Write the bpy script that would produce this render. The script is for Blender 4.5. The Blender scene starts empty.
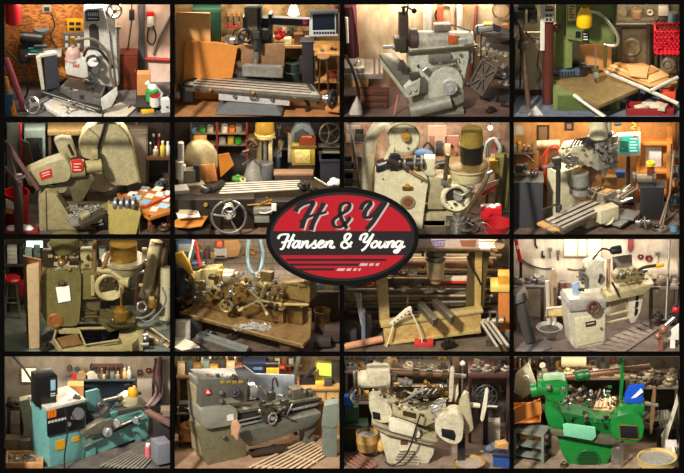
import bpy,bmesh,math,random
from mathutils import Vector as V,Matrix
random.seed(7)
Q = 0.004                      # metres per unit: every bay is laid out in units of 4 mm
PIT=math.radians(25)
S,C=math.sin(PIT),math.cos(PIT)
D0=V((0,C,-S));UP=V((0,S,C))
ZOFF=236.5*4*Q*C
col=bpy.context.scene.collection
THINGS=[];LATER=[]

# ---------------------------------------------------------------- materials
_mc={}
def lin(h):
    v=[int(h[i:i+2],16)/255 for i in (0,2,4)]
    return tuple(c/12.92 if c <=.04045 else ((c+.055)/1.055)**2.4 for c in v)
def m(h,r=.55,me=0.0,d=.35,dc='2a1c10',sc=9,bump=.25):
    """worn surface: base colour h broken up by noise stains of colour dc"""
    k=(h,r,me,d,dc,sc,bump)
    if k in _mc: return _mc[k]
    mat=bpy.data.materials.new('worn_'+h);mat.use_nodes=True
    nt=mat.node_tree;N=nt.nodes;L=nt.links
    b=N['Principled BSDF'];b.inputs['Roughness'].default_value=r;b.inputs['Metallic'].default_value=me
    tc=N.new('ShaderNodeTexCoord');n1=N.new('ShaderNodeTexNoise');n1.inputs['Scale'].default_value=sc
    n1.inputs['Detail'].default_value=7;n1.inputs['Roughness'].default_value=.65
    L.new(tc.outputs['Object'],n1.inputs['Vector'])
    cr=N.new('ShaderNodeValToRGB');cr.color_ramp.elements[0].position=.42;cr.color_ramp.elements[1].position=.72
    cr.color_ramp.elements[0].color=(0,0,0,1);cr.color_ramp.elements[1].color=(d,d,d,1)
    L.new(n1.outputs['Fac'],cr.inputs['Fac'])
    mx=N.new('ShaderNodeMix');mx.data_type='RGBA'
    mx.inputs['A'].default_value=(*lin(h),1);mx.inputs['B'].default_value=(*lin(dc),1)
    n3=N.new('ShaderNodeTexNoise');n3.inputs['Scale'].default_value=sc*2.6;n3.inputs['Detail'].default_value=5;n3.inputs['Roughness'].default_value=.7
    L.new(tc.outputs['Object'],n3.inputs['Vector']);c3=N.new('ShaderNodeValToRGB');c3.color_ramp.elements[0].position=.5;c3.color_ramp.elements[1].position=.74
    g=min(.95,d*1.5);c3.color_ramp.elements[0].color=(0,0,0,1);c3.color_ramp.elements[1].color=(g,g,g,1);L.new(n3.outputs['Fac'],c3.inputs['Fac'])
    mm=N.new('ShaderNodeMath');mm.operation='MAXIMUM';L.new(cr.outputs['Color'],mm.inputs[0]);L.new(c3.outputs['Color'],mm.inputs[1])
    L.new(mm.outputs[0],mx.inputs['Factor']);L.new(mx.outputs['Result'],b.inputs['Base Color'])
    if bump ==0: b.inputs['Specular IOR Level'].default_value=0.05
    if bump:
        bp=N.new('ShaderNodeBump');bp.inputs['Strength'].default_value=bump;bp.inputs['Distance'].default_value=.01
        n2=N.new('ShaderNodeTexNoise');n2.inputs['Scale'].default_value=45;n2.inputs['Detail'].default_value=4
        L.new(tc.outputs['Object'],n2.inputs['Vector']);L.new(n2.outputs['Fac'],bp.inputs['Height']);L.new(bp.outputs['Normal'],b.inputs['Normal'])
    _mc[k]=mat;return mat
def mglow(h,e):
    k=('glow',h,e)
    if k in _mc: return _mc[k]
    mat=bpy.data.materials.new('lit_'+h);mat.use_nodes=True;b=mat.node_tree.nodes['Principled BSDF']
    b.inputs['Base Color'].default_value=(*lin(h),1);b.inputs['Emission Color'].default_value=(*lin(h),1);b.inputs['Emission Strength'].default_value=e
    _mc[k]=mat;return mat
def mwall(kind,a,b_,c='000000',sc=4.0):
    """wall and floor finishes: 'osb' flakes, 'ply' grain and stains, 'conc' blotches, 'block' masonry"""
    k=(kind,a,b_,c,sc)
    if k in _mc: return _mc[k]
    mat=bpy.data.materials.new('finish_'+kind+a);mat.use_nodes=True
    nt=mat.node_tree;N=nt.nodes;L=nt.links;b=N['Principled BSDF'];b.inputs['Roughness'].default_value=.75
    tc=N.new('ShaderNodeTexCoord');mp=N.new('ShaderNodeMapping');L.new(tc.outputs['Object'],mp.inputs['Vector'])
    src=None
    if kind =='osb':
        v=N.new('ShaderNodeTexVoronoi');v.inputs['Scale'].default_value=26;mp.inputs['Scale'].default_value=(1,1,1.6)
        L.new(mp.outputs['Vector'],v.inputs['Vector']);sep=N.new('ShaderNodeSeparateColor');L.new(v.outputs['Color'],sep.inputs['Color']);src=sep.outputs[0]
    elif kind =='block':
        v=N.new('ShaderNodeTexBrick');v.inputs['Scale'].default_value=2.5;mp.inputs['Rotation'].default_value=(math.pi/2,0,0)
        v.inputs['Color1'].default_value=(.8,.8,.8,1);v.inputs['Color2'].default_value=(1,1,1,1);v.inputs['Mortar'].default_value=(.3,.3,.3,1)
        L.new(mp.outputs['Vector'],v.inputs['Vector']);src=v.outputs['Color']
    else:
        v=N.new('ShaderNodeTexNoise');v.inputs['Scale'].default_value=sc;v.inputs['Detail'].default_value=9;v.inputs['Roughness'].default_value=.7
        mp.inputs['Scale'].default_value=(1,1,.35) if kind =='ply' else (1,1,1);L.new(mp.outputs['Vector'],v.inputs['Vector']);src=v.outputs['Fac']
    cr=N.new('ShaderNodeValToRGB');e=cr.color_ramp.elements
    if kind in ('osb','block'): e[0].position=0.1;e[1].position=.9
    else: e[0].position=.36;e[1].position=.62
    e[0].color=(*lin(b_),1);e[1].color=(*lin(a),1);L.new(src,cr.inputs['Fac'])
    n2=N.new('ShaderNodeTexNoise');n2.inputs['Scale'].default_value=1.7;n2.inputs['Detail'].default_value=5;L.new(tc.outputs['Object'],n2.inputs['Vector'])
    c2=N.new('ShaderNodeValToRGB');c2.color_ramp.elements[0].position=.5;c2.color_ramp.elements[1].position=.75
    c2.color_ramp.elements[1].color=(.7,.7,.7,1);L.new(n2.outputs['Fac'],c2.inputs['Fac'])
    mx=N.new('ShaderNodeMix');mx.data_type='RGBA';mx.inputs['B'].default_value=(*lin(c),1) if c !='000000' else (*lin(b_),1)
    L.new(cr.outputs['Color'],mx.inputs['A']);L.new(c2.outputs['Color'],mx.inputs['Factor']);L.new(mx.outputs['Result'],b.inputs['Base Color'])
    _mc[k]=mat;return mat

# ---------------------------------------------------------------- geometry
class Part:
    def __init__(s,t,name,mat,parent=None,label=None,kind=None):
        s.t,s.name,s.mat,s.parent,s.label,s.kind=t,name,mat,parent,label,kind;s.bm=bmesh.new()
    def _(s,p): return p.copy() if isinstance(p,V) else s.t.f(*p)
    def sub(s,name,mat,label=None):
        p=Part(s.t,name,mat,s,label);s.t.parts.append(p);return p
    def _bev(s,vs,b):
        if b <=0: return
        es=list({e for v in vs for e in v.link_edges})
        bmesh.ops.bevel(s.bm,geom=es,offset=b,segments=2,profile=.6,affect='EDGES',clamp_overlap=True)
    def prism(s,pts,ext,b=2):
        bm=s.bm;lo=[bm.verts.new(p) for p in pts];hi=[bm.verts.new(p+ext) for p in pts];n=len(pts)
        bm.faces.new(lo);bm.faces.new(hi[::-1])
        for i in range(n): bm.faces.new((lo[i],lo[(i+1) % n],hi[(i+1) % n],hi[i]))
        s._bev(lo+hi,b);return s
    def front(s, poly, Y0, Y1, b=2, rr=0):      # outline on the plane Y0, as deep as Y1, corners rounded by rr
        if rr:
            q=[];n=len(poly);P=[V((*c,0)) for c in poly]
            for i in range(n):
                a,c,d=P[i-1]-P[i],P[i],P[(i+1) % n]-P[i];k=min(rr,a.length*.45,d.length*.45);u,w=c+a.normalized()*k,c+d.normalized()*k
                q +=[(u*(1-h)**2+c*2*h*(1-h)+w*h*h)[:2] for h in (0,.25,.5,.75,1)]
            poly=q
        return s.prism([s.t.f(x,y,Y0) for x,y in poly],V((0,Y1-Y0,0)),b)
    def fb(s,x0,y0,x1,y1,Y0,Y1,b=2):
        a,c=s.t.f(x0,y0,Y0),s.t.f(x1,y1,Y0)
        return s.bx(a.x,c.x,Y0,Y1,c.z,a.z,b)
    def bx(s,x0,x1,y0,y1,z0,z1,b=2):
        return s.prism([V((x0,y0,z0)),V((x1,y0,z0)),V((x1,y1,z0)),V((x0,y1,z0))],V((0,0,z1-z0)),b)
    def top(s, poly, Z, th, b=2):         # level plate, top face at Z
        return s.prism([s.t.g(x,y,Z) for x,y in poly],V((0,0,-th)),b)
    def tray(s, poly, Z, h, w, th=3):     # level plate with a raised rim of height h, wall w
        ps=[s.t.g(x,y,Z) for x,y in poly];s.prism([p-V((0,0,h)) for p in ps],V((0,0,-th)),0);n=len(ps)
        cen=sum(ps,V())/n
        for i in range(n):
            a,b_=ps[i],ps[(i+1) % n];d=(b_-a).normalized();nn=V((-d.y,d.x,0))
            if nn.dot(cen-a) < 0: nn=-nn
            s.prism([a-d*w*.3,b_+d*w*.3,b_+d*w*.3+nn*w,a-d*w*.3+nn*w],V((0,0,-h-th)),1)
        return s
    def lathe(s,prof,p,ax=(0,0,1),n=28):
        p=s._(p);ax=V(ax).normalized();u=ax.orthogonal().normalized();w=ax.cross(u);bm=s.bm;rings=[]
        for r,h in prof:
            r=max(r,.05)
            rings.append([bm.verts.new(p+ax*h+(u*math.cos(2*math.pi*i/n)+w*math.sin(2*math.pi*i/n))*r) for i in range(n)])
        for a,b in zip(rings,rings[1:]):
            for i in range(n): bm.faces.new((a[i],a[(i+1) % n],b[(i+1) % n],b[i]))
        bm.faces.new(rings[0][::-1]);bm.faces.new(rings[-1]);return s
    def cyl(s,a,b,r,r1=None,n=20,bev=1.5):
        a,b=s._(a),s._(b);ax=b-a;h=ax.length;r1=r if r1 is None else r1;e=min(bev,h*.3,r*.4,max(r1,.2)*.4)
        return s.lathe([(r-e,0),(r,e),(r1,h-e),(r1-e,h)],a,ax,n)
    def disc(s,c,ax,r,th,n=32):
        c=s._(c);ax=V(ax).normalized();return s.cyl(c-ax*th*.5,c+ax*th*.5,r,n=n)
    def tube(s,pts,r,n=8,k=5):
        P=[s._(p) for p in pts]
        if k > 1 and len(P) > 2:
            E=[P[0]*2-P[1]]+P+[P[-1]*2-P[-2]];R=[]
            for i in range(1,len(E)-2):
                for j in range(k):
                    t=j/k;a,b,c,d=E[i-1:i+3]
                    R.append(.5*((2*b)+(c-a)*t+(2*a-5*b+4*c-d)*t*t+(3*b-a-3*c+d)*t**3))
            P=R+[P[-1]]
        bm=s.bm;rings=[];u=None
        for i,p in enumerate(P):
            d=(P[min(i+1,len(P)-1)]-P[max(i-1,0)]).normalized()
            if u is None: u=d.orthogonal()
            u=(u-d*u.dot(d));u=u.normalized() if u.length > 1e-4 else d.orthogonal().normalized();w=d.cross(u)
            rings.append([bm.verts.new(p+(u*math.cos(2*math.pi*q/n)+w*math.sin(2*math.pi*q/n))*r) for q in range(n)])
        for a,b in zip(rings,rings[1:]):
            for q in range(n): bm.faces.new((a[q],a[(q+1) % n],b[(q+1) % n],b[q]))
        bm.faces.new(rings[0][::-1]);bm.faces.new(rings[-1]);return s
    def ring(s,c,ax,R,r,n=36,mm=8,sq=1.0):
        c=s._(c);ax=V(ax).normalized();u=ax.orthogonal().normalized();w=ax.cross(u);bm=s.bm;rings=[]
        for i in range(n):
            a=2*math.pi*i/n;d=u*math.cos(a)+w*math.sin(a)
            rings.append([bm.verts.new(c+d*(R+r*math.cos(2*math.pi*j/mm))+ax*r*sq*math.sin(2*math.pi*j/mm)) for j in range(mm)])
        for i in range(n):
            a,b=rings[i],rings[(i+1) % n]
            for j in range(mm): bm.faces.new((a[j],b[j],b[(j+1) % mm],a[(j+1) % mm]))
        return s
    def ball(s,c,r,sc=(1,1,1),n=14):
        c=s._(c);M=Matrix.Translation(c) @ Matrix.Diagonal((r*sc[0],r*sc[1],r*sc[2],1))
        bmesh.ops.create_uvsphere(s.bm,u_segments=n,v_segments=max(6,n//2+1),radius=1,matrix=M);return s
    def wheel(s,c,ax,R,r=4,sp=3,hub=8,a0=.4):
        c=s._(c);ax=V(ax).normalized();u=ax.orthogonal().normalized();w=ax.cross(u);s.ring(c,ax,R,r)
        for i in range(sp):
            a=a0+2*math.pi*i/sp;s.cyl(c,c+(u*math.cos(a)+w*math.sin(a))*R,r*.8,n=8)
        s.disc(c,ax,hub,r*3);return s
    def build(s):
        bm=s.bm;bmesh.ops.remove_doubles(bm,verts=bm.verts,dist=.002)
        bmesh.ops.recalc_face_normals(bm,faces=bm.faces)
        for v in bm.verts: v.co *=Q
        me=bpy.data.meshes.new(s.name);bm.to_mesh(me);bm.free()
        me.polygons.foreach_set('use_smooth',[True]*len(me.polygons));me.set_sharp_from_angle(angle=math.radians(38))
        me.materials.append(s.mat);o=bpy.data.objects.new(s.name,me);col.objects.link(o);return o

def mech(t,x0,y0,x1,y1,Y0,Y1,n,mats,s=9,names=('linkage_rod','tool_holder','collar','lever','clamp_block'),seed=1):
    """small fittings crowded on a machine, each a part of its own"""
    g=random.Random(seed)
    for i in range(n):
        x,y,Y=g.uniform(x0,x1),g.uniform(y0,y1),g.uniform(Y0,Y1);k=i % 5;p=t.part(names[k],mats[g.randrange(len(mats))]);r=s*g.uniform(.45,1);c=t.f(x,y,Y)
        if k ==0: p.cyl(c,c+V((g.uniform(-4,4),g.uniform(-2,2),g.uniform(-2,3)))*s,r*.4,n=8)
        elif k ==1: p.bx(c.x-r,c.x+r*1.4,c.y-r,c.y+r,c.z-r*.7,c.z+r*.7,1.5)
        elif k ==2: p.cyl(c,c+V((g.choice((1,-1))*r*1.3,-r*.6,0)),r,n=14)
        elif k ==3: d=V((g.uniform(-2,2),-1,g.uniform(.6,2)))*s;p.tube([c,c+d*.5,c+d+V((s*.5,0,0))],r*.3,6,3);p.ball(c+d+V((s*.5,0,0)),r*.45,n=8)
        else: p.bx(c.x-r*.8,c.x+r*.8,c.y-r,c.y+r,c.z-r,c.z+r*.4,2);p.cyl(c,c+V((0,0,r*1.3)),r*.45,n=10)

class Bay:
    def __init__(s,c,r,D):
        s.x0=(2,172,341,510.3)[c];yb=(116.6,234.3,351.6,468.6)[r];s.D=D
        u=(236.5-yb)*4*Q
        s.w0=V(((s.x0-342)*4*Q,u*S,u*C+ZOFF))
    def world(s,x,y,z): return s.w0+V((x,y,z))*Q

class T:
    """one thing: origin given by a point of the photograph and its distance behind the bay's front edge"""
    def __init__(s,bay,name,label,cat,at,yaw=0,group=None,kind=None):
        s.b,s.name,s.label,s.cat,s.group,s.kind=bay,name,label,cat,group,kind
        s.c,s.s=math.cos(math.radians(yaw)),math.sin(math.radians(yaw));s.yaw=yaw
        if len(at) ==2: x,zy=at;y=(458-zy)/S;z=0
        else: x,zy,y=at;z=0 if zy is None else ((458-zy)-S*y)/C
        s.ox,s.oy,s.oz=x,y,z;s.parts=[];s.rot=None;THINGS.append(s)
    def f(s,zx,zy,Y=0):
        X=(zx-s.ox+Y*s.s)/s.c;yb=s.oy+X*s.s+Y*s.c
        return V((X,Y,(-s.oz if zy is None else max(0,((458-zy)-S*yb)/C)-s.oz)))
    def g(s,zx,zy,Z=0):
        yb=((458-zy)-C*(Z+s.oz))/S;dx,dy=zx-s.ox,yb-s.oy
        return V((dx*s.c+dy*s.s,-dx*s.s+dy*s.c,Z))
    def part(s,name,mat,label=None,kind=None):
        p=Part(s,name,mat,None,label,kind);s.parts.append(p);return p
    def one(s,mat):
        p=Part(s,s.name,mat);p.root=True;s.parts.append(p);return p
    def build(s):
        loc=s.b.world(s.ox,s.oy,s.oz+.35)
        made={};root=None
        for p in s.parts:
            if getattr(p,'root',False): root=p.build();made[p]=root
        if root is None: root=bpy.data.objects.new(s.name,None);col.objects.link(root);root.empty_display_size=.1
        for p in s.parts:
            if p in made: continue
            o=p.build();made[p]=o
            if p.label: o['label']=p.label
            if p.kind: o['kind']=p.kind
        for p,o in made.items():
            if o is root: continue
            o.parent=made[p.parent] if p.parent else root
        root.location=loc;root.rotation_euler=s.rot or (0,0,math.radians(s.yaw))
        if s.kind: root['kind']=s.kind
        if s.label: root['label']=s.label
        if s.cat: root['category']=s.cat
        if s.group: root['group']=s.group
        s.obj=root
def dup(o,loc,rz=None,label=None,parent=None):
    c=o.copy();col.objects.link(c)
    if parent is not None: c.parent=parent
    else:
        c.location=loc
        if rz is not None: c.rotation_euler[2]=rz
        if label: c['label']=label
    for ch in list(o.children): dup(ch,None,None,None,c)
    return c

# small everyday things, base at (zx, zy) at distance y
def bottle(b,zx,zy,y,h,r,hexc,label,cap='e8e2d2',name='bottle',group=None,rough=.35):
    t=T(b,name,label,'bottle',(zx,zy,y),0,group)
    t.part('body',m(hexc,rough,d=.15)).lathe([(r*.9,0),(r,2),(r,h*.62),(r*.42,h*.8),(r*.4,h*.86)],V((0,0,0)),n=18)
    t.part('cap',m(cap,.4,d=.1)).cyl(V((0,0,h*.85)),V((0,0,h)),r*.5,n=14);return t
def can(b,zx,zy,y,h,r,hexc,label,name='can',cat='can',group=None,lid='8a8880'):
    t=T(b,name,label,cat,(zx,zy,y),0,group)
    t.part('body',m(hexc,.4,d=.2)).cyl(V((0,0,0)),V((0,0,h)),r,n=22)
    t.part('lid',m(lid,.35,.6)).lathe([(r*1.04,h-1),(r*1.04,h+2),(r*.85,h+2.2),(r*.85,h+.8)],V((0,0,0)),n=22);return t
def crate(b,zx,zy,y,w,dp,h,hexc,label,name='box',cat='box',yaw=0,group=None,bev=1.5,r=.7,d=.25):
    t=T(b,name,label,cat,(zx,zy,y),yaw,group);p=t.one(m(hexc,r,d=d));p.bx(-w/2,w/2,0,dp,0,h,bev);return t
def openbox(b,zx,zy,y,w,dp,h,hexc,label,name='bin',cat='bin',yaw=0,wall=3,r=.6,group=None):
    t=T(b,name,label,cat,(zx,zy,y),yaw,group);p=t.one(m(hexc,r,d=.25))
    p.bx(-w/2,w/2,0,dp,0,wall,.5);p.bx(-w/2,w/2,0,wall,0,h,1);p.bx(-w/2,w/2,dp-wall,dp,0,h,1)
    p.bx(-w/2,-w/2+wall,0,dp,0,h,1);p.bx(w/2-wall,w/2,0,dp,0,h,1);return t
def pole(b,name,label,cat,a,c,r,mat,group=None,k=5,n=10):
    """a straight or bent rod between photograph points (zx, zy, y)"""
    pts=[a]+list(c);t=T(b,name,label,cat,a,0,group);p=t.one(mat)
    p.tube([(q[0],q[1],q[2]-a[2]) for q in pts],r,n,k);return t
def bench(b,name,label,x0,x1,zy,y0,y1,th,topmat,legmat,cat='bench',zfloor=None,shelf=None):
    """bench whose front top edge shows at zy, top from depth y0 to y1, four legs to the floor"""
    t=T(b,name,label,cat,((x0+x1)/2,None,y0));Z=t.f(x0,zy,0).z;hw=(x1-x0)/2
    t.part('top',topmat).bx(-hw,hw,0,y1-y0,Z-th,Z,1.5)
    for sx in (-1,1):
        for yy in (3,y1-y0-13):
            xa=sx*(hw-8);t.part('leg',legmat).bx(xa-6,xa+6,yy,yy+10,0,Z-th,1)
    if shelf: t.part('shelf',topmat).bx(-hw+4,hw-4,2,y1-y0-2,shelf-4,shelf,1)
    t.Z=Z;return t
def rough_part(b,zx,zy,y,kind,s,hexc,label,group=None,name=None,me=.5,yaw=None):
    """loose machine part, one of six shapes, base at (zx, zy, y), size s"""
    kind=kind % 6;nm=name or ('flange','gear','casting','bracket','collar','bearing')[kind]
    t=T(b,nm,label,'part',(zx,zy,y),random.uniform(-50,50) if yaw is None else yaw,group);p=t.one(m(hexc,.38,me,d=.5));O=V((0,0,0))
    if kind ==0: p.lathe([(s,0),(s,s*.3),(s*.55,s*.35),(s*.5,s*1.1),(s*.3,s*1.1)],O,n=16)
    elif kind ==1:
        p.cyl(O,V((0,0,s*.5)),s*.85,n=16)
        for i in range(12): a=i*math.pi/6;q=V((math.cos(a),math.sin(a),0))*s*.9;p.bx(q.x-s*.12,q.x+s*.12,q.y-s*.12,q.y+s*.12,0,s*.5,.3)
        p.cyl(V((0,0,s*.4)),V((0,0,s*.9)),s*.35,n=12)
    elif kind ==2: p.bx(-s,s,-s*.6,s*.6,0,s*.7,s*.15);p.cyl(V((-s*.3,0,s*.5)),V((-s*.3,0,s*1.3)),s*.4,n=12);p.bx(s*.2,s*.8,-s*.5,s*.5,s*.5,s,s*.1)
    elif kind ==3: p.bx(-s,s,-s*.5,s*.5,0,s*.3,1);p.bx(-s,-s*.6,-s*.5,s*.5,0,s*1.3,1);p.cyl(V((s*.4,0,0)),V((s*.4,0,s*.6)),s*.3,n=12)
    elif kind ==4: p.ring(V((0,0,s*.35)),(0,0,1),s*.75,s*.32,n=20);p.ring(V((s*.3,0,s*.9)),(.4,0,1),s*.5,s*.25,n=16)
    else: p.cyl(V((-s,0,s*.5)),V((s*.2,0,s*.5)),s*.5,n=14);p.cyl(V((s*.2,0,s*.5)),V((s,0,s*.5)),s*.28,n=12);p.bx(-s*.8,0,-s*.4,s*.4,0,s*.3,.5)
    return t
def paper(b,zx,zy,y,w,dp,label,hexc='e9e5da',yaw=0,th=.8,group=None,name='paper_sheet',cat='paper'):
    t=T(b,name,label,cat,(zx,zy,y),yaw,group);t.one(m(hexc,.8,d=.08,bump=0)).bx(-w/2,w/2,0,dp,0,th,0);return t

# ---------------------------------------------------------------- the setting: a stepped stand of sixteen bays
def struct(name,mat,loc=V((0,0,0))):
    class F: pass
    t=F();t.f=None;p=Part(t,name,mat);p.loc=loc;return p
def sdone(p):
    o=p.build();o.location=p.loc;o['kind']='structure';return o
BAYS={}
def setting(c,r,D,wall,floor,wall2=None,xs=None,lamp=1.0,tint=(1,.86,.68)):
    b=Bay(c,r,D);BAYS[(c,r)]=b;x1=684
    p=struct('floor',floor,b.w0);p.bx(4,x1-4,-30,D,-8,0,0);sdone(p)
    p=struct('wall_back',wall,b.w0);p.bx(4,x1-4 if xs is None else xs,D,D+8,-12,412,0);sdone(p)
    if wall2: p=struct('wall_back',wall2,b.w0);p.bx(xs,x1-4,D,D+8,-12,412,0);sdone(p)
    p=struct('ceiling',m('a89c86',.9,d=.3),b.w0);p.bx(4,x1-4,215,640,412,415,0);sdone(p)
    # unseen area light added under each ceiling to brighten the bay, no fixture
    L=bpy.data.lights.new('bay_fill_light','AREA');L.shape='RECTANGLE';L.size=560*Q;L.size_y=60*Q;L.energy=BAY_FILL*lamp;L.color=tint
    o=bpy.data.objects.new('bay_fill_light',L);col.objects.link(o);o.location=b.world(342,250 if D > 260 else 225,404);o.rotation_euler=(math.radians(-8),0,0)
    return b
BAY_FILL=28
blackm=m('020202',.9,0,0,bump=0)
for r in range(4):
    bb=Bay(0,r,0)
    for i,px in enumerate((2.2,172,341.6,510.8,681.8)):
        w0=V(((px-342)*4*Q,bb.w0.y,bb.w0.z));p=struct('wall_partition',m('6b6152',.9,d=.4),w0);p.bx(-4,4,0,640,-12,412,0);sdone(p)
# black lattice standing in front of the bays, square to the line of sight
CAMD=160.0;FWD=.85;KS=1-FWD/CAMD
def lat(px,py,lift=0):
    v=V((1,0,0))*((px-342)*4*Q*KS)+UP*((236.5-py)*4*Q*KS)-D0*(FWD+lift);v.z +=ZOFF;return v/Q
lattice=struct('trim_lattice',blackm)
for a,b_ in ((-30,4.6),(169.9,174.8),(339.6,344.1),(509.4,513.9),(679.4,714)):
    lattice.prism([lat(a,-30),lat(b_,-30),lat(b_,503),lat(a,503)],D0*8,0)
for a,b_ in ((-30,4.5),(116.6,122.4),(234.2,239),(351.4,356.3),(468.4,503)):
    lattice.prism([lat(-30,a,.004),lat(714,a,.004),lat(714,b_,.004),lat(-30,b_,.004)],D0*6,0)
sdone(lattice)

STEEL=m('a9a59a',.3,.75,.45);DSTEEL=m('5d5a55',.35,.6,.5);BLACK=m('17171a',.45,0,.2);RUBBER=m('1c1c1e',.6,0,.1)
CREAM=m('c2bcaa',.45,0,.4,'5a4a33');WHITEP=m('cdcbc3',.42,0,.4,'4a4234');WOODO=m('c98b4c',.6,0,.5,'6b3d18');OILY=m('3a3630',.3,.5,.5)
BRASS=m('b58a3c',.3,.7,.5);PAPER=m('ece8dc',.8,0,.1,bump=0);RED=m('b5181c',.4,0,.25);CHROME=m('d8d8d6',.18,.9,.15);WOODL=m('c9a070',.65,0,.4,'7a5226')
YEL=m('e0a418',.45,0,.25,'7a4a10');GUN=m('3b3d42',.4,.4,.35);KRAFT=m('c98d52',.8,0,.3,'8a5526',sc=4)
BRZ0=m('8f7038',.3,.5,.5);X=(1,0,0);Yx=(0,1,0);Zx=(0,0,1)

# ================================================= bay 1: surface grinder
b=setting(0,0,340,mwall('osb','c8823c','7a4418'),mwall('conc','6b6460','3d3835'),mwall('ply','e2c9b8','c9a48c'),322)
t=T(b,'surface_grinder','cream surface grinder with tall column, grey magnetic chuck and black splash tray','grinder',(320,None,120))
p=t.part('column',WHITEP);p.front([(326,40),(334,27),(404,22),(414,60),(428,140),(448,330),(400,352),(326,345)],80,170,5)
p.front([(412,30),(452,60),(462,330),(440,345)],100,165,4)
s=p.sub('column_slot',m('3a3634',.5,d=.3));s.front([(346,100),(356,88),(372,88),(384,102),(388,190),(350,190)],76,84,3)
s=p.sub('name_plate',m('2b2f36',.4,d=.1));s.fb(335,34,388,76,75,82,1)
s2=p.sub('plate_lettering',m('c8ccd0',.4,d=0));[s2.fb(342+k*9,42,348+k*9,56,73,76,0) for k in range(5)];s2.fb(342,64,382,68,73,76,0)
p=t.part('handwheel',CHROME);p.wheel((448,36,70),(.3,-1,.1),30,5,3,9)
p=t.part('feed_rod',STEEL);p.cyl((462,100,110),(462,320,110),5);p.fb(445,98,475,108,105,118)
p=t.part('grinding_head',WHITEP);p.front([(250,262),(262,240),(310,228),(340,245),(345,300),(320,305),(255,290)],0,80,8);p.cyl((350,250,60),(350,250,90),36)
s=p.sub('lettering',RED);[s.fb(282+i*10,250,289+i*10,253,-3,0,0) for i in range(3)];s.fb(284,257,308,260,-3,0,0)
p.cyl((362,232,20),(362,232,80),27);s=p.sub('motor_flange',GUN);s.ring((362,235,20),Yx,24,5);s.cyl((372,272,0),(372,272,60),16);mech(t,345,225,400,320,-6,30,7,[GUN,WHITEP,STEEL],9,seed=8)
p=t.part('dust_cap',m('b99a90',.5,d=.4,dc='6b4a3a'));p.lathe([(33,0),(34,8),(30,14),(30,34),(22,50),(12,56)],(283,232,30));p.cyl((283,178,30),(283,150,30),9)
s=p.sub('knob',BRASS);s.cyl((283,165,30),(283,140,30),12,10)
p=t.part('coolant_hose',m('6f6252',.5,d=.3));p.tube([(292,152,20),(350,146,0),(395,170,0),(430,225,0),(432,290,0),(450,345,-10)],6)
p=t.part('coolant_hose',RUBBER);p.tube([(326,215,20),(345,185,10),(385,190,5),(420,230,5),(440,262,10)],6)
p=t.part('splash_tray',m('2a2b2e',.5,d=.4));ZT=46
p.tray([(155,352),(246,300),(448,338),(462,366),(392,426)],ZT,18,7)
s=p.sub('tray_apron',WHITEP);s.prism([t.g(150,356,ZT-4),t.g(392,432,ZT-4),t.g(392,432,ZT-26),t.g(150,356,ZT-26)],V((8,12,0)),2)
p=t.part('splash_board',m('2c303a',.6,d=.3));p.front([(165,216),(218,205),(228,338),(172,352)],40,52,3)
s=p.sub('board_edge',CREAM);s.front([(134,222),(152,216),(168,348),(154,352)],34,56,2);s.front([(150,212),(216,200),(220,210),(152,222)],36,52,2)
p=t.part('magnetic_chuck',m('6e6a66',.45,.3,.5));p.top([(228,336),(264,296),(412,330),(394,392),(296,372)],ZT+10,26,3)
s=p.sub('chuck_face',DSTEEL);s.top([(244,330),(268,302),(402,332),(390,362)],ZT+15,5,2)
p=t.part('splash_guard',WHITEP);p.front([(396,388),(462,340),(464,372),(440,418),(398,436)],-125,-117,3)
p=t.part('saddle',WHITEP);p.top([(150,400),(215,360),(400,420),(402,455),(250,462)],18,18,5)
s=p.sub('stop_rail',STEEL);s.tube([(205,385,-95),(300,412,-112),(385,440,-128)],4);s.cyl((285,415,-120),(285,423,-120),10)
p=t.part('base',CREAM);p.bx(-120,110,-100,150,0,20,6);mech(t,230,395,390,440,-150,-130,9,[STEEL,CHROME,DSTEEL],8,seed=5);mech(t,270,330,390,375,-130,-90,9,[DSTEEL,OILY,STEEL],8,seed=6);p.top([(395,430),(470,398),(536,420),(500,455),(410,462)],10,10,4)
p=t.part('table_handwheel',CHROME);p.wheel(V((-200,-90,36)),(-.5,-1,.35),32,5,3,11);p.cyl(V((-200,-90,36)),V((-140,0,30)),7)
# clutter
t=T(b,'fire_extinguisher','red fire extinguisher hanging high on the plywood wall beside the surface grinder','fire extinguisher',(42,86,250))
t.part('cylinder',m('d01828',.35,d=.15)).lathe([(20,0),(31,8),(32,20),(32,88),(20,104),(10,110)],V((0,0,0)));t.part('valve',BLACK).cyl(V((0,0,108)),V((0,0,124)),9);t.part('mount_bracket',GUN).bx(-8,8,28,90,60,66)
t=T(b,'junction_box','small grey electrical box screwed high on the orange plywood wall','electrical box',(174,38,332));t.part('box',m('9a968c',.5)).bx(-18,18,0,8,0,30);t.part('cover',GUN).bx(-11,11,-2,0,6,24,1)
pole(b,'electric_cable','dark cord dropping from the small electrical box on the plywood wall','cord',(192,40,334),[(205,90,334),(188,130,334),(212,180,334)],2.5,RUBBER)
t=T(b,'bracket_shelf','small wall shelf holding a sander, papers and teal tool beside the grinder','shelf',(160,205,280));p=t.part('board',m('8d8a80',.6));p.bx(-72,72,-20,58,-6,0,1);[t.part('bracket',GUN).bx(x,x+8,0,58,-40,-6) for x in (-60,52)]
ys=270
t=T(b,'bench_motor','black electric motor lying on the wall shelf beside the grinder','motor',(118,172,300));t.part('housing',m('1d2024',.4)).cyl(V((-44,0,38)),V((38,0,30)),25);t.part('foot',GUN).bx(-35,25,-14,14,0,16);t.part('end_bell',GUN).cyl(V((-52,0,40)),V((-40,0,38)),20)
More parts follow.
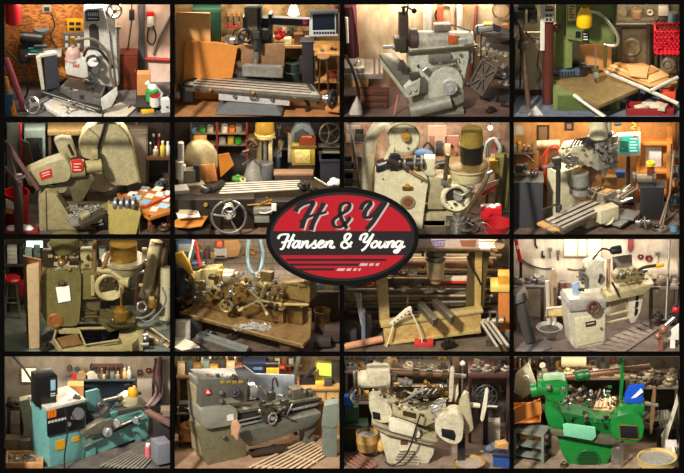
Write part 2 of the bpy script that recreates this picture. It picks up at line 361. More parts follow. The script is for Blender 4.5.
t=T(b,'flared_dish','blue grey round dish standing on a stem above the black motor','dish',(153,172,322));t.part('dish',m('7d8b95',.35,.4)).lathe([(8,58),(28,66),(30,76),(24,74),(6,66)],V((0,0,0)));t.part('stem',GUN).cyl(V((0,0,0)),V((0,0,60)),7)
t=T(b,'handheld_sander','teal and grey hand sander resting on white papers on the wall shelf','sander',(132,196,262));t.part('body',m('1f5d66',.45)).bx(-34,26,0,18,0,14,5);t.part('grip',GUN).cyl(V((-10,9,18)),V((44,9,22)),8);t.part('pad',m('2fa3a0',.5)).bx(-26,10,-3,18,0,5,1)
paper(b,155,205,258,110,26,'crumpled white papers lying under the hand sander on the shelf',yaw=10)
t=T(b,'grey_switch_box','dark grey starter box hanging at the end of the wall shelf','switch box',(78,242,285));t.part('box',GUN).bx(-18,22,0,24,0,74);t.part('cover',m('6b6b6e',.4,.4)).bx(-13,16,-3,0,10,62)
t=T(b,'parts_organizer','yellow slotted organizer mounted on the plywood wall behind the grinder','organizer',(288,118,328));p=t.part('case',m('e2a31c',.5));p.bx(-33,33,0,10,0,58);[t.part('slot',BLACK).bx(-24+i*26,-4+i*26,-1,1,8+j*24,22+j*24,1) for i in range(2) for j in range(2)]
t=T(b,'hanging_rack','grey slotted rack of dark wheels below the yellow organizer','rack',(281,185,326));p=t.part('case',m('6c6c6a',.5));p.bx(-41,41,0,12,0,72);[t.part('slot',m('d8d4c8',.5)).bx(-34+i*24,-22+i*24,-2,1,8+j*32,26+j*32,1) for i in range(3) for j in range(2)]
t=T(b,'pendant_switch','black pendant switch hanging on a cord before the pink wall','switch',(516,72,300));t.part('body',BLACK).bx(-11,11,0,18,0,44,4);t.part('cord',RUBBER).tube([V((0,9,44)),V((2,9,110))],3);s=t.part('cord',RUBBER);s.tube([V((0,9,0)),V((-8,9,-60)),V((-20,9,-150))],3)
t=T(b,'cable_bundle','thick bundle of grey cables hanging down the pink wall','cable',(556,282,320));p=t.one(m('4c4a4e',.6));[p.tube([V((-12+i*7,i % 2*4,300)),V((-6+i*4,0,220)),V((-10+i*5,3,120)),V((-8+i*5,0,0))],6) for i in range(4)]
t=T(b,'work_glove','pale glove with red cuff pinned near the cable bundle','glove',(590,84,324));t.part('hand',m('d9d3c6',.8)).bx(-14,14,0,8,0,34,4);t.part('cuff',RED).bx(-16,16,-1,9,34,52,3);p=t.part('fingers',m('d9d3c6',.8));[p.cyl(V((-10+i*7,4,2)),V((-11+i*7,4,-16+abs(i-1)*3)),3.4) for i in range(4)]
pole(b,'rubber_hose','dark hose looping beside the glove on the pink wall','hose',(600,90,326),[(612,130,326),(600,165,326),(578,150,326),(582,100,326)],3,RUBBER)
pole(b,'conduit_pipe','grey diagonal conduit crossing the pink wall corner','pipe',(672,50,332),[(630,130,332),(600,205,332)],5,m('8f857c',.4,.4))
pole(b,'painted_rail','red painted rail running along the pink wall','rail',(565,222,328),[(672,228,328)],8,m('a81f24',.5))
t=T(b,'steel_cabinet','dark red brown cabinet standing behind the grinder column','cabinet',(508,None,262));p=t.part('body',m('5c2412',.35,d=.4));Z=t.f(508,206,0).z;p.bx(-40,32,0,60,0,Z);s=t.part('door',m('6a2a16',.3,d=.4));s.bx(-36,28,-3,0,10,Z-8,1);s.sub('handle',STEEL).bx(18,22,-7,-3,Z*.5,Z*.6,1)
crate(b,565,385,150,54,40,108,'c78a50','tall brown cardboard carton among the clutter by the red rail','cardboard_carton')
t=T(b,'junk_bench','low black bench heaped with cans right of the grinder','bench',(600,None,40));t.part('top',m('1d1a18',.6)).bx(-66,66,0,170,18,26);p=t.part('leg',m('1d1a18',.6));[p.bx(x,x+8,y,y+8,0,18,0) for x in (-62,54) for y in (4,156)]
bottle(b,628,378,120,82,22,'e9e6df','white plastic bottle leaning over the black bench',name='plastic_bottle').rot=(math.radians(0),math.radians(-38),0)
can(b,598,392,90,42,24,'2f9a44','green topped can on the black bench',lid='3aa84c');can(b,610,415,55,44,20,'d9d2cc','white and red can at the front of the black bench',lid='c22226')
crate(b,585,446,30,50,22,14,'e2b01e','yellow boxed tool lying on the front of the black bench','tool_box',yaw=20)
crate(b,655,445,40,34,30,60,'d8d8d6','white panel standing at the end of the black bench','panel',yaw=15)
for i,(x,zy,yy,h) in enumerate([(545,425,90,'2a2622'),(520,440,60,'3b342c'),(660,385,140,'37332f'),(565,420,100,'1f1c1b')]): rough_part(b,x,zy,yy,i+2,17,h,('black cast bracket on the left of the black bench','dark brown collar at the front left of the black bench','dark bearing block beneath the red rail','black flange beside the cardboard carton')[i])
pole(b,'rubber_hose','black looped hose hanging on the plywood wall left of the grinder','hose',(14,190,230),[(60,240,220),(98,310,200),(90,375,180),(50,405,170),(14,400,170)],4,RUBBER)
pole(b,'wooden_pole','pink painted pole leaning at the far left of the grinder bay','pole',(90,457,60),[(14,225,120)],13,m('c05a6a',.5),k=1)
pole(b,'wooden_pole','orange pole leaning below the looped black hose','pole',(50,457,10),[(12,300,50)],11,m('d88a2e',.5),k=1)
crate(b,26,457,10,36,40,96,'2a5580','blue box standing at the far left of the grinder bay','plastic_box')

# ================================================= bay 2: mill with long slotted table
b=setting(1,0,360,mwall('conc','b59a68','7a6038','3a2c1a',6),mwall('conc','b07a48','8a5a30'))
t=T(b,'milling_machine','vertical mill with long four slot table and black readout arm','milling machine',(330,None,110),-7)
ZT=t.f(50,338,-50).z
p=t.part('table',m('6d675e',.35,.5,.5));p.top([(22,322),(100,288),(560,326),(604,372),(590,384),(48,342)],ZT,15,2)
tp=p.sub('table_top',m('c9c2b2',.35,.35,.4));tp.top([(46,328),(108,292),(556,328),(590,372)],ZT+2,3,1)
for k in range(4):
    a=k/4+.1;sl=p.sub('slot',m('3a332b',.5,.3));q=lambda u,v: ((46+(108-46)*v)*(1-u)+(590+(556-590)*v)*u,(328+(292-328)*v)*(1-u)+(372+(328-372)*v)*u)
    sl.top([q(.05,a+.13),q(.05,a+.04),q(.95,a+.04),q(.95,a+.13)],ZT+2.8,1.5,0)
s=p.sub('table_end',m('2b2723',.5));s.top([(68,312),(100,290),(112,292),(82,316)],ZT+5,4,1);s.top([(535,324),(552,326),(575,356),(556,354)],ZT+5,4,1)
st=p.sub('stop_dog',BRASS);[st.cyl((x,zy,-86),(x,zy,-76),7) for x,zy in ((152,350),(325,363),(492,379))]
p=t.part('saddle',m('cfccc4',.4,.2,.4));p.front([(186,358),(470,380),(470,416),(186,392)],-66,60,2)
s=p.sub('clamp_lever',DSTEEL);[s.cyl((x,zy,-78),(x,zy,-66),8) for x,zy in ((250,378),(318,384),(400,390))];s.tube([(310,382,-76),(335,388,-80),(340,376,-80)],3)
p=t.part('bellows',m('6a6a6c',.6,.1,.3))
for k in range(7): p.front([(222-k*8,408+k*6),(418+k*3,420+k*5),(420+k*3,426+k*5),(218-k*8,414+k*6)],-84-k*5,30,1)
p=t.part('knee',m('3a3b3d',.5));p.bx(-120,105,-60,80,0,ZT-60,3);p.bx(-95,60,80,140,0,ZT+10,3)
p=t.part('feed_motor',BLACK);p.fb(32,340,84,400,-60,-6,4);s=p.sub('motor_end',CHROME);s.cyl((12,372,-40),(34,372,-40),17);s.cyl((4,372,-40),(14,372,-40),12)
p=t.part('table_handwheel',m('33353a',.4,.3));p.wheel((642,388,-60),(1,-.35,.1),32,8,3,12);s=p.sub('shaft',CHROME);s.cyl((600,384,-60),(640,388,-60),11);s.cyl((612,386,-60),(626,387,-60),17)
p=t.part('vise_block',m('8d8a82',.4,.4,.4));p.front([(278,262),(290,252),(436,258),(444,270),(442,304),(280,296)],40,66,5)
p=t.part('chip_shield',m('8d6a48',.6,d=.5));p.front([(272,170),(440,164),(452,178),(448,256),(276,252)],84,90,2)
p=t.part('milling_head',m('8b8166',.5,d=.5));p.fb(288,22,342,120,60,130,4);s=p.sub('head_cover',DSTEEL);s.fb(282,60,300,118,55,110,3)
p=t.part('ram_slide',BLACK);p.fb(344,26,356,200,52,110,2);p.fb(356,110,384,150,60,110,4)
p=t.part('quill',DSTEEL);p.cyl((334,105,70),(334,185,70),17);p.fb(318,118,350,150,45,80,4);s=p.sub('drill_chuck',STEEL);s.lathe([(6,0),(9,14),(12,28),(13,50),(10,62)],(336,252,70),Zx)
p=t.part('feed_wheel',BLACK);p.wheel((292,134,40),(.2,-1,.2),26,5,4,7)
p=t.part('column',m('35352f',.5));p.fb(300,60,400,None,100,140,3)
p=t.part('readout_arm',m('2a2b30',.5));p.bx(50,220,70,96,t.f(390,90,70).z,t.f(390,62,70).z,2);p.fb(384,50,400,130,64,110,3);s=p.sub('stop_button',m('c21f4a',.4));s.cyl((531,80,60),(531,80,70),10)
p=t.part('readout_display',m('c6c8c6',.4,d=.15));p.front([(550,42),(662,38),(666,138),(548,140)],20,46,6)
s=p.sub('screen',m('1a2230',.15,d=.1));s.front([(562,52),(650,48),(652,112),(562,114)],17,22,2);s=p.sub('key_row',BLACK);[s.fb(566+i*11,120,574+i*11,130,17,22,1) for i in range(8)];s=p.sub('key_strip',GUN);s.fb(655,50,664,128,17,22,1)
p=t.part('hanging_clamp',BLACK);p.tube([(530,380,-30),(545,410,-34),(540,440,-34)],8)
# surroundings
t=T(b,'plywood_sheet','tall pale orange board standing at the far left behind the mill','board',(84,None,200));t.one(m('d9a05e',.7,d=.25,dc='a86a2c')).front([(14,40),(152,44),(156,440),(14,440)],0,5,1)
t=T(b,'cardboard_sheet','torn edged orange cardboard sheet leaning in front of the tall board','cardboard',(155,None,170));t.one(m('cf8236',.75,d=.25,dc='8a4d18')).front([(50,156),(70,150),(120,160),(180,160),(262,178),(240,300),(200,450),(20,450),(44,320)],0,5,1)
t=T(b,'metal_locker','dark green metal locker behind the boards','locker',(140,None,260));Z=t.f(0,28,0).z;t.part('body',m('14382a',.4)).bx(-60,55,0,60,0,Z);t.part('door',m('1a4534',.35)).bx(-55,50,-4,0,10,Z-6)
bench(b,'work_bench','long cluttered bench along the wall behind the mill',190,560,172,255,345,12,m('a8804a',.6,d=.5),m('3a2c1c',.6));
t=bench(b,'bench_table','wooden table with shelves at the right of the mill',560,672,205,200,330,10,m('b98a4e',.55,d=.4),m('4a3320',.5),'table',shelf=60)
t=T(b,'machine_post','dark upright machine post below the readout arm','post',(543,None,190));Z=t.f(540,165,0).z;p=t.part('column',m('26242a',.5));p.bx(-24,22,0,40,0,Z,5);p.bx(-34,20,10,36,Z*.4,Z*.72,6);t.part('cap',GUN).bx(-30,26,-4,44,Z,Z+10,3)
t=T(b,'storage_drum','green oil drum behind the dark machine post','drum',(482,None,264));Z=t.f(470,235,0).z;t.part('body',m('26382c',.4)).lathe([(34,0),(34,Z*.33),(36,Z*.34),(34,Z*.36),(34,Z*.66),(36,Z*.67),(34,Z*.69),(34,Z)],V((0,0,0)));t.part('rim',GUN).ring(V((0,0,Z)),Zx,33,3)
can(b,232,160,285,26,22,'9aa0a2','round silver tin on the bench left of the feed wheel',name='silver_tin');
t=T(b,'lamp_head','silver domed lamp head lying on the bench behind the feed wheel','lamp',(240,158,265));t.part('dome',CHROME).lathe([(22,0),(22,6),(18,20),(6,28)],V((0,0,0)));t.part('neck',BLACK).tube([V((0,0,26)),V((10,0,50)),V((30,0,60))],3)
t=T(b,'bar_clamp','red clamp lying across the back wall shelf','clamp',(246,100,330));t.part('bar',m('c22a2e',.4)).bx(-30,30,0,8,0,8);t.part('jaw',RED).bx(-30,-20,0,8,0,22);t.part('screw',STEEL).cyl(V((20,4,4)),V((20,4,26)),4);t.part('mount_hook',BLACK).bx(-4,4,8,30,4,8)
t=T(b,'work_gloves','pair of red gloves heaped on the bench behind the readout arm','gloves',(432,150,280));p=t.one(m('b52320',.8));p.ball(V((-8,0,14)),14,(1,.7,1));p.ball(V((10,4,22)),13,(1,.7,1.1));[p.cyl(V((-10+i*8,0,22)),V((-16+i*11,0,46)),4) for i in range(4)]
t=T(b,'hanging_lamp','cream cone lamp shade hanging at the top behind the mill','lamp',(486,46,300));t.part('shade',m('e6dcc0',.6,d=.15)).lathe([(24,0),(25,2),(15,36),(8,40)],V((0,0,0)));t.part('stem',BLACK).cyl(V((0,0,38)),V((0,0,80)),3)
can(b,655,38,260,30,15,'a8301f','red can high at the right corner behind the readout',name='paint_can')
for i in range(3): t=T(b,'hanging_file',('first dark file hanging above the red clamp, on the left','middle one of the three dark files above the red clamp','rightmost of three dark files above the red clamp')[i],'file',(222+i*22,88,352));t.part('blade',m('3a3530',.5,.3)).cyl(V((0,0,0)),V((0,0,42)),3);t.part('grip',WOODO).cyl(V((0,0,40)),V((0,0,56)),5)
rl=['pale jar on the bench behind the readout arm','orange box on the bench behind the mill','dark toolbox on the bench under the wall tools','cream carton on the bench beside the red gloves','brown wooden crate at the end of the wall bench','grey tin on the bench by the hanging lamp shade']
for i,(x,w,h,hx) in enumerate([(398,22,34,'c9bb92'),(372,24,40,'b5662a'),(262,40,26,'3a3c42'),(462,30,26,'d9c59a'),(505,36,46,'6b4526'),(540,22,30,'8f8c80')]): crate(b,x,168,262,w,26,h,hx,rl[i],('jar_box','box','tool_box','carton','wooden_crate','metal_tin')[i])
t=T(b,'plank_shelf','long brown shelf of goods on the wall above the bench','shelf',(480,120,335));t.part('board',m('4a3420',.6)).bx(-95,95,-16,24,-6,0);[t.part('bracket',BLACK).bx(x,x+4,0,24,-26,-6) for x in (-80,76)]
for i,(x,hx,h,l) in enumerate([(398,'d9a83c',30,'yellow tin at the left end of the brown wall shelf'),(425,'7a2a1c',24,'maroon tin on the brown wall shelf'),(450,'cfc8b0',34,'pale tall tin midway on the brown wall shelf'),(478,'3d5a45',28,'green tin under the lamp shade on the brown wall shelf'),(510,'b08a5a',32,'tan tin at the right end of the brown wall shelf')]): can(b,x,120,330,h,10,hx,l)
crate(b,640,300,230,40,30,18,'8a2a22','red box on the lower shelf of the wooden table','box');rough_part(b,600,200,225,0,15,'8a8478','steel flange on the wooden table under the readout');rough_part(b,645,198,240,2,16,'5a5248','dark casting at the back of the wooden table')
t=T(b,'bar_stool','dark wooden stool standing before the wooden table','stool',(606,None,150));Z=t.f(606,215,0).z;t.part('seat',m('8a6238',.5)).cyl(V((0,0,Z-6)),V((0,0,Z)),26);[t.part('leg',m('4a3018',.5)).cyl(V((x*12,y*12,Z-4)),V((x*22,y*22,0)),3.5) for x in (-1,1) for y in (-1,1)]
crate(b,640,440,0,60,60,16,'b5753a','flat brown carton on the floor at the right of the mill','carton',yaw=-20)

# ================================================= bay 3: metal shaper
b=setting(2,0,310,mwall('ply','e3cfae','b08a5c','7a5330',3),mwall('conc','5a4038','38302c'))
PG=m('b0b3a2',.45,.1,.55,'4a3d28')
t=T(b,'metal_shaper','grey green shaper with round ram, gear cover and worn steel table','shaper',(390,None,64),8)
p=t.part('body',PG);p.front([(272,190),(505,176),(512,215),(495,300),(488,395),(445,430),(335,400),(296,380),(278,300)],0,100,6,12)
mech(t,300,205,500,270,-12,0,12,[STEEL,DSTEEL,PG],8,seed=3)
p=t.part('ram',m('a8a698',.4,.25,.6,'4a3a28'));p.cyl((300,152,45),(525,152,50),38);p.fb(300,160,500,192,8,80,4)
s=p.sub('ram_top',m('7a7464',.4,.3));s.fb(372,96,440,118,30,66,4);s.cyl((395,88,40),(395,112,40),10);s.tube([(430,90,45),(490,106,45),(520,118,45)],4)
s=p.sub('ram_window',m('b5541e',.5,d=.4));s.fb(428,138,466,168,0,16,4)
p=t.part('ram_nose',m('4a3c36',.4,.3));p.cyl((272,150,45),(302,150,45),46)
p=t.part('tool_slide',m('4d433b',.4,.4));p.fb(234,60,270,205,20,70,4);p.fb(216,150,262,200,4,50,4);s=p.sub('tool_post',CHROME);s.cyl((168,182,20),(222,180,20),7);s.cyl((205,182,20),(222,181,20),12)
s=p.sub('crank',DSTEEL);s.cyl((250,62,40),(250,20,40),6);s.tube([(240,25,40),(262,22,36),(290,38,30)],4);s.cyl((268,14,30),(262,50,30),4);s2=s.sub('ball_knob',BLACK);s2.ball((292,38,30),11)
p=t.part('slideway',m('57503f',.35,.4));p.front([(268,200),(505,180),(540,172),(540,180),(505,192),(270,214)],-10,90,2)
p=t.part('cross_rail',m('6e6a60',.35,.45,.5));ZT=t.f(250,345,-60).z
p.prism([t.f(152,206,60),t.f(208,200,90),t.f(318,300,-10),t.f(258,346,-60)],V((0,0,-14)),2)
s=p.sub('rail_block',DSTEEL);s.fb(228,252,260,274,-42,-20,3);s.fb(276,290,316,314,-60,-36,3);s.fb(234,236,252,256,-30,-20,3)
p=t.part('work_table',PG);p.front([(250,342),(300,318),(318,306),(312,372),(262,385)],-66,0,4);p.prism([t.f(158,222,62),t.f(256,356,-56),t.f(262,386,-54),t.f(160,250,62)],V((10,10,0)),2)
s=p.sub('bolts',STEEL);[s.cyl((x,zy,-72),(x,zy,-64),8) for x,zy in ((272,360),(296,350))]
p=t.part('gear_cover',m('b5b5a6',.4,.15,.5,'4a3d28'));p.front([(352,330),(372,282),(420,258),(470,275),(490,320),(480,370),(440,400),(380,390),(350,398)],-34,4,6,24)
s=p.sub('stroke_hub',CHROME);s.cyl((436,344,-62),(436,340,-34),30);s.cyl((438,346,-80),(438,344,-60),15);s.cyl((460,350,-80),(460,350,-60),6)
p=t.part('shift_levers',STEEL);p.tube([(340,280,-20),(380,262,-22),(460,246,-20)],5);p.cyl((346,262,-26),(326,278,-30),10);p.tube([(390,222,-8),(430,236,-14),(470,226,-6)],4);p.fb(350,215,440,240,-22,0,5)
p=t.part('gear_case',m('8a9084',.5,d=.4));p.fb(486,190,528,246,20,70,5);p.tube([(488,246,30),(478,300,20),(508,330,10)],5)
p=t.part('base',m('7f7f72',.45,.2,.5));p.bx(-110,95,-60,120,0,22,4);p.fb(300,380,480,None,-30,90,6);p.cyl((275,438,-60),(440,398,-60),30);p.front([(430,360),(492,352),(494,400),(450,420)],-50,10,6)
# surroundings
pole(b,'hanging_curtain','maroon rolled cloth hanging at the left corner beyond the vise bench','cloth',(42,215,280),[(40,120,282),(36,12,284)],26,m('5d2b3c',.8),k=2)
pole(b,'air_hose','dark red hose hanging along the maroon cloth','hose',(70,215,262),[(62,120,262),(44,14,262)],4,m('6b2030',.5))
pole(b,'wooden_lath','pale lath stuck upright before the maroon cloth','lath',(26,160,250),[(22,60,250)],6,PAPER)
t=T(b,'steel_table','low worn cast iron table at the left with a square block and slots','table',(110,None,70));Z=t.f(0,288,0).z
p=t.part('top',m('93877c',.35,.4,.5));p.bx(-98,58,0,150,Z-22,Z,3);s=p.sub('slot',m('3c332c',.5));s.bx(20,28,2,148,Z,Z+1,0);s.bx(40,48,2,148,Z,Z+1,0)
p=t.part('block',m('a39a8e',.35,.4));p.bx(-96,-16,15,110,Z,Z+20,4);s=p.sub('clamp_handle',CHROME);s.tube([V((-60,40,Z+20)),V((-40,40,Z+36)),V((-30,50,Z+24))],5)
t.part('apron',m('8a6a3a',.5,d=.5)).bx(-98,0,4,60,Z-60,Z-22,4);p=t.part('drawer_cabinet',m('4a2c20',.4));p.bx(-50,82,10,140,0,Z-62,2)
for k in range(3): q=t.part('drawer',m('5a3426',.35,d=.4));z0=4+k*(Z-70)/3;q.bx(-44,76,5,10,z0,z0+(Z-70)/3-6,1.5);q.sub('drawer_pull',DSTEEL).bx(20,60,1,5,z0+12,z0+16,.5)
pole(b,'bent_bar','black curved bar standing at the far left before the cast iron table','bar',(62,445,12),[(70,360,20),(45,270,26),(18,215,30)],6,BLACK)
t=T(b,'plastic_sack','crumpled pale sack on the floor at the far left of the shaper','sack',(56,None,5));p=t.one(m('b5aaa4',.6));p.front([(30,456),(46,420),(66,380),(80,410),(88,456)],0,34,10)
pole(b,'floor_lever','thin pink handled rod leaning before the drawers','rod',(214,455,15),[(228,372,20)],4,m('a86a60',.5))
t=T(b,'storage_rack','black steel shelving loaded with silver parts right of the shaper','shelving',(618,None,150),-14);zs=[t.f(600,zy,0).z for zy in (385,300,185,135)]
for k,z in enumerate(zs): t.part('shelf',m('2b2a2c',.5)).bx(-62,80,0,110,z-7,z,1)
for x in (-62,76):
    for y in (0,104): t.part('post',m('2b2a2c',.5)).bx(x,x+5,y,y+6,0,zs[-1],0)
rack=t
t=T(b,'lattice_casting','square cast iron plate with crossed ribs leaning on the black shelving','casting',(555,None,100),-10);p=t.one(m('6a6058',.45,.4,.4))
q=[(512,330),(566,228),(626,268),(566,372)];c0=(567,300);md=[((q[i][0]+q[(i+1) % 4][0])/2,(q[i][1]+q[(i+1) % 4][1])/2) for i in range(4)]
p.front(q,8,12,0);[p.tube([(*q[i],4),(*q[(i+1) % 4],4)],5,k=1) for i in range(4)];[p.tube([(*c0,4),(*w,4)],4,k=1) for w in q+md];p.disc((*c0,4),Yx,12,8)
t=T(b,'angle_grinder','grey angle grinder with yellow body on top of the black shelving','power tool',(590,128,165));t.part('body',m('d8b42c',.4)).bx(-20,18,0,30,18,44,6);t.part('motor',m('8d8f8c',.4,.3)).cyl(V((-40,14,18)),V((20,14,26)),18);t.part('handle',GUN).cyl(V((16,14,26)),V((48,14,14)),13);t.part('guard',STEEL).disc(V((-42,10,14)),(1,-.5,.2),22,6)
t=T(b,'copper_disc','copper coloured round plate propped above the black shelving','disc',(660,150,235));t.one(m('c07c4c',.4,.3)).disc(V((0,0,36)),(-.5,-1,.2),34,6)
sh=[(545,182,160),(575,192,150),(605,202,145),(635,208,140),(660,216,140),(640,190,185),(590,178,185)]
for i,(x,zy,y) in enumerate(sh): rough_part(b,x,zy,y,i,14,'bdb8ac','bright steel part in the row on the upper shelf of the black shelving','parts on the upper shelf','machined_part',.7)
for i,(x,zy,y) in enumerate([(560,215,210),(590,232,205),(625,292,150),(650,300,150),(640,322,140),(664,330,130),(610,268,180),(655,260,190),(622,236,190)]): rough_part(b,x,zy,y,i+1,14,'a8a298','dull steel part among those behind the ribbed plate on the shelving','parts on the middle shelves','steel_part',.6)
t=T(b,'wire_hoop','large dark hoop hanging on the plywood above the shaper ram','hoop',(417,84,300));t.one(m('4a4844',.4,.4)).ring(V((0,0,38)),Yx,38,4)
t=T(b,'wire_hoop','tan hoop hanging at the right corner above the shelving','hoop',(642,62,300));t.one(m('7a5a3a',.5)).ring(V((0,0,36)),Yx,34,3)
for x0,x1,hx,r,l in ((400,398,'c0583c',13,'thick orange red pipe standing on the wall behind the ram'),(345,348,'c9c4ba',18,'pale grey pipe on the plywood behind the ram'),(450,446,'d8a890',9,'thin pinkish pipe at the right of the hoop'),(520,545,'8a4a48',8,'slanting dark red pipe between shaper and shelving'),(478,476,'dcd4c8',12,'white conduit right of the thin pinkish pipe')): pole(b,'standing_pipe',l,'pipe',(x0,332,297),[(x1,12,297)],r,m(hx,.45),k=1)
for i,(x,zy,y) in enumerate([(600,440,40),(640,400,70)]): rough_part(b,x,zy,y,2+i,20,'3a302c',('dark casting on the floor at the right of the shaper','dark bracket on the floor below the shelving')[i])

# ================================================= bay 4: green band saw
b=setting(3,0,360,mwall('conc','8d8468','5a5138','332c20'),mwall('conc','6f7684','4d525e'))
GRN=m('74824a',.45,0,.4,'34381a');GRD=m('53602e',.45,0,.4,'2c3312')
t=T(b,'band_saw','olive green vertical band saw with bronze table and yellow lamp','band saw',(320,None,80))
p=t.part('frame',GRN);p.fb(182,8,226,300,130,200,4);p.fb(172,364,440,None,-20,125,4);p.fb(222,150,250,262,110,180,3)
p=t.part('wheel_housing',GRN);p.front([(224,8),(428,8),(425,40),(412,180),(224,148)],90,180,5);s=p.sub('housing_knob',BLACK);s.cyl((396,82,80),(396,82,92),11)
s=p.sub('housing_edge',GRD);s.front([(415,10),(428,10),(414,182),(402,176)],84,92,1)
s=p.sub('placard',m('dcd492',.6,d=.2));s.fb(230,10,262,76,86,91,0);s2=s.sub('placard_lettering',m('3a3a28',.6,d=0));[s2.fb(235,16+i*11,257-(i % 3)*4,20+i*11,84,87,0) for i in range(5)]
s=p.sub('warning_label',BLACK);s.front([(289,116),(316,124),(316,166),(289,158)],86,91,0);s2=s.sub('label_lettering',PAPER);[s2.fb(293,126+i*11,311,129+i*11,84,87,0) for i in range(3)];s.fb(262,118,282,142,87,91,0)
p=t.part('cabinet_door',GRD);p.fb(190,376,425,450,-24,-18,2);s=p.sub('door_latch',BLACK);s.cyl((392,425,-30),(392,425,-22),9)
p=t.part('table',m('a08858',.35,.35,.45));ZT=82;p.top([(168,312),(386,276),(516,344),(350,414)],ZT,16,2);p.bx(-100,90,-20,120,60,ZT-15,2)
s=p.sub('blade_slot',m('2c2418',.5));s.top([(338,300),(346,298),(350,318),(342,320)],ZT+.6,1,0)
p=t.part('blade',m('b8b4a6',.3,.7));p.fb(340,180,345,300,60,62,0);p=t.part('blade_guide',m('5c5a2c',.4,.2));p.fb(374,176,388,262,60,84,2);p.fb(332,268,356,292,52,74,3);s=p.sub('guide_rollers',STEEL);s.cyl((346,290,46),(346,290,58),12);s.cyl((334,310,46),(345,288,48),5)
p=t.part('work_lamp',m('f2c012',.35,d=.1));p.lathe([(30,0),(32,6),(30,44),(18,74),(14,82),(28,2)],(294,96,20),(0.03,0,1));s=p.sub('gooseneck',m('b5b3a4',.35,.5));s.tube([(318,40,40),(360,52,50),(404,98,55),(430,140,60),(424,172,70),(376,170,80)],6.5)
p=t.part('table_rail',m('cfcabb',.4,.3,.3));p.tube([(255,372,-40),(378,462,-140)],9,k=1);p.tube([(388,278,130),(520,338,14),(672,408,-98)],8,k=1)
t=T(b,'power_drill','grey and blue corded drill lying on the band saw table','drill',(235,302,190),8);t.part('body',m('46586a',.45)).bx(-40,50,0,30,4,34,8);t.part('nose',GUN).cyl(V((-78,12,20)),V((-38,14,20)),13);t.part('handle',BLACK).bx(50,76,4,26,0,30,6);t.part('bit',STEEL).cyl(V((-100,10,16)),V((-76,12,20)),4);s=t.part('vents',BLACK);[s.bx(-28+i*12,-22+i*12,-2,1,10,28,0) for i in range(5)]
t=T(b,'bench_vise','small black vise standing behind the drill on the saw table','vise',(268,272,245));t.part('base',BLACK).bx(-24,24,0,30,0,20,4);t.part('jaw',GUN).bx(-14,22,4,26,20,40,4);t.part('screw',DSTEEL).cyl(V((-34,14,26)),V((40,14,26)),5);p=t.part('clamp_arm',GUN);p.cyl(V((24,14,12)),V((90,20,6)),7)
bench(b,'work_table','low wooden table with scrap boards right of the band saw',508,672,332,124,290,12,m('8a6a3c',.6,d=.4),m('5a4020',.6),'table')
for i,(poly,hx,l) in enumerate([([(392,262),(450,232),(560,262),(672,318),(560,336)],'c99a5c','large pale plywood offcut at the bottom of the scrap stack'),([(402,250),(470,226),(560,240),(640,290),(560,320)],'dcb478','wedge shaped plywood offcut on top of the scrap stack'),([(420,238),(520,230),(600,268),(530,296)],'b5814a','darker brown board lying across the scrap stack'),([(470,246),(560,254),(548,300),(480,290)],'d2a468','short square offcut in the middle of the scrap stack')]):
    t=T(b,'plywood_offcut',l,'board',(500,291,205));t.one(m(hx,.6,d=.3,dc='8a5c2c')).top(poly,2+i*7,6,1)

t=T(b,'guide_rail','shorter pale rail crossing above the red bin','rail',(620,330,60));t.one(m('d2cfc4',.35,.4,.3)).tube([(560,356,-8),(672,300,40)],8,k=1)
t=T(b,'milk_crate','red plastic mesh crate hung at the upper right','crate',(628,214,170));Z=t.f(0,112,0).z;p=t.one(m('d81c30',.45,d=.15))
for k in range(5): p.bx(-50,52,0,4,k*Z/4.6,k*Z/4.6+8,0);p.bx(-50,52,76,80,k*Z/4.6,k*Z/4.6+8,0);p.bx(-50,-46,0,80,k*Z/4.6,k*Z/4.6+8,0)
for k in range(7): p.bx(-50+k*16,-44+k*16,0,4,0,Z,0);p.bx(-50+k*16,-44+k*16,76,80,0,Z,0)
p.bx(-50,52,0,80,0,3,0);p.prism([V((-48,0,6)),V((-40,0,6)),V((50,0,Z-6)),V((42,0,Z-6))],V((0,4,0)),0)
t=T(b,'old_press','big grey brown old machine standing behind the scrap table','machine',(520,None,318));Z=t.f(0,66,0).z
p=t.part('frame',m('6f6450',.5,.2,.6,'2c2418'));p.bx(-85,70,0,36,0,Z,8);p.bx(-70,50,-26,0,Z*.3,Z*.9,8);p.bx(-95,150,10,36,Z*.72,Z*.84,4)
p=t.part('gear',m('7f745e',.4,.4,.5));p.disc(V((-30,-30,Z*.62)),Yx,38,12);p.ring(V((-30,-34,Z*.62)),Yx,32,4);p=t.part('pipework',m('4d4538',.4,.4));p.cyl(V((-95,-20,Z*.95)),V((60,-20,Z*.95)),10);p.cyl(V((40,-30,0)),V((40,-30,Z)),10);p.cyl(V((70,-20,Z*.2)),V((70,-20,Z*1.05)),8);p=t.part('cap',m('8a6a4a',.5));p.cyl(V((-10,20,Z)),V((-10,20,Z+34)),22)
t=T(b,'pipe_flange','round steel flange on a stub below the red crate','flange',(635,276,180));p=t.one(m('8a7a66',.35,.5,.4));p.disc(V((0,0,30)),Yx,30,10);p.cyl(V((0,-14,30)),V((0,40,30)),14);p.ring(V((0,-6,30)),Yx,22,4);p.bx(-12,12,4,30,0,16,2)
openbox(b,632,398,88,62,50,44,'d8502a','orange plastic bin under the short pale rail',wall=3)
t=openbox(b,560,457,8,190,70,34,'8a1a1c','large dark red bin of cardboard scraps at lower right','scrap_bin')
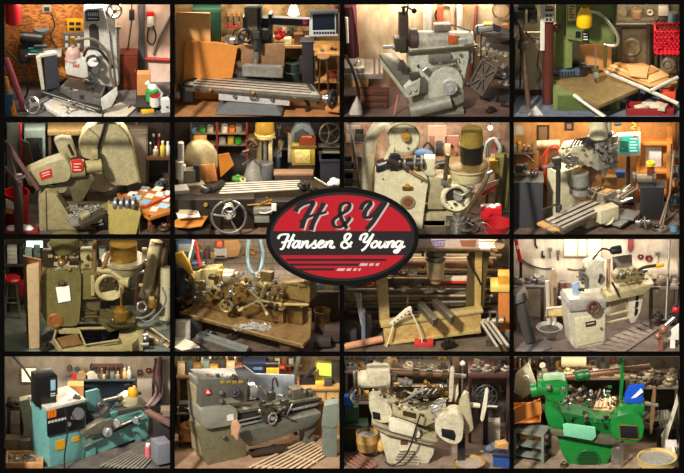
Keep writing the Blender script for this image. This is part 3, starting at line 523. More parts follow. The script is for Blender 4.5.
for i,(x,zy,y,yw,hx) in enumerate([(530,434,20,30,'cbbfa6'),(580,428,24,-20,'d8cdb8'),(600,424,40,50,'bfae90'),(555,424,48,10,'d4c9b6'),(625,430,14,70,'c4b69c')]): crate(b,x,zy,y,46,30,16,hx,'pale cardboard scrap piled in the dark red bin','cardboard_scrap','cardboard',yaw=yw,group='cardboard scraps in the red bin')
t=T(b,'building_post','dark red brown steel post standing left of the band saw','post',(152,None,130));t.one(m('5d2a22',.45,d=.4)).cyl(V((0,0,0)),V((0,0,420)),21,n=28)
t=T(b,'conduit_pipe','white conduit fixed beside the brown post','pipe',(128,195,110));t.one(m('e0dccc',.45,d=.15)).bx(-9,9,0,8,0,210,2)
t=T(b,'switch_box','grey double outlet box on the brown post','switch box',(153,82,96));t.part('box',m('c0bcae',.4,.2)).bx(-19,19,0,14,0,42);[t.part('outlet',BLACK).bx(-12+i*14,-3+i*14,-1.5,1,6+j*18,16+j*18,1) for i in range(2) for j in range(2)]
t=T(b,'drill_press','old rusty drill press with slim column at far left','drill press',(66,None,60));p=t.part('column',m('6a5440',.4,.3,.6));p.cyl(V((10,0,0)),V((-24,60,t.f(0,90,60).z)),10);s=p.sub('collar',DSTEEL);s.cyl((44,186,40),(50,160,40),17)
p=t.part('base',m('5a5a5c',.5));p.bx(-30,34,-28,30,0,10,3);p=t.part('drill_head',m('4f4a40',.45,.3,.5));p.fb(14,40,58,95,50,110,6);p.cyl((88,30,70),(88,82,70),20);p.cyl((30,18,80),(100,18,80),14)
p=t.part('feed_arm',DSTEEL);p.tube([(48,160,40),(85,140,50),(115,150,50)],5);p.tube([(60,120,55),(100,165,55)],4)
t=T(b,'cardboard_sheet','cardboard piece standing behind the saw blade','cardboard',(348,None,300));t.one(KRAFT).front([(284,170),(410,162),(412,262),(290,268)],0,6,1);t.parts[0].fb(300,255,400,None,1,5,0)
t=T(b,'panel_board','cream panel leaning behind the old drill press','panel',(92,None,210));Z=t.f(0,120,0).z;t.part('sheet',m('cfbf92',.7,d=.3)).bx(-38,36,0,10,20,Z,1);t.part('base_board',m('4a1d1a',.6)).bx(-80,38,-3,14,0,24,1)
pole(b,'hanging_cord','dark cord strung between the post and cream panel','cord',(118,195,190),[(110,250,185),(124,290,180),(110,320,180)],2.5,RUBBER)
t=T(b,'motor_pulley','small brown pulley hung on the green frame beside the post','pulley',(185,118,205));p=t.one(m('7a5c42',.5,.2));p.disc(V((0,0,20)),(.4,-1,0),20,14);p.disc(V((0,-10,20)),(.4,-1,0),9,10)
can(b,655,80,300,44,20,'4f6f78','teal drum at the upper right corner behind the red crate','steel_drum','drum');crate(b,618,52,320,40,30,40,'b5aa98','pale machine cabinet far back at the upper right','cabinet','cabinet')
t=T(b,'rag_heap','crumpled white scraps on the floor by the drill press foot','scraps',(100,None,6));p=t.one(m('cfcac0',.8));p.front([(70,456),(86,436),(100,420),(112,428),(136,456)],0,20,5)

OL=m('ada47e',.42,.05,.5,'5a4a24');OLD=m('8f8458',.5,.1,.5,'3d321a');REDL=m('c0281e',.45,d=.15);BIEGE=m('d6cda6',.42,0,.4,'6b5526')
# ================================================= bay 5: abrasive cut-off saw
b=setting(0,1,400,mwall('conc','5a5248','332e28','1a1612',5),mwall('conc','5c4c40','38302a'),lamp=.6)
t=T(b,'abrasive_saw','olive tan abrasive cutoff saw with big rounded wheel guard and red labels','saw',(300,None,60))
p=t.part('wheel_guard',OL);p.front([(306,150),(304,108),(318,62),(345,32),(385,14),(430,8),(466,20),(498,55),(520,110),(535,180),(550,250),(500,262),(455,266),(424,252),(402,215),(392,160),(350,158)],130,205,7)
s=p.sub('guard_rim',OLD);s.tube([(466,20,128),(498,55,128),(520,110,128),(535,180,128),(550,250,128)],5);s.tube([(346,34,128),(384,70,128),(394,120,128),(398,200,128),(424,252,128)],3)
s=p.sub('support_rod',BLACK);s.tube([(370,158,118),(392,90,118),(416,8,118)],6,k=1)
p=t.part('motor_housing',OL);p.front([(94,216),(180,178),(250,156),(272,178),(278,212),(268,246),(200,256),(112,268),(98,244)],0,70,6,16)
s=p.sub('red_label',REDL,'red maker label');s.front([(150,212),(198,196),(204,228),(158,242)],-3,2,0);s2=s.sub('label_lettering',m('d8b0a0',.6,d=0));s2.front([(160,216),(192,206),(193,210),(161,220)],-5,-3,0);s2.front([(162,226),(194,216),(195,219),(163,229)],-5,-3,0)
p=t.part('pulley_cover',OL);p.front([(208,84),(236,74),(276,78),(300,150),(262,158),(240,160)],70,110,5);s=p.sub('slot',BLACK);s.tube([(266,100,68),(284,140,68)],6)
p=t.part('spindle_drum',m('a39868',.45,.1,.4,'4a3a1c'));p.cyl((262,200,40),(332,192,44),36);s=p.sub('red_label',REDL,'red warning label');s.front([(274,164),(318,158),(328,178),(326,206),(280,214),(284,182)],2,10,3);s2=s.sub('label_lettering',m('d8b0a0',.6,d=0));[s2.fb(288,176+i*12,318-(i % 2)*8,180+i*12,0,3,0) for i in range(3)]
p.cyl((332,190,50),(398,182,60),26);p.fb(360,132,384,160,50,90,4)
p=t.part('pivot_bracket',m('6b6242',.5,.2,.5));p.front([(214,250),(360,216),(372,240),(330,310),(306,340),(280,330),(275,270)],40,100,5);p.cyl((236,268,36),(236,268,90),26);p=t.part('blade_disc',m('b8a888',.6,.1,.4));p.disc((400,232,168),Yx,62,5)
p=t.part('base',m('968c64',.45,.05,.5,'3a301a'));p.front([(146,310),(180,290),(222,300),(280,410),(350,420),(350,457),(148,457)],-20,60,5);p.front([(152,300),(176,286),(178,457),(150,457)],-30,-10,4);p.bx(-130,130,60,170,0,40,4)
p=t.part('chip_pan',m('8a857a',.5,.2,.5));p.top([(222,350),(330,330),(410,352),(402,400),(280,420)],60,12,3);p=t.part('chips',m('9a958c',.5,.3,.4),kind='stuff');g=random.Random(4);[p.ball(t.g(g.uniform(235,390),g.uniform(340,385),60+g.uniform(0,6)),g.uniform(3,7),(1.3,1,.7),6) for i in range(90)];p=t.part('work_vise',m('5a5444',.4,.4,.5));p.top([(306,394),(400,352),(416,372),(322,418)],80,20,2);p=t.part('pin',BRZ0);p.cyl((240,350,60),(240,312,60),6);s=p.sub('stop_block',OL);s.top([(312,376),(346,360),(356,374),(322,392)],98,16,2)
p.fb(340,400,376,444,-26,-5,3);mech(t,230,340,400,400,-20,30,14,[DSTEEL,OILY,STEEL,OLD],9,seed=11);s=p.sub('vise_jaw',BLACK);s.fb(372,390,424,430,-35,0,4);s.cyl((356,424,-40),(410,418,-46),8)
p=t.part('hand_lever',m('6d4c48',.45,d=.3));p.tube([(22,86,-40),(60,150,-42),(104,216,-44),(146,278,-40)],9);p.tube([(40,118,-42),(36,150,-50),(60,228,-60)],6);p.tube([(14,190,-60),(44,222,-62),(80,250,-58)],9);s=p.sub('lever_clamp',DSTEEL);s.fb(38,222,84,262,-64,-40,5);s.tube([(66,240,-60),(100,224,-56)],9)
p=t.part('lever_post',m('4a3a32',.4,.3));p.fb(50,262,86,None,-60,-30,4)
t=T(b,'plastic_bucket','red plastic bucket with pale label standing behind the lever post','bucket',(56,408,130));t.part('body',m('c41420',.35,d=.15)).lathe([(42,0),(44,4),(50,122),(53,124),(53,132),(48,132),(44,10)],V((0,0,0)));s=t.part('label',m('f0ead8',.6,d=.1));s.front([(14,320),(44,332),(48,360),(14,354)],-52,-40,1);s=t.part('label_stripe',YEL);s.front([(14,358),(44,362),(40,378),(14,374)],-51,-40,1);t.part('bail',STEEL).tube([V((-50,0,126)),V((-30,-30,108)),V((20,-46,104)),V((50,0,126))],2)
t=T(b,'stone_block','low brown block on the floor under the red bucket','block',(60,None,100));t.one(m('5a2c22',.8)).bx(-52,56,0,70,0,t.f(0,408,30).z,6)
t=T(b,'shop_rag','crumpled white rag in a red edged pan at lower left','rag',(78,None,0));p=t.part('pan',m('7a1c1a',.5));p.bx(-70,66,0,56,0,12,3);p=t.part('cloth',m('ddd6cc',.85,d=.2));[p.ball(V((random.uniform(-50,46),random.uniform(12,44),16)),random.uniform(11,18),(1.4,1,.7),8) for i in range(11)]
t=T(b,'scrap_tin','yellow olive tin box of coiled steel strip in front of the tray table','tin',(496,None,4));Z=t.f(0,350,0).z;p=t.part('box',m('aa9c58',.4,.1,.4,'5a4a1c'));w=4
p.prism([V((-66,0,0)),V((40,-16,0)),V((62,-6,Z-18)),V((-72,6,Z+14))],V((0,4,0)),1);p.bx(-70,-64,6,44,0,Z+10,1);p.bx(-68,54,40,46,0,Z+4,1);p.bx(50,56,4,40,0,Z-16,1);p.bx(-66,54,6,40,0,4,0)
for k in range(4): t.part('steel_coil',m('8a8a8c',.35,.6)).ring(V((-40+k*24,22,Z+6)),(1,-.2,0),22,5,sq=1.6)
t=T(b,'tray_table','low orange wooden table covered with paper cards','table',(590,None,0));Z=78;W_=m('c07a34',.5,d=.3,dc='7a4414');TP=[(458,304),(576,268),(674,290),(674,366),(590,392)]
t.part('top',W_).top(TP,Z,14,2);t.part('rim',m('a86426',.5)).prism([t.g(456,302,Z),t.g(588,392,Z),t.g(594,388,Z),t.g(464,300,Z)],V((0,0,9)),1)
for x,zy in ((474,310),(590,384),(664,366),(580,276)): q=t.g(x,zy,Z-14);t.part('leg',m('8a5424',.55)).bx(q.x-7,q.x+7,q.y,q.y+12,0,Z-14,1)
cards=[(512,304,34,'e8e4d8','white card at the far left of the orange table'),(562,284,34,'dfe4e8','white card at the back of the orange table'),(612,284,34,'e8dcc0','cream card at the back right of the orange table'),(530,318,40,'9cc4d8','pale blue card on the left of the orange table'),(562,336,36,'7fb0cc','darker blue card near the front left of the orange table'),(622,306,34,'efe9dc','white card right of centre on the orange table'),(652,300,28,'cfd6d8','grey white card in the far right corner of the orange table'),(582,312,34,'d8cfb8','buff card in the middle of the orange table'),(638,352,44,'a8cfe2','blue card at the front right of the orange table'),(604,366,28,'e6dfce','cream card at the front corner of the orange table'),(650,326,30,'f0ece0','narrow white card at the right end of the orange table')]
for i,(x,zy,w,hx,l) in enumerate(cards): paper(b,x,zy,(458-zy-C*(Z+.5))/S,w,40,l,hx,random.uniform(-40,-10),2,name='paper_card',cat='card')
yy=lambda zy: (458-zy-C*(Z+6))/S
pole(b,'steel_rule','red bar lying across the cards on the orange table','bar',(566,352,yy(352)),[(674,302,yy(302))],4,REDL,k=1)
for i,(x,zy,l) in enumerate(((600,445,'dark flange on the floor beneath the card covered table'),(645,440,'rusty collar on the floor under the right of the card table'))): rough_part(b,x,zy,30,i*4,22,'6a5040',l)
t=bench(b,'workbench','tan topped bench along the back wall behind the saw',178,335,44,300,396,20,m('b59868',.55,d=.35),m('46362a',.6),shelf=130)
for i,(x,w,h,hx,l) in enumerate(((206,34,66,'2c3038','black box on the shelf under the tan bench'),(245,30,54,'4a5560','blue grey box on the shelf under the tan bench'),(288,44,60,'3a2c24','brown box on the shelf under the tan bench, right end'))): T2=T(b,('tool_box','metal_box','wooden_box')[i],l,'box',(x,458-C*130-S*310,310));T2.part('body',m(hx,.5)).bx(-w/2,w/2,0,60,0,h);T2.part('handle',STEEL).tube([V((-10,-3,h*.6)),V((0,-7,h*.6)),V((10,-3,h*.6))],2)
t=T(b,'utility_cabinet','grey green cabinet standing at the back left behind the lever','cabinet',(45,None,320));Z=t.f(0,8,0).z;t.part('body',m('5f6a64',.5)).bx(-34,30,0,60,0,Z);t.part('door',m('6c7770',.45)).bx(-30,26,-4,0,8,Z-6)
t=T(b,'welding_machine','pale teal machine with hose standing left of the tan bench','machine',(118,None,290));Z=t.f(0,40,0).z;t.part('case',m('8fa09a',.45,d=.3)).bx(-34,50,0,70,0,Z,5);t.part('panel',GUN).bx(-26,40,-4,0,Z*.55,Z*.9);t.part('hose',RUBBER).tube([V((20,-8,Z*.85)),V((40,-14,Z*.6)),V((60,-20,Z*.3)),V((80,-24,Z*.2))],4)
t=T(b,'wooden_plank','dark brown plank leaning behind the hand lever','plank',(100,None,230));t.one(m('3c2a20',.6)).front([(74,80),(104,92),(140,250),(120,300),(80,260)],0,8,1)
t=T(b,'dark_cabinet','grey brown machine cabinet behind the wheel guard','cabinet',(540,None,300));Z=t.f(0,42,0).z;t.part('body',m('6b6254',.55,d=.5)).bx(-45,40,0,60,0,Z);t.part('panel',m('7a705f',.5)).bx(-40,34,-3,0,20,Z-8)
t=bench(b,'cluttered_bench','dark bench heaped with bottles at the right behind the table',570,676,150,290,390,12,m('6b4a30',.55),m('2c201a',.6),shelf=70);zz=458-C*t.Z
for i,(x,y,h,r,hx,l) in enumerate(((590,320,54,9,'3a2c20','brown bottle at the left end of the bottle bench'),(612,310,40,12,'b5a888','beige squat bottle on the bottle bench'),(640,305,66,11,'c9b04a','yellow spray bottle on the bottle bench'),(660,315,60,10,'d8d2c2','white bottle at the right end of the bottle bench'),(625,345,80,9,'7a2a20','dark red bottle at the back of the bottle bench'),(602,350,76,10,'30343a','black bottle at the back of the bottle bench'))): bottle(b,x,zz-S*y,y,h,r,hx,l)
for i,(x,y,hx,l) in enumerate(((590,300,'2a2c30','black part under the bottle bench'),(622,300,'6a7078','grey metal part on the shelf under the bottle bench'),(654,300,'30302c','dark part on the shelf right end under the bottle bench'),(635,330,'8a8f94','silver ring at the back of the shelf under the bottle bench'))): rough_part(b,x,458-C*70-S*y,y,i+1,18,hx,l)
rough_part(b,590,250+60,250,2,20,'2a2622','black casting stacked on the floor beside the bottle bench') if 0 else None
pole(b,'steel_rod','thin red rod standing between grey green cabinet and teal machine','rod',(78,331,300),[(68,10,300)],5,REDL)

# ================================================= bay 6: mill table with handwheel, cut-off machines behind
b=setting(1,1,430,mwall('conc','3c342c','1e1814','100c0a',6),mwall('conc','8a6a50','5a4434'),lamp=.9)
DK=m('2e271f',.45,.2,.5)
t=T(b,'milling_machine','dark mill with long shiny slotted table and big silver handwheel','milling machine',(340,None,50),2)
ZT=118;p=t.part('table',m('574a38',.35,.4,.5));p.top([(12,316),(12,290),(180,248),(600,238),(640,272),(190,300)],ZT,40,2)
s=p.sub('table_top',m('dcd5c5',.35,.15,.3));s.top([(186,296),(208,252),(508,240),(566,272)],ZT+1.5,2,0)
for k in range(4):
    u=.16+k*.22;L0=(186+22*u,296-44*u);R0=(566-58*u,272-32*u);sl=p.sub('slot',m('3a3026',.5,.3));sl.top([L0,(L0[0]+1.5,L0[1]-3.2),(R0[0]-5,R0[1]-2.6),R0],ZT+2.2,1,0)
p=t.part('apron',DK);p.fb(12,322,330,None,0,60,3);p.fb(330,330,560,None,14,60,3)
p=t.part('handwheel',CHROME);p.ring((228,388,-70),(0,-1,.08),68,5,48);p.cyl((228,388,-66),(228,388,0),14);[p.tube([(228,388,-72),(228+64*math.cos(a),388-60*math.sin(a),-70)],4,k=1) for a in (.9,3.0,5.2)]
s=p.sub('hub_spring',m('c9bfae',.25,.7));[s.ring((228,372-k*10,-60+k*14),(0,-1,.2),26-k*4,4) for k in range(3)];s.cyl((228,388,-84),(228,388,-70),12);s=p.sub('handle',m('6b5a4a',.4));s.cyl((238,322,-76),(206,330,-110),7)
p=t.part('knee_screw',BRASS);p.cyl((300,342,-10),(400,334,-10),4);p.cyl((380,310,-6),(380,340,-6),5);p.tube([(340,345,-12),(370,330,-16),(400,318,-14)],4);p.cyl((134,340,-14),(134,340,0),9)
p=t.part('counter_block',m('9a958a',.4,.3));p.fb(326,358,400,378,-20,14,3);p.fb(330,392,390,412,-30,10,3);s=p.sub('cable_plug',PAPER);s.fb(398,340,418,366,-30,-14,3);s.tube([(400,366,-24),(370,374,-26),(350,370,-22)],3)
p=t.part('table_vise',BLACK);p.top([(112,276),(196,236),(212,246),(130,292)],ZT+20,18,3);p.top([(150,262),(176,246),(184,256),(160,272)],ZT+34,16,3);s=p.sub('vise_rod',STEEL);s.cyl((108,262,90),(140,276,70),5)
zt=lambda y: 458-C*ZT-S*y
for i,(x,y,w,d,h,hx,l) in enumerate(((40,128,60,60,16,'d6cfc2','heap of pale papers at the left end of the mill table'),(100,70,60,40,10,'c6beb0','pale folded cloth in front of the table vise'),(36,62,50,40,8,'b5a78e','tan pad at the front left corner of the mill table'),(95,190,70,40,12,'9a8c7a','grey brown block behind the table vise'))): crate(b,x,zt(y),y,w,d,h,hx,l,('paper_heap','folded_cloth','pad','block')[i],('papers','cloth','pad','block')[i],yaw=12)
for i,(x,y,hx,l) in enumerate(((530,175,'2a2a2c','black vise part lying at the right end of the mill table'),(560,170,'3a3836','dark bracket lying beside the black vise part'),(520,200,'4a4844','grey casting at the far right of the mill table'))): rough_part(b,x,zt(y),y,i+2,20,hx,l)
pole(b,'steel_strip','pale flat strip slanting off the right end of the mill table','strip',(570,232,180),[(630,268,120)],5,STEEL,k=1)
t=T(b,'wadded_paper','white crumpled paper at the right edge by the blue bin','paper',(648,262,120));p=t.one(PAPER);[p.ball(V((random.uniform(-20,20),random.uniform(-10,10),10+random.uniform(0,14))),13,(1.2,1,.8),8) for i in range(7)]
t=T(b,'low_cabinet','dark steel cabinet under the papers at the lower left','cabinet',(60,None,-32));t.part('body',DK).bx(-48,96,0,60,0,34,2);t.part('door',m('3a3028',.5)).bx(-44,92,-3,0,3,30,1)
t=T(b,'cardboard_flap','orange cardboard flap under white papers at lower left','cardboard',(84,428,-30));t.one(m('c8802e',.7,d=.2)).top([(12,402),(80,350),(158,350),(152,372),(120,424),(60,432),(12,426)],14,4,1)
paper(b,70,400,-20,90,50,'white paper on the orange cardboard flap',yaw=10,th=3).oz +=8;paper(b,60,384,6,70,34,'tan paper behind the white paper on the flap','d0b890',-8,3).oz +=8
# behind the table
t=T(b,'disc_saw','tan cutoff saw with big half round guard at the left','saw',(115,None,285));p=t.part('guard',m('c4b284',.5,d=.4));p.front([(50,176),(44,152),(52,122),(74,100),(106,90),(136,96),(162,116),(178,145),(182,182),(178,208),(160,205),(150,172),(100,172),(70,190)],0,46,6);p=t.part('arm',m('b5884a',.5));p.fb(84,70,136,96,30,60,4);p=t.part('frame',m('b0a688',.5,d=.4));p.bx(-50,40,10,60,0,t.f(0,200,10).z,4)
s=p.sub('blade_cover',m('c2b28a',.5,d=.4));s.front([(60,176),(108,172),(176,196),(172,206),(60,200)],6,14,2)
t=T(b,'standing_tube','tall white cylinder tube standing at the far left','tube',(34,None,215));Z=t.f(0,90,0).z;p=t.one(m('d9d3c4',.5));p.cyl(V((0,0,0)),V((0,0,Z)),13);p.cyl(V((-6,-12,Z*.5)),V((-6,-12,Z*.75)),16);p.cyl(V((0,0,Z*.6)),V((0,0,Z*.68)),20)
for i,(poly,y,hx,l) in enumerate((([(108,180),(168,176),(180,244),(120,250)],262,'e0924a','orange board hanging below the half round guard'),([(182,140),(226,132),(246,180),(192,230)],275,'b8701e','tilted brown orange cardboard right of the saw guard'))): t=T(b,'cardboard_sheet',l,'cardboard',(150,None,y));t.one(m(hx,.6,d=.2)).front(poly+[],0,5,1);
t=T(b,'drill_press','drill press with brass coloured belt cover and grey cone base','drill press',(345,None,295));p=t.part('belt_cover',m('c49a3a',.28,.5,.3));Z=t.f(368,64,40).z;p.cyl(V((24,40,Z)),V((24,40,Z+90)),40,38);s=p.sub('band',m('e0c878',.3,.4));s.cyl(V((24,40,Z)),V((24,40,Z+18)),42)
p=t.part('head',m('4f3d28',.4,.3,.5));p.fb(304,72,338,150,0,50,5);p.cyl((320,150,20),(320,195,20),12);p.wheel((326,104,-10),(.2,-1,0),16,4,3,6);p.cyl((280,130,0),(310,120,0),8);p.tube([(296,86,0),(316,78,-10),(336,100,-14)],6)
p=t.part('column',m('d0bc8a',.4,.2,.4));p.fb(334,70,356,180,30,60,3);p.fb(384,76,400,180,30,60,3);s=p.sub('spindle',STEEL);s.cyl((370,70,40),(370,172,40),9)
p=t.part('work_head',m('6b6c6a',.4,.3,.4));p.cyl((376,168,20),(376,246,20),28);p=t.part('cone_base',m('8c8a80',.45,.2,.4));p.lathe([(60,0),(58,30),(38,90),(24,150),(18,160)],(325,300,20));p=t.part('feed_levers',DSTEEL);[p.tube([(320,150,0),(320+dx,150+dy,-16)],4,k=1) for dx,dy in ((-40,30),(-46,-16),(30,36))]
t=T(b,'belt_sander','sander with grey arch, yellow tank and brown motor at upper right','sander',(530,None,330));p=t.part('arch',m('7c8a8a',.4,.2,.3));p.front([(470,100),(474,50),(492,20),(520,10),(552,22),(572,60),(574,100)],40,80,6);s=p.sub('arch_opening',m('3a4446',.5));s.front([(484,100),(490,52),(520,34),(548,52),(556,100)],36,42,3);p=t.part('frame_leg',m('9a8c70',.5));p.fb(462,60,478,170,30,60,3)
p=t.part('motor',m('7a3a20',.35,.2,.3));p.fb(506,76,576,112,0,50,8);p.cyl((516,70,24),(560,70,24),14);p=t.part('tank',m('a89038',.4,d=.4));p.fb(478,106,572,182,-4,60,5);s=p.sub('tank_rim',m('5a4a20',.5));s.fb(474,104,578,114,-8,-2,2);s=p.sub('tank_panel',m('d8c878',.5,d=.5));s.fb(490,120,552,172,-8,-3,1);p=t.part('stand',m('4a3a2a',.5));p.bx(-45,40,6,56,0,t.f(0,182,6).z,3)
t=T(b,'large_handwheel','dark spoked wheel standing at the upper right corner','wheel',(632,None,366));p=t.part('wheel',m('5a5248',.4,.4));Z=t.f(0,52,0).z;p.wheel(V((0,0,Z)),(.2,-1,.3),42,5,5,9);t.part('stand',m('3a342c',.5)).bx(-30,36,14,50,0,Z-4,3);p=t.part('cross_beam',m('8c8070',.45,.3));p.bx(-50,44,4,14,Z-66,Z-50,2);p.bx(-50,44,4,14,Z-94,Z-84,2)
t=T(b,'storage_bin','dark navy plastic bin at the right behind the mill table','bin',(640,None,290));Z=t.f(0,158,0).z;t.part('body',m('23242e',.5)).bx(-48,42,0,60,0,Z,4);t.part('lid',m('2c2e38',.45)).bx(-52,46,-4,64,Z-12,Z,3)
t=bench(b,'brown_counter','brown topped low counter behind the mill table',400,560,205,170,300,18,m('7a5c48',.5),m('3c2c22',.6)) if 0 else T(b,'brown_counter','brown low counter behind the right of the mill table','counter',(475,None,272));Z=t.f(0,214,0).z;t.part('top',m('8f6f56',.5,d=.3)).bx(-70,90,0,46,Z-10,Z,2);t.part('cabinet',m('4a362a',.5)).bx(-66,86,4,44,0,Z-10,1)
t=T(b,'steel_shelving','tall shelving with small goods at the upper left','shelving',(190,None,368));zs=[t.f(0,52,0).z,t.f(0,98,0).z]
for z in zs: t.part('shelf',m('7a6a58',.5)).bx(-120,110,0,60,z-6,z,1)
[t.part('post',m('8a2a24',.5) if x > -40 else m('4a443c',.5)).bx(x,x+7,0,8,0,380,0) for x in (-120,-16,104)]
it=[(82,0,24,'4a6a8a','blue tin at the left end of the top shelf, upper left shelving'),(118,0,22,'3f8a3a','green plastic box on the top shelf of the upper left shelving'),(150,0,26,'b5a890','tan tin on the top shelf beside the green box'),(208,0,30,'c9c0a8','cream tin on the top shelf right of the red post'),(238,0,24,'d8742a','orange ball tin on the top shelf of the shelving'),(265,0,30,'8a8478','grey tin at the right end of the top shelf'),(90,1,30,'d8942e','orange tin on the lower shelf of the shelving, far left'),(198,1,24,'a8a090','grey tin on the lower shelf beside the red post'),(232,1,28,'c9a23a','yellow tin on the lower shelf, middle right'),(262,1,24,'3a9a3a','green tin at the right of the lower shelf')]
for x,k,h,hx,l in it: can(b,x,(52,98)[k]-S*10,378,h,13,hx,l,lid=hx)
t=T(b,'coolant_pump','blue grey motor pump right of the brass cover drill press','pump',(420,None,362));Z=t.f(0,150,0).z;t.part('body',m('4a5560',.45,.2)).cyl(V((0,14,0)),V((0,14,Z)),13);t.part('head',m('5f6a70',.4,.3)).bx(-18,18,0,30,Z,Z+26,4);t.part('outlet_pipe',STEEL).tube([V((0,0,Z+20)),V((14,-8,Z+44)),V((22,-4,Z+74))],4)
rough_part(b,262,240,262,1,24,'4a8a3a','green painted gear behind the table, left of the cone base',me=.1);rough_part(b,276,256,256,4,22,'b5a07a','tan collar behind the table, left of the cone base',me=.2)
crate(b,70,258,205,44,40,60,'8a8072','grey brown box between white tube and table','metal_box',yaw=8);crate(b,96,250,215,26,26,74,'3a3632','black bottle case beside the grey brown box','case',yaw=-8)

# ================================================= bay 7: cream gear shaper
b=setting(2,1,400,mwall('conc','c8a890','8a6a58','4a3a34',5),mwall('conc','5c4a3c','3a2e26'))
CR=m('d2cba8',.4,0,.4,'6b5a30');CRD=m('a89f7c',.42,.1,.5,'4a3d20')
t=T(b,'gear_shaper','cream gear shaper with brass topped spindle head and round belt cover','gear shaper',(270,None,50))
p=t.part('cabinet',CR);p.front([(136,457),(134,250),(146,222),(172,210),(300,212),(340,222),(348,250),(338,320),(322,457)],0,130,6,14)
mech(t,170,160,400,205,0,40,10,[DSTEEL,OILY,CRD,BRASS],9,seed=13);mech(t,400,240,580,380,-10,40,12,[DSTEEL,OILY,CRD,STEEL],9,seed=14);mech(t,420,380,540,440,-50,-20,8,[DSTEEL,STEEL],9,seed=15);s=p.sub('round_plate',m('8a7458',.5,d=.4));s.disc((267,330,-3),Yx,30,6);s.sub('plate_centre',m('7a4a30',.5)).disc((267,328,-7),Yx,19,4);s=p.sub('latch',BRASS);s.fb(244,268,286,282,-10,0,3);s.cyl((264,264,-10),(264,264,0),9);[p.sub('corner_screw',DSTEEL).cyl((x,y,-3),(x,y,1),4) for x,y in ((168,238),(322,248),(278,392))]
p=t.part('slide_block',CRD);p.fb(346,234,412,360,20,110,8)
p=t.part('belt_cover',CR);p.disc((250,74,56),Yx,66,34,40);s=p.sub('hub',BRASS);s.cyl((258,70,22),(258,70,40),19);s.cyl((258,70,14),(258,70,24),9);s=p.sub('cover_rim',CRD);s.ring((250,74,40),Yx,64,4)
[p.sub('stud',DSTEEL).cyl((258+x,70+y,28),(258+x,70+y,40),4) for x,y in ((-48,-20),(40,-34),(6,-28),(10,44))]
p=t.part('column_arch',m('b3aa90',.45,.1,.4,'5a4a30'));p.tube([(100,330,120),(106,180,120),(118,90,120),(142,38,120),(180,18,120),(206,40,110)],26,n=12)
p=t.part('drive_shaft',m('3a3632',.35,.4,.4));p.cyl((150,186,40),(240,160,40),26);p.cyl((230,178,36),(335,176,36),24);p.cyl((186,160,20),(236,180,20),20);s=p.sub('collar',STEEL);[s.cyl((x,172,36),(x+8,172,36),30) for x in (250,290,318)];p.cyl((376,180,50),(420,172,50),16)
p=t.part('motor_box',BLACK);p.fb(196,142,230,210,8,30,3);p.fb(140,188,176,212,10,40,3)
p=t.part('shaft_bearing',CR);p.fb(330,156,378,226,30,80,8);p=t.part('belt_arm',CR);p.front([(160,180),(200,108),(214,112),(206,200),(170,205)],30,60,4)
p=t.part('clamp_lever',m('8a6a48',.4,.3));p.tube([(262,196,0),(290,216,-10),(332,238,-20)],7);s=p.sub('knob',DSTEEL);s.cyl((256,188,0),(270,202,0),13)
p=t.part('cutter_ring',CR);p.ring((458,308,30),(.12,-1,0),50,12,40,10);p.cyl((462,306,36),(458,306,80),60);s=p.sub('cutter_head',m('2c2820',.5,.3));s.disc((458,308,34),(.12,-1,0),42,10);s2=s.sub('spindle',STEEL);s2.cyl((470,306,10),(466,306,34),20);s2.tube([(450,288,18),(490,300,10),(530,268,10)],7)
p=t.part('spindle_pan',m('d6cd9c',.35,.1,.4,'8a7420'));p.lathe([(64,0),(70,10),(74,48),(82,52),(82,60),(74,60)],(506,236,70));s=p.sub('pan_rim',m('7a6436',.4,.3));s.lathe([(80,58),(84,62),(82,66),(60,76)],(506,236,70));p.fb(404,236,470,300,40,80,6)
p=t.part('ram_motor',m('b59a4a',.28,.5,.35));Z=t.f(522,100,70).z;p.cyl(V((252,70,Z-4)),V((252,70,408)),48,44);s=p.sub('motor_band',m('2a2622',.35,.3));s.cyl(V((252,70,Z-96)),V((252,70,Z-4)),44,48);s.cyl(V((252,70,Z-6)),V((252,70,Z+4)),52)
p=t.part('guide_rod',m('6a5a44',.35,.5));p.cyl((414,262,10),(426,140,10),9);p.tube([(505,372,0),(540,310,-10),(582,238,0),(590,205,10)],8);s=p.sub('rod_joint',STEEL);s.cyl((584,214,0),(606,206,0),10);p.sub('rod_clamp',STEEL).fb(400,246,432,266,-2,24,4);p.sub('pin',STEEL).cyl((500,262,-4),(530,272,-8),8)
p=t.part('work_spindle',m('8f8c82',.25,.7,.3));p.cyl((470,440,-20),(470,402,-20),38);p.cyl((470,408,-20),(470,390,-20),28);p.cyl((470,394,-20),(470,374,-20),10);s=p.sub('spindle_base',DSTEEL);s.cyl((470,452,-20),(470,436,-20),52);s.ring((500,426,-30),Zx,40,6);s.fb(420,400,446,452,-40,0,4)
p=t.part('base',CRD);p.bx(40,180,20,130,0,60,6);p.fb(330,400,420,457,20,80,4)
t=T(b,'plastic_bucket','red bucket at the lower right with wire bail','bucket',(625,454,15));p=t.part('body',m('a81820',.4,d=.2));p.lathe([(52,0),(56,42),(59,46),(55,46),(48,6)],V((0,0,0)));t.part('bail',STEEL).tube([V((-56,0,44)),V((-40,-50,20)),V((0,-60,8)),V((40,-40,20)),V((56,0,44))],1.6)
t=T(b,'parts_box','red plastic box of white scraps behind the red bucket','box',(600,395,95));p=t.part('body',m('c81c24',.4));p.bx(-40,44,0,50,0,44,3);q=t.part('contents',PAPER);[q.ball(V((random.uniform(-28,30),random.uniform(10,40),46)),9,(1.4,1,.7),8) for i in range(8)]
pole(b,'wire_loop','thin wire loop curling before the red buckets','wire',(545,440,5),[(560,412,5),(590,420,0),(610,450,0)],2,STEEL)
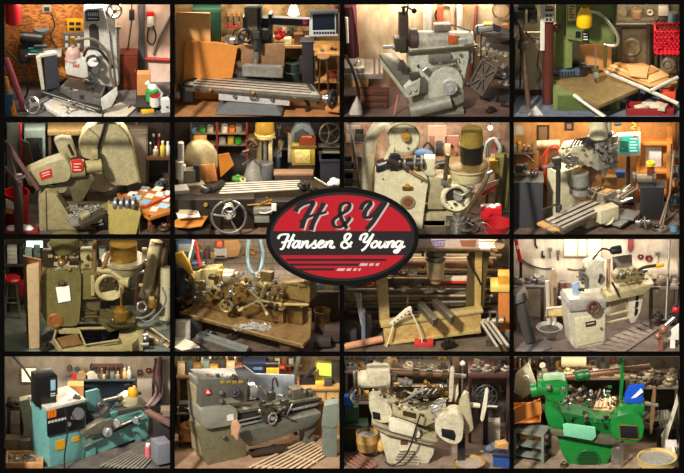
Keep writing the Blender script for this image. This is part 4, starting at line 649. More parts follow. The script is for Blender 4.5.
t=T(b,'standing_machine','yellow green machine standing at the right behind the buckets','machine',(640,None,230));Z=t.f(0,150,0).z;p=t.part('frame',m('6f6c38',.45,d=.4));p.bx(-22,34,0,50,0,Z,5);t.part('guard',m('c9aa3a',.5)).bx(-46,-10,-6,20,Z*.7,Z*.95,4);p=t.part('post',BLACK);p.cyl(V((0,-16,0)),V((20,-16,Z*1.1)),6)
t=T(b,'red_board','red and tan board slanting behind the guide rod at right','board',(590,None,200));p=t.part('sheet',m('d8b898',.6));p.front([(520,330),(560,262),(634,240),(628,262),(560,320)],0,6,1);q=t.part('stripe',REDL);q.front([(560,296),(628,258),(626,272),(570,304)],-3,0,0);t.part('prop',m('5a4636',.6)).fb(580,280,592,None,7,18,1)
t=T(b,'hanging_hose','white and grey hose coil hanging at the upper right','hose',(614,150,300));p=t.one(m('b8b8b4',.4));[p.tube([V((-34+i*8,i*4,0)),V((-30+i*8,i*4,60)),V((0,i*4,86-i*6)),V((26-i*4,i*4,50)),V((28-i*4,i*4,6))],5) for i in range(3)]
pole(b,'grey_pipe','grey pipe standing at the far left of the cream shaper','pipe',(75,290,190),[(58,150,190),(34,12,190)],6,m('8a857c',.4,.3),k=1)
t=T(b,'storage_shelf','dark shelving with black bins at the left behind the shaper','shelving',(40,None,310));zs=[t.f(0,zy,0).z for zy in (268,200,90)]
for z in zs: t.part('shelf',m('4a4642',.5)).bx(-32,60,0,70,z-6,z,1)
[t.part('post',m('4a4642',.5)).bx(x,x+6,0,8,0,zs[2]+40,0) for x in (-32,54)]
for k,(zy,x,hx,l) in enumerate(((268,30,'26282c','black bin on the lowest shelf left of the shaper'),(200,26,'1e2024','black bin on the middle shelf left of the shaper'),(200,68,'3a3c40','grey bin on the middle shelf beside the black bin'),(90,36,'9a8a78','tan carton on the top shelf left of the shaper'),(90,74,'30302e','dark tin box on the top shelf beside the tan carton'))): openbox(b,x,zy-S*8,318,36,50,34,hx,l)
t=T(b,'blue_tarp','blue bundle on the bench behind the belt cover','bundle',(330,150,280));p=t.one(m('4a6f9a',.6,d=.2));p.ball(V((0,10,14)),26,(1.4,.8,.8));p.ball(V((20,6,12)),20,(1.2,.8,.8));p.bx(-30,30,0,26,0,8,2)
bench(b,'workbench','brown bench along the back behind the cream shaper',200,460,165,255,380,12,m('7a5c40',.6),m('3a2c22',.6))
for i,(x,w,h,hx,l) in enumerate(((395,26,50,'2a2c30','black case on the rear bench behind the guide rod'),(365,22,70,'6b4a3a','brown carton on the rear bench by the blue bundle'),(428,24,40,'b59a78','tan carton on the rear bench beside the black case'),(300,22,60,'20242a','dark machine box standing on the rear bench'))): crate(b,x,138,300,w,24,h,hx,l,('case','carton','carton','machine_box')[i],('case','carton','carton','box')[i])
for i,(x0,x1,z0,z1,hx,l) in enumerate(((350,425,20,90,'d8b8a0','large pale pink poster on the wall behind the shaper'),(420,474,60,130,'c98a78','reddish poster pinned beside the pale pink one'),(590,640,70,130,'9a5a48','brick red poster at the upper right wall'),(20,78,20,60,'b8b4ac','grey white notice on the wall above the left shelving'))): t=T(b,'poster',l,'poster',((x0+x1)/2,z1,396));t.part('sheet',m(hx,.8,d=.2)).fb(x0,z0,x1,z1,0,2,0);t.part('mount_strip',PAPER).fb(x0,z0,x1,z0+3,-1,0,0)
for x,zy,l in ((600,36,'bright lamp globe glowing at the top right of the shaper bay'),): t=T(b,'ceiling_lamp',l,'lamp',(x,zy,340));t.part('globe',mglow('fff2d8',3)).ball(V((0,0,6)),10);t.part('stem',GUN).cyl(V((0,0,14)),V((0,0,130)),2)
pole(b,'hanging_cable','black cable arching down between bench and spindle motor','cable',(355,180,240),[(372,130,240),(350,90,244),(330,110,246)],4,RUBBER)

# ================================================= bay 8: knee mill with digital readout
b=setting(3,1,370,mwall('ply','d09a58','a87038','6a4420',3),mwall('conc','6a5848','43382f'))
t=T(b,'knee_mill','cream knee mill with long slotted table and teal screen readout','milling machine',(310,None,110),34)
p=t.part('column',CR);p.bx(-95,20,75,150,0,215,8);p=t.part('turret',m('8a8a80',.4,.2,.4));p.cyl(V((-10,40,120)),V((-10,40,210)),44,36);s=p.sub('swivel_ring',DSTEEL);s.cyl(V((-10,40,150)),V((-10,40,160)),47)
t2=t
p=t.part('ram_head',CR);p.front([(228,150),(250,108),(330,96),(362,120),(352,178),(320,190),(240,180)],20,90,8);s=p.sub('bolt',DSTEEL);[s.cyl((x,y,14),(x,y,22),5) for x,y in ((300,140),(322,170),(260,150))]
p=t.part('motor_housing',CR);Z=t.f(352,62,10).z;X0=t.f(352,62,10).x;p.cyl(V((X0,10,Z-6)),V((X0,10,Z+70)),40,34);p.cyl(V((X0+34,10,Z-30)),V((X0+34,10,Z+62)),26);s=p.sub('drive_band',DSTEEL);s.cyl(V((X0+34,10,Z-2)),V((X0+34,10,Z+4)),34);s.cyl(V((X0,10,Z-12)),V((X0,10,Z-4)),44);s=p.sub('speed_knob',CHROME);s.cyl(V((X0+60,-10,Z+40)),V((X0+90,-20,Z+40)),9)
p=t.part('spindle_head',m('a39f92',.35,.3,.5));p.fb(350,62,410,190,-20,40,8);p.fb(408,70,432,196,-10,24,5);s=p.sub('quill',STEEL);s.cyl((376,186,0),(376,206,0),16);s.cyl((376,204,0),(376,226,0),8);s=p.sub('feed_dials',DSTEEL);[s.cyl((x,y,-32),(x,y,-20),r) for x,y,r in ((366,96,12),(398,120,14),(372,150,16),(404,164,10))];s=p.sub('feed_lever',CHROME);[s.tube([(372,150,-34),(340,128,-40)],4,k=1),s.tube([(398,120,-34),(430,100,-40),(436,84,-40)],3)]
p=t.part('cable_tangle',RUBBER);[p.tube([(240+i*14,110-i*4,30),(262+i*14,78-i*2,20),(300+i*10,90,10),(336,104+i*8,0)],3) for i in range(5)];[t.part('cooling_pipe',STEEL).tube([(126+i*14,190-i*4,20),(170+i*10,186-i*8,10),(206+i*6,150+i*8,10),(236,186-i*12,0),(270,172-i*6,0)],5) for i in range(4)];p=t.part('junction_block',DSTEEL);p.fb(176,160,204,196,0,24,4);t.part('terminal_box',DSTEEL).fb(300,84,330,104,6,30,3)
ZT=80;p=t.part('table',m('7a7262',.3,.5,.45));A=[(112,412),(170,376),(330,312),(500,262),(524,272),(380,346),(200,428)]
p.top([(130,402),(318,316),(398,346),(206,442)],ZT,20,2);s=p.sub('table_top',m('cfc8b8',.3,.3,.3));s.top([(140,398),(320,318),(392,346),(208,432)],ZT+2,3,0)
for k in range(3):
    u=.18+k*.3;a=(140+68*u,398+34*u);c=(320+72*u,318+28*u);sl=p.sub('slot',m('2a2620',.5));sl.top([a,(a[0]+8,a[1]+3),(c[0]+8,c[1]+3),c],ZT+2.8,1.5,0)
p=t.part('table_wing',m('b4ab98',.28,.6,.4));p.top([(390,300),(468,262),(522,270),(452,312)],ZT,18,2);s=p.sub('slot',m('2a2620',.5));[s.top([(402+k*20,300+k*4),(408+k*20,301+k*4),(482+k*14,266+k*2),(476+k*14,265+k*2)],ZT+.8,1,0) for k in (0,1,2)]
p=t.part('table_end',m('d09a5a',.5,d=.3));p.top([(104,412),(138,398),(206,440),(150,436)],ZT-3,10,2);s=p.sub('end_cap',STEEL);s.front([(146,432),(190,416),(206,428),(170,455),(140,440)],-90,-80,3)
p=t.part('vise',m('a59c88',.35,.4,.45));p.top([(342,290),(390,272),(434,280),(386,302)],ZT+22,40,4);p.top([(306,296),(350,264),(368,268),(330,316)],ZT+10,30,3);s=p.sub('parallel',WOODO);s.top([(366,286),(396,274),(414,278),(386,292)],ZT+26,4,1);s=p.sub('vise_handle',CHROME);s.tube([(400,318,-30),(440,330,-40),(492,314,-50)],6)
p=t.part('knee',CR);p.fb(362,366,436,400,-110,-60,6);p.cyl((386,392,-96),(386,392,-40),30);p.bx(-40,90,-50,70,0,62,5);s=p.sub('way_cover',m('8a8a84',.4,.3));s.top([(424,388),(470,354),(522,372),(494,396)],40,10,2);s.top([(400,410),(436,392),(478,400),(440,424)],30,10,2)
p=t.part('crank_wheel',CHROME);p.wheel((540,410,-190),(.9,-.6,.1),22,4,3,9);p.cyl((500,412,-170),(560,408,-200),8);s=p.sub('dial',DSTEEL);s.cyl((520,411,-180),(532,410,-186),16)
mech(t,180,110,350,190,-10,30,22,[DSTEEL,CHROME,CRD,OILY,STEEL],9,seed=21);mech(t,345,70,430,190,-40,-16,14,[DSTEEL,CHROME,CRD,BLACK],9,seed=22);mech(t,310,270,480,330,-70,-20,14,[DSTEEL,STEEL,CR],9,seed=23)
p=t.part('coolant_stand',m('4a4a44',.4,.4));p.fb(186,190,200,370,-20,-8,2);p.cyl((194,340,-30),(194,360,-30),12);p.tube([(124,362,-40),(190,336,-24)],4,k=1)
p=t.part('readout_screen',m('b9bab2',.4,d=.15));W=[(428,58),(526,54),(526,144),(430,148)];a,c=t.f(428,148,40),t.f(526,58,40)
rd=T(b,'digital_readout','grey framed readout with glowing teal and green screen right of spindle','readout',(478,None,280));p.bm.free();t.parts.remove(p)
p=rd.part('case',m('b9bab2',.4,d=.15));p.front(W,0,24,4);s=p.sub('screen',mglow('2f9a90',.3));s.front([(436,66),(518,64),(518,130),(436,136)],-2,1,1);s2=s.sub('display_area',mglow('1c5a48',.2));s2.fb(442,84,476,128,-4,-1,0);s2=s.sub('display_text',mglow('9fd0b8',.3));[s2.fb(482,74+i*12,512-(i % 2)*6,78+i*12,-4,-1,0) for i in range(5)];s2=s.sub('alarm_bar',mglow('c03028',.5));s2.fb(496,64,512,70,-4,-1,0);s2.fb(440,68,446,80,-4,-1,0)
s=rd.part('stand',GUN);s.fb(470,146,486,None,20,34,2);rd.part('foot',GUN).bx(-24,24,0,40,0,8,2)
t=T(b,'chip_shield','brown translucent shield sheet hanging behind the spindle','shield',(325,None,205));t.one(m('8a6440',.35,d=.3)).front([(284,190),(362,176),(368,236),(330,254),(290,262)],0,4,1);t.parts[0].fb(320,240,330,None,1,4,0)
t=T(b,'dark_workbench','charcoal panelled bench filling the left of the knee mill bay','bench',(78,None,60));Z=t.f(0,256,0).z;t.part('panel',m('3c3c42',.5,d=.2)).bx(-66,52,0,10,0,Z,2);t.part('side',m('34343a',.5)).bx(42,52,10,110,0,Z,2);t.part('worktop',m('4f4a46',.5)).bx(-66,56,0,110,Z,Z+6,2);zb=Z+6
t=T(b,'bench_lathe','small old lathe standing on the charcoal bench','lathe',(60,458-C*zb-S*110,110));p=t.part('bed',m('8a8478',.35,.5));p.bx(-48,54,0,24,8,18,2);p.bx(-44,-30,0,24,0,8,1);p.bx(34,48,0,24,0,8,1);p=t.part('headstock',m('4a4438',.4,.3));p.bx(-40,-8,2,24,18,50,5);p.cyl(V((-8,12,40)),V((10,12,40)),14);p=t.part('handwheel',DSTEEL);p.wheel(V((36,-6,26)),Yx,14,3,3,4);p.tube([V((-40,10,50)),V((-30,10,84)),V((0,12,92)),V((34,12,60))],4)
t=T(b,'rolled_bag','tan rolled bag on top of the machine behind the red cords','bag',(150,None,250));Z=t.f(0,108,0).z;p=t.part('roll',m('b0926a',.7));p.cyl(V((-42,14,Z)),V((50,14,Z+4)),20);s=t.part('roll_end',m('4a4038',.6));s.cyl(V((48,14,Z+4)),V((54,14,Z+4)),18);t.part('stand',m('9a6c3c',.6)).bx(-34,50,4,40,0,Z-16,2)
for i,P in enumerate(([(128,300,205),(118,210,205),(140,130,205),(180,110,205),(204,128,205)],[(150,280,200),(140,210,200),(152,120,200),(190,104,200),(214,150,200)])): pole(b,'extension_cable',('orange red cord looping down left of the mill head','second red cord draped closer to the mill head')[i],'cord',P[0],P[1:],3.5,m('d83a20',.4,d=.1))
pole(b,'air_line','black air hose looping beneath the red cords','hose',(170,330,190),[(140,260,195),(124,190,198)],4,RUBBER)
t=T(b,'grinder_pedestal','black pedestal carrying a bench grinder right of the readout','pedestal',(568,None,130));Z=t.f(0,268,0).z;t.part('cabinet',m('2a2a2c',.5)).bx(-46,50,0,60,0,Z-6,3);t.part('top',m('3a3a3c',.45)).bx(-54,56,-6,70,Z-6,Z,2);t.part('panel',m('1e1e20',.5)).bx(-38,42,-3,0,10,Z-16,1);zp=458-C*Z
t=T(b,'bench_grinder','grey and brown bench grinder on the black pedestal','grinder',(535,zp-S*145,145));t.part('motor',m('7a6c58',.4,.2)).cyl(V((-30,14,24)),V((36,14,24)),20);[t.part('wheel_guard',m('5a5048',.4,.3)).disc(V((x,12,26)),X,26,14) for x in (-38,44)];t.part('foot',GUN).bx(-24,30,4,26,0,8);t.part('belt',m('6a3a28',.5)).bx(14,44,4,20,30,74,6)
t=T(b,'tape_roll','yellow roll of tape on top of the brown grinder belt','tape',(562,182,156));t.one(m('e8c020',.4,d=.1)).lathe([(9,0),(17,0),(17,14),(9,14),(9,0)],V((0,0,0)))
t=T(b,'wooden_rack','orange timber frame rack with shelves at the right wall','rack',(620,None,304));W_=m('c98038',.6,d=.35,dc='7a4416');[t.part('post',W_).bx(x,x+w,0,14,0,330,1) for x,w in ((12,22),(-108,10))];[t.part('rail',W_).fb(510,zy,655,zy+10,2,60,1) for zy in (92,205,300)];t.part('panel',m('c88c48',.6,d=.35)).bx(-100,48,60,66,0,330,1)
t=T(b,'paper_notice','white paper sheet tacked inside the timber rack','paper',(580,188,352));t.one(PAPER).bx(-32,32,0,2,0,92,0)
t=T(b,'steel_shelving','dark shelving with clutter at the far right edge','shelving',(658,None,215));Z=300;[t.part('shelf',m('3a3a3c',.5)).bx(-14,30,0,60,z-5,z,1) for z in (40,110,170,240)];[t.part('post',m('4a5a5a',.5)).bx(x,x+5,0,6,0,Z,0) for x in (-14,25)]
for k,(z,hx,l) in enumerate(((40,'3a6a8a','blue tin on the lowest shelf at the far right'),(110,'b0803a','orange tin on the second shelf at the far right'),(170,'8a8a84','grey tin on the third shelf at the far right'))): can(b,665,458-C*z-S*225,225,28,12,hx,l)
pole(b,'wooden_lath','bundle stick leaning against the timber rack','stick',(600,420,70),[(640,300,150),(658,120,220)],5,m('8a6a4a',.6),k=1);pole(b,'steel_rod','dark rod leaning beside the bundle stick','rod',(612,425,60),[(634,320,130)],6,DSTEEL,k=1)
pole(b,'spring_wire','yellow coiled spring cord hanging before the plywood','cord',(490,52,330),[(510,40,330),(488,32,330),(508,20,330),(490,10,330)],3,m('d8b840',.4))
for i,(x0,y0,x1,y1,hx,l) in enumerate(((110,20,160,85,'4a2c1c','dark brown framed picture on the upper left wall'),(222,8,258,40,'2a1c2c','small dark picture near the ceiling above the mill'),(18,20,60,60,'b8a890','pale sheet at the upper left wall corner'))): t=T(b,'picture',l,'picture',((x0+x1)/2,y1,366));t.part('frame',m(hx,.6)).fb(x0,y0,x1,y1,0,3,0);t.part('sheet',m('8a6a4a' if i < 2 else 'd0c4ae',.7)).fb(x0+8,y0+6,x1-8,y1-6,-1,1,0)
crate(b,445,232,250,36,30,26,'2f4f8a','blue box behind the vise below the readout','plastic_box');crate(b,400,262,235,60,30,36,'7a5c34','brown timber block behind the vise','timber_block','block')
can(b,656,445,30,30,16,'5a8aa8','blue can on the floor at the lower right of the mill');rough_part(b,610,448,25,2,22,'8a8478','grey casting on the floor in front of the pedestal');rough_part(b,585,440,45,4,18,'3a3632','dark collar on the floor beside the crank wheel')

OV=m('6f673c',.38,.05,.5,'2e2612');OVD=m('5a5232',.4,.1,.5,'241c0e');OVL=m('a89c6c',.38,.05,.45,'4a3c1c')
GOLD=m('8f7644',.38,.3,.6,'4a3415');GOLDL=m('b8a36a',.4,.1,.45,'5a4420');GREASE=m('4a3c22',.32,.4,.5,'1c140a');BRZ=m('8f7038',.3,.5,.5,'3a2810')
# ================================================= bay 9: olive gear shaper
b=setting(0,2,430,mwall('conc','4a4438','2a2620','15120e',5),mwall('conc','77806f','585c50'),lamp=.5)
t=T(b,'gear_shaper','olive brown gear shaper with white tag, round maker plate and oil filled basin','gear shaper',(300,None,75))
p=t.part('cabinet',OV);p.front([(182,360),(158,300),(152,190),(160,158),(182,138),(296,134),(318,142),(316,250),(306,356)],0,130,7,22)
mech(t,170,60,380,130,20,60,14,[GREASE,BRZ,OVD,OVL],9,seed=31);mech(t,320,260,400,350,10,40,7,[GREASE,OVD],9,seed=32);mech(t,400,120,600,260,30,70,12,[GREASE,OVL,BRZ],9,seed=33);mech(t,390,330,540,370,-80,-60,8,[GREASE,OVD,OVL],8,seed=34)
s=p.sub('maker_plate',m('a0623a',.4,.2,.3));s.disc((212,335,-3),Yx,32,6);s2=s.sub('plate_ring',BRASS);s2.ring((212,335,-7),Yx,24,2.5);[s2.fb(196,324+k*9,228,328+k*9,-8,-5,0) for k in range(3)]
s=p.sub('hanging_tag',m('efebdf',.8,d=.05,bump=0),'white paper tag');s.front([(216,202),(270,194),(276,254),(226,264)],-6,-4,0);s=p.sub('latch',GREASE);s.cyl((240,182,-14),(240,182,0),12);s.fb(226,184,258,196,-12,0,3)
p=t.part('centre_block',OV);p.front([(316,142),(382,134),(378,250),(318,252)],16,110,6);s=p.sub('clamp_bar',OVL);s.fb(356,156,372,236,4,18,5)
p=t.part('slide_base',OVD);p.fb(300,252,392,340,40,120,4);[p.fb(304,290+k*14,390,296+k*14,34,42,1) for k in range(3)]
p=t.part('cutter_ring',OVL);p.ring((430,198,10),(.1,-1,.1),50,11,40,10);p.cyl((434,196,16),(432,196,70),58);s=p.sub('cutter_head',GREASE);s.disc((430,198,14),(.1,-1,.1),42,10);[s.cyl((430+30*math.cos(a),198+30*math.sin(a),4),(430+30*math.cos(a),198+30*math.sin(a),12),7) for a in (.3,1.6,2.9,4.2,5.4)]
p=t.part('clamp_screw',OVL);p.cyl((380,132,10),(440,136,10),12);p.tube([(440,138,4),(470,160,-4),(500,176,-6)],9);p.lathe([(6,0),(14,10),(22,36),(23,40)],(470,176,-8),(1,-.2,-.05))
p=t.part('drive_shaft',GREASE);p.cyl((170,84,50),(330,78,50),17);p.cyl((270,86,40),(310,84,40),28);s=p.sub('motor_coil',m('3a2e20',.4,.3));s.fb(164,60,208,122,30,70,5);s=p.sub('collar',BRZ);[s.cyl((x,80,48),(x+10,80,48),27) for x in (228,254,290)]
p=t.part('shaft_bearing',OVL);p.fb(314,56,362,128,30,80,8);p=t.part('drum_cover',OV);p.lathe([(30,0),(50,10),(58,34),(58,70)],(252,62,70));p=t.part('lever_knob',BRZ);p.ball((240,104,10),17);p.tube([(240,104,10),(262,122,0),(276,132,-6)],6)
p=t.part('guide_post',m('8a6a44',.4,.3,.4));p.cyl((372,132,20),(374,14,20),8);p.tube([(388,150,10),(412,110,10),(428,60,20)],9)
p=t.part('spindle_pan',m('98906c',.35,.1,.45,'4a3c1c'));p.lathe([(34,0),(52,14),(72,40),(82,78),(90,82),(90,92),(74,92)],(486,168,70));s=p.sub('brass_band',BRASS);s.lathe([(52,92),(56,96),(56,160),(50,160)],(486,168,70));p.fb(560,52,580,96,60,90,4);s=p.sub('pan_bolt',STEEL);s.cyl((560,96,60),(580,92,60),7);p.sub('pan_bolt',STEEL).cyl((540,140,40),(572,136,40),9)
p=t.part('work_table',OVD);p.front([(390,326),(420,332),(536,334),(534,352),(430,382),(396,350)],-70,30,5);s=p.sub('table_top',GREASE);s.lathe([(66,0),(70,8),(64,12),(50,8)],(478,338,-40));s=p.sub('chuck_pot',BRASS);s.lathe([(30,0),(32,4),(29,20),(32,22),(32,40),(24,42),(22,50),(10,50)],(478,328,-50));s.cyl((478,284,-50),(478,200,-50),4);s=p.sub('drain_hose',STEEL);s.tube([(536,322,-50),(566,322,-50),(598,306,-40),(612,290,-30)],5)
p=t.part('oil_basin',OVL);ZB=62;p.tray([(204,402),(212,362),(544,356),(566,384),(520,430),(240,450)],ZB,26,7,4);p.front([(468,400),(540,384),(566,392),(564,457),(470,457)],-80,-10,4)
s=p.sub('oil',m('06070c',.08,0,0,bump=0),'black oil');s.top([(310,366),(536,362),(552,384),(468,396),(466,408),(340,428)],ZB-8,3,0);s=p.sub('basin_edge',OVL);s.tube([t.g(304,366,ZB),t.g(336,432,ZB),t.g(466,412,ZB),t.g(474,394,ZB),t.g(556,380,ZB)],5,k=1);s=p.sub('drain_well',m('8a6a40',.3,.2,.5));s.top([(218,404),(300,386),(322,426),(244,440)],ZB-16,3,0);s=p.sub('drain_cock',CHROME);s.cyl((560,392,-70),(586,388,-70),7);s.cyl((556,430,-80),(588,428,-80),8);s.ball((574,404,-76),9)
p=t.part('pedestal',OVD);p.bx(-90,240,-70,110,0,36,5)
# surroundings
t=T(b,'wooden_post','square tan timber post standing left of the olive shaper','post',(130,None,20));t.one(m('b59a72',.65,d=.3)).front([(102,124),(152,112),(150,445),(108,452)],0,34,4)
t=T(b,'wooden_board','dark orange board standing behind the timber post','board',(118,None,170));t.one(m('8a5a28',.55,d=.4)).front([(84,76),(156,92),(152,300),(88,306)],0,10,1);t.parts[0].fb(92,290,112,None,2,8,0)
t=T(b,'shop_stool','metal stool with round red seat at the far left','stool',(32,None,330));Z=t.f(0,160,0).z;t.part('seat',m('b01c20',.4)).lathe([(30,0),(36,4),(36,14),(30,20)],V((0,0,Z-20)));[t.part('leg',STEEL).cyl(V((x*16,y*16,Z-20)),V((x*30,y*26,0)),4) for x in (-1,1) for y in (-1,1)];t.part('foot_ring',STEEL).ring(V((0,0,Z*.4)),Zx,27,3)
openbox(b,80,234,345,44,30,54,'b01a26','red plastic tub on the floor beside the stool','plastic_tub','tub')
t=bench(b,'workbench','dark bench with goods at the upper left behind the stool',6,160,112,365,428,10,m('3a3a3a',.5),m('2a2826',.5));zb=lambda y: 458-C*t.Z-S*y
for i,(x,y,w,h,hx,l) in enumerate(((32,372,40,70,'c9ccc4','white drawer box at the left of the dark back bench'),(70,372,20,80,'2c302e','black tall case on the dark back bench'),(98,372,28,60,'9ab0a0','pale green box on the dark back bench'),(132,372,26,70,'6a7a70','grey green case at the right of the dark back bench'))): T2=T(b,('drawer_box','tall_case','storage_box','storage_case')[i],l,'box',(x,zb(y),y));T2.part('body',m(hx,.5)).bx(-w/2,w/2,0,40,0,h);[T2.part('drawer',m(hx,.4,d=.1)).bx(-w/2+2,w/2-2,-2,0,4+k*h/4,h/4-2+k*h/4,.5) for k in range(4 if i ==0 else 1)]
t=T(b,'strip_light','bright pale green window strip glowing behind the bench goods','lamp',(125,42,424));t.part('housing',GUN).bx(-40,34,0,5,-4,34);t.part('diffuser',mglow('c8f0d8',1.6)).bx(-36,30,-2,0,0,30,1)
for i,(P,r,hx,l) in enumerate(([[(566,240,215),(592,120,235),(618,14,250)],26,'a89a74','thick cream tube rising right of the upper pan'],[[(650,330,200),(654,220,220),(656,120,240)],24,'b0a684','second cream tube at the far right edge'],[[(610,260,225),(632,150,240),(652,30,250)],9,'5a4a38','dark brown pipe between the two cream tubes'],[[(540,270,215),(548,180,225),(560,100,235)],15,'7a5c48','brown tube slanting behind the pan bolts'])): pole(b,'machine_tube',l,'tube',P[0],P[1:],r,m(hx,.45,d=.4),n=16)
t=T(b,'old_machine','brown machine filling the right behind the cream tubes','machine',(620,None,296));Z=t.f(0,240,0).z;p=t.part('body',m('8a7c58',.45,.1,.5));p.bx(-70,52,0,90,0,Z,8);p=t.part('spindle',GREASE);p.cyl((600,240,-30),(660,190,-20),9);p.cyl((580,250,-20),(608,244,-20),18);s=t.part('top_cover',m('6a5c3c',.45));s.fb(572,60,660,120,40,90,6);s.fb(600,112,612,250,50,60,1)
t=T(b,'clamp_ring','shiny black clamp ring right of the brass chuck pot','clamp',(558,300,130));p=t.one(CHROME);p.ring(V((0,0,22)),(.5,-1,.4),20,5);p.bx(-16,16,-6,16,0,8,2)
t=T(b,'brass_cup','small brass cup beside the black clamp ring','cup',(602,282,130));t.one(BRASS).lathe([(14,0),(18,4),(18,30),(14,32),(12,10)],V((0,0,0)))
t=T(b,'linkage','dark linkage arm crossing the lower right corner','arm',(600,None,40));p=t.part('bar',m('8a7c5c',.4,.3));p.cyl((560,380,40),(668,448,0),15);p.cyl((590,360,60),(672,420,20),8);t.part('joint',STEEL).cyl((640,410,10),(640,446,10),16);t.part('support',OVD).fb(590,420,640,None,10,40,3)
rough_part(b,178,452,15,2,26,'3a3228','dark casting at the foot of the timber post')
pole(b,'electric_cable','grey looped cable right of the machine tubes','cable',(536,320,100),[(580,340,100),(630,300,110),(655,250,120),(640,200,140)],4,m('6a7078',.4))
for i,(x,h,hx,l) in enumerate(((330,60,'3a3e44','dark tin far behind the guide post'),(395,50,'b8c4b8','pale tin far behind the curved tube'),(352,80,'8a8a7c','grey bottle can far behind the shaft bearing'))): can(b,x,86,400,h,14,hx,l)
crate(b,360,86+0,395,130,30,12,'2a2622','dark plank shelf carrying tins behind the shaft','shelf','shelf') if 0 else None
t=T(b,'tin_cabinet','dark cabinet with tins on top behind the olive shaper','cabinet',(362,None,390));Z=t.f(0,86,0).z+4;t.part('body',m('2c2822',.5)).bx(-66,60,0,36,0,Z-4);t.part('door',m('38322a',.5)).bx(-60,54,-3,0,8,Z-12)

# ================================================= bay 10: turret lathe
b=setting(1,2,400,mwall('block','9a8c7c','6f6356'),mwall('conc','6a5648','3f342c'),lamp=.7)
t=T(b,'turret_lathe','greasy gold turret lathe with star wheel over a chip filled pan on legs','lathe',(300,None,120),-24)
ZT=92;PAN=[(36,300),(120,262),(556,282),(552,405),(520,428)]
p=t.part('chip_pan',m('a08052',.3,.25,.6,'3a1c0a'));p.tray([(30,302),(118,258),(556,286),(550,404),(524,430)],ZT,10,6,5)
s=p.sub('pan_lip',m('9c8456',.35,.3,.5));s.tube([t.g(30,302,ZT),t.g(180,342,ZT),t.g(340,384,ZT),t.g(524,430,ZT),t.g(550,404,ZT),t.g(556,300,ZT)],4.5,k=1)
p=t.part('leg',m('4a4a4c',.45));p.prism([t.g(46,322,ZT-16),t.g(110,300,ZT-16),t.g(118,316,ZT-16),t.g(60,340,ZT-16)],V((0,0,-(ZT-16))),2);p=t.part('leg',m('4a3a2a',.45));p.prism([t.g(430,400,ZT-16),t.g(500,370,ZT-16),t.g(520,392,ZT-16),t.g(470,418,ZT-16)],V((0,0,-(ZT-16))),2)
p=t.part('chip_drawer',m('8a8c84',.4,.3));p.tray([(96,392),(120,376),(310,436),(296,456)],26,10,4,10)
p=t.part('bed',m('6b5228',.35,.3,.5,'1c140a'));p.bx(-165,150,20,96,ZT-8,ZT+52,8);p.bx(150,225,40,96,ZT-8,ZT+70,8)
p=t.part('headstock',m('b8aa74',.36,.1,.5,'5a441a'));Z=ZT+24;p.front([(98,236),(100,160),(116,132),(180,126),(196,180),(190,240)],10,70,10);p.cyl((58,160,40),(100,160,40),24);p.front([(92,226),(96,140),(108,140),(112,228)],-8,30,5)
s=p.sub('chuck',BRZ);s.cyl((188,158,36),(214,158,36),42,40);s=p.sub('chuck_face',m('c9bb9a',.28,.6));s.cyl((214,156,36),(254,154,36),32,26);s.cyl((254,152,36),(266,151,36),14)
p=t.part('cross_slide',BRZ);p.front([(200,262),(210,210),(270,180),(296,190),(300,250),(240,280)],-20,40,8);s=p.sub('slide_wheel',m('9a8a5c',.3,.5));s.wheel((216,276,-50),(.2,-1,.1),23,6,4,8);s.cyl((216,276,-50),(240,240,0),7);s=p.sub('tool_levers',CHROME);s.tube([(236,216,-30),(270,160,-10),(290,140,0)],5);s.tube([(296,190,-26),(330,210,-30),(346,232,-30)],6);s.ball((236,218,-30),12)
p=t.part('turret',m('74643a',.32,.4,.55));p.cyl((378,260,20),(378,186,20),44,40);p.cyl((345,150,20),(380,160,20),14);p.fb(350,136,398,180,6,40,6);p.cyl((400,220,0),(430,212,0),20);s=p.sub('turret_cap',GOLDL);s.cyl((378,190,20),(378,176,20),28)
p=t.part('capstan_wheel',m('b0a070',.28,.6,.3));cc=(352,252,-46);[p.tube([cc,(352+dx,252+dy,-46-abs(dx)*.1)],5.5,k=1) for dx,dy in ((-60,-58),(22,-66),(86,18),(30,58),(-82,40))];p.cyl(cc,(356,250,0),14);[p.sub('grip',GOLDL).cyl((352+dx*.8,252+dy*.8,-50),(352+dx*1.05,252+dy*1.05,-54),8) for dx,dy in ((-60,-58),(22,-66),(86,18),(30,58),(-82,40))]
p=t.part('turret_slide',GOLD);p.front([(420,186),(532,176),(552,196),(552,262),(430,280)],0,70,6);s=p.sub('slide_way',GREASE);s.fb(440,186,530,200,-6,2,2);s.fb(436,240,530,262,-6,2,2);s=p.sub('stop_rod',GOLDL);s.cyl((430,268,-10),(548,270,-10),6)
p=t.part('tail_levers',GREASE);[p.tube(q,5) for q in ([(20,190,-30),(48,170,-30),(96,214,-30),(112,236,-30)],[(14,246,-40),(50,262,-46),(92,240,-40),(120,262,-30)],[(24,268,-40),(60,230,-40),(130,220,-30),(160,240,-20)])];p.ball((60,262,-46),12);p.ball((40,280,-46),10)
p=t.part('coolant_cans',BRZ);p.cyl((150,250,-10),(150,226,-10),18);p.cyl((176,244,-10),(176,216,-10),13)
mech(t,60,150,200,260,-50,-10,22,[GREASE,BRZ,OILY,STEEL],12,seed=41);mech(t,200,160,440,290,-75,-30,40,[GREASE,BRZ,GREASE,OILY,STEEL],12,seed=42);mech(t,430,170,540,270,-10,40,8,[GREASE,BRZ,GOLD],10,seed=43)
t2=T(b,'metal_chips','heap of bright curly steel chips piled in the lathe pan','chips',(322,458-C*(ZT-8)-S*52,52),kind='stuff');p=t2.one(m('d0cec6',.3,.25,.2))
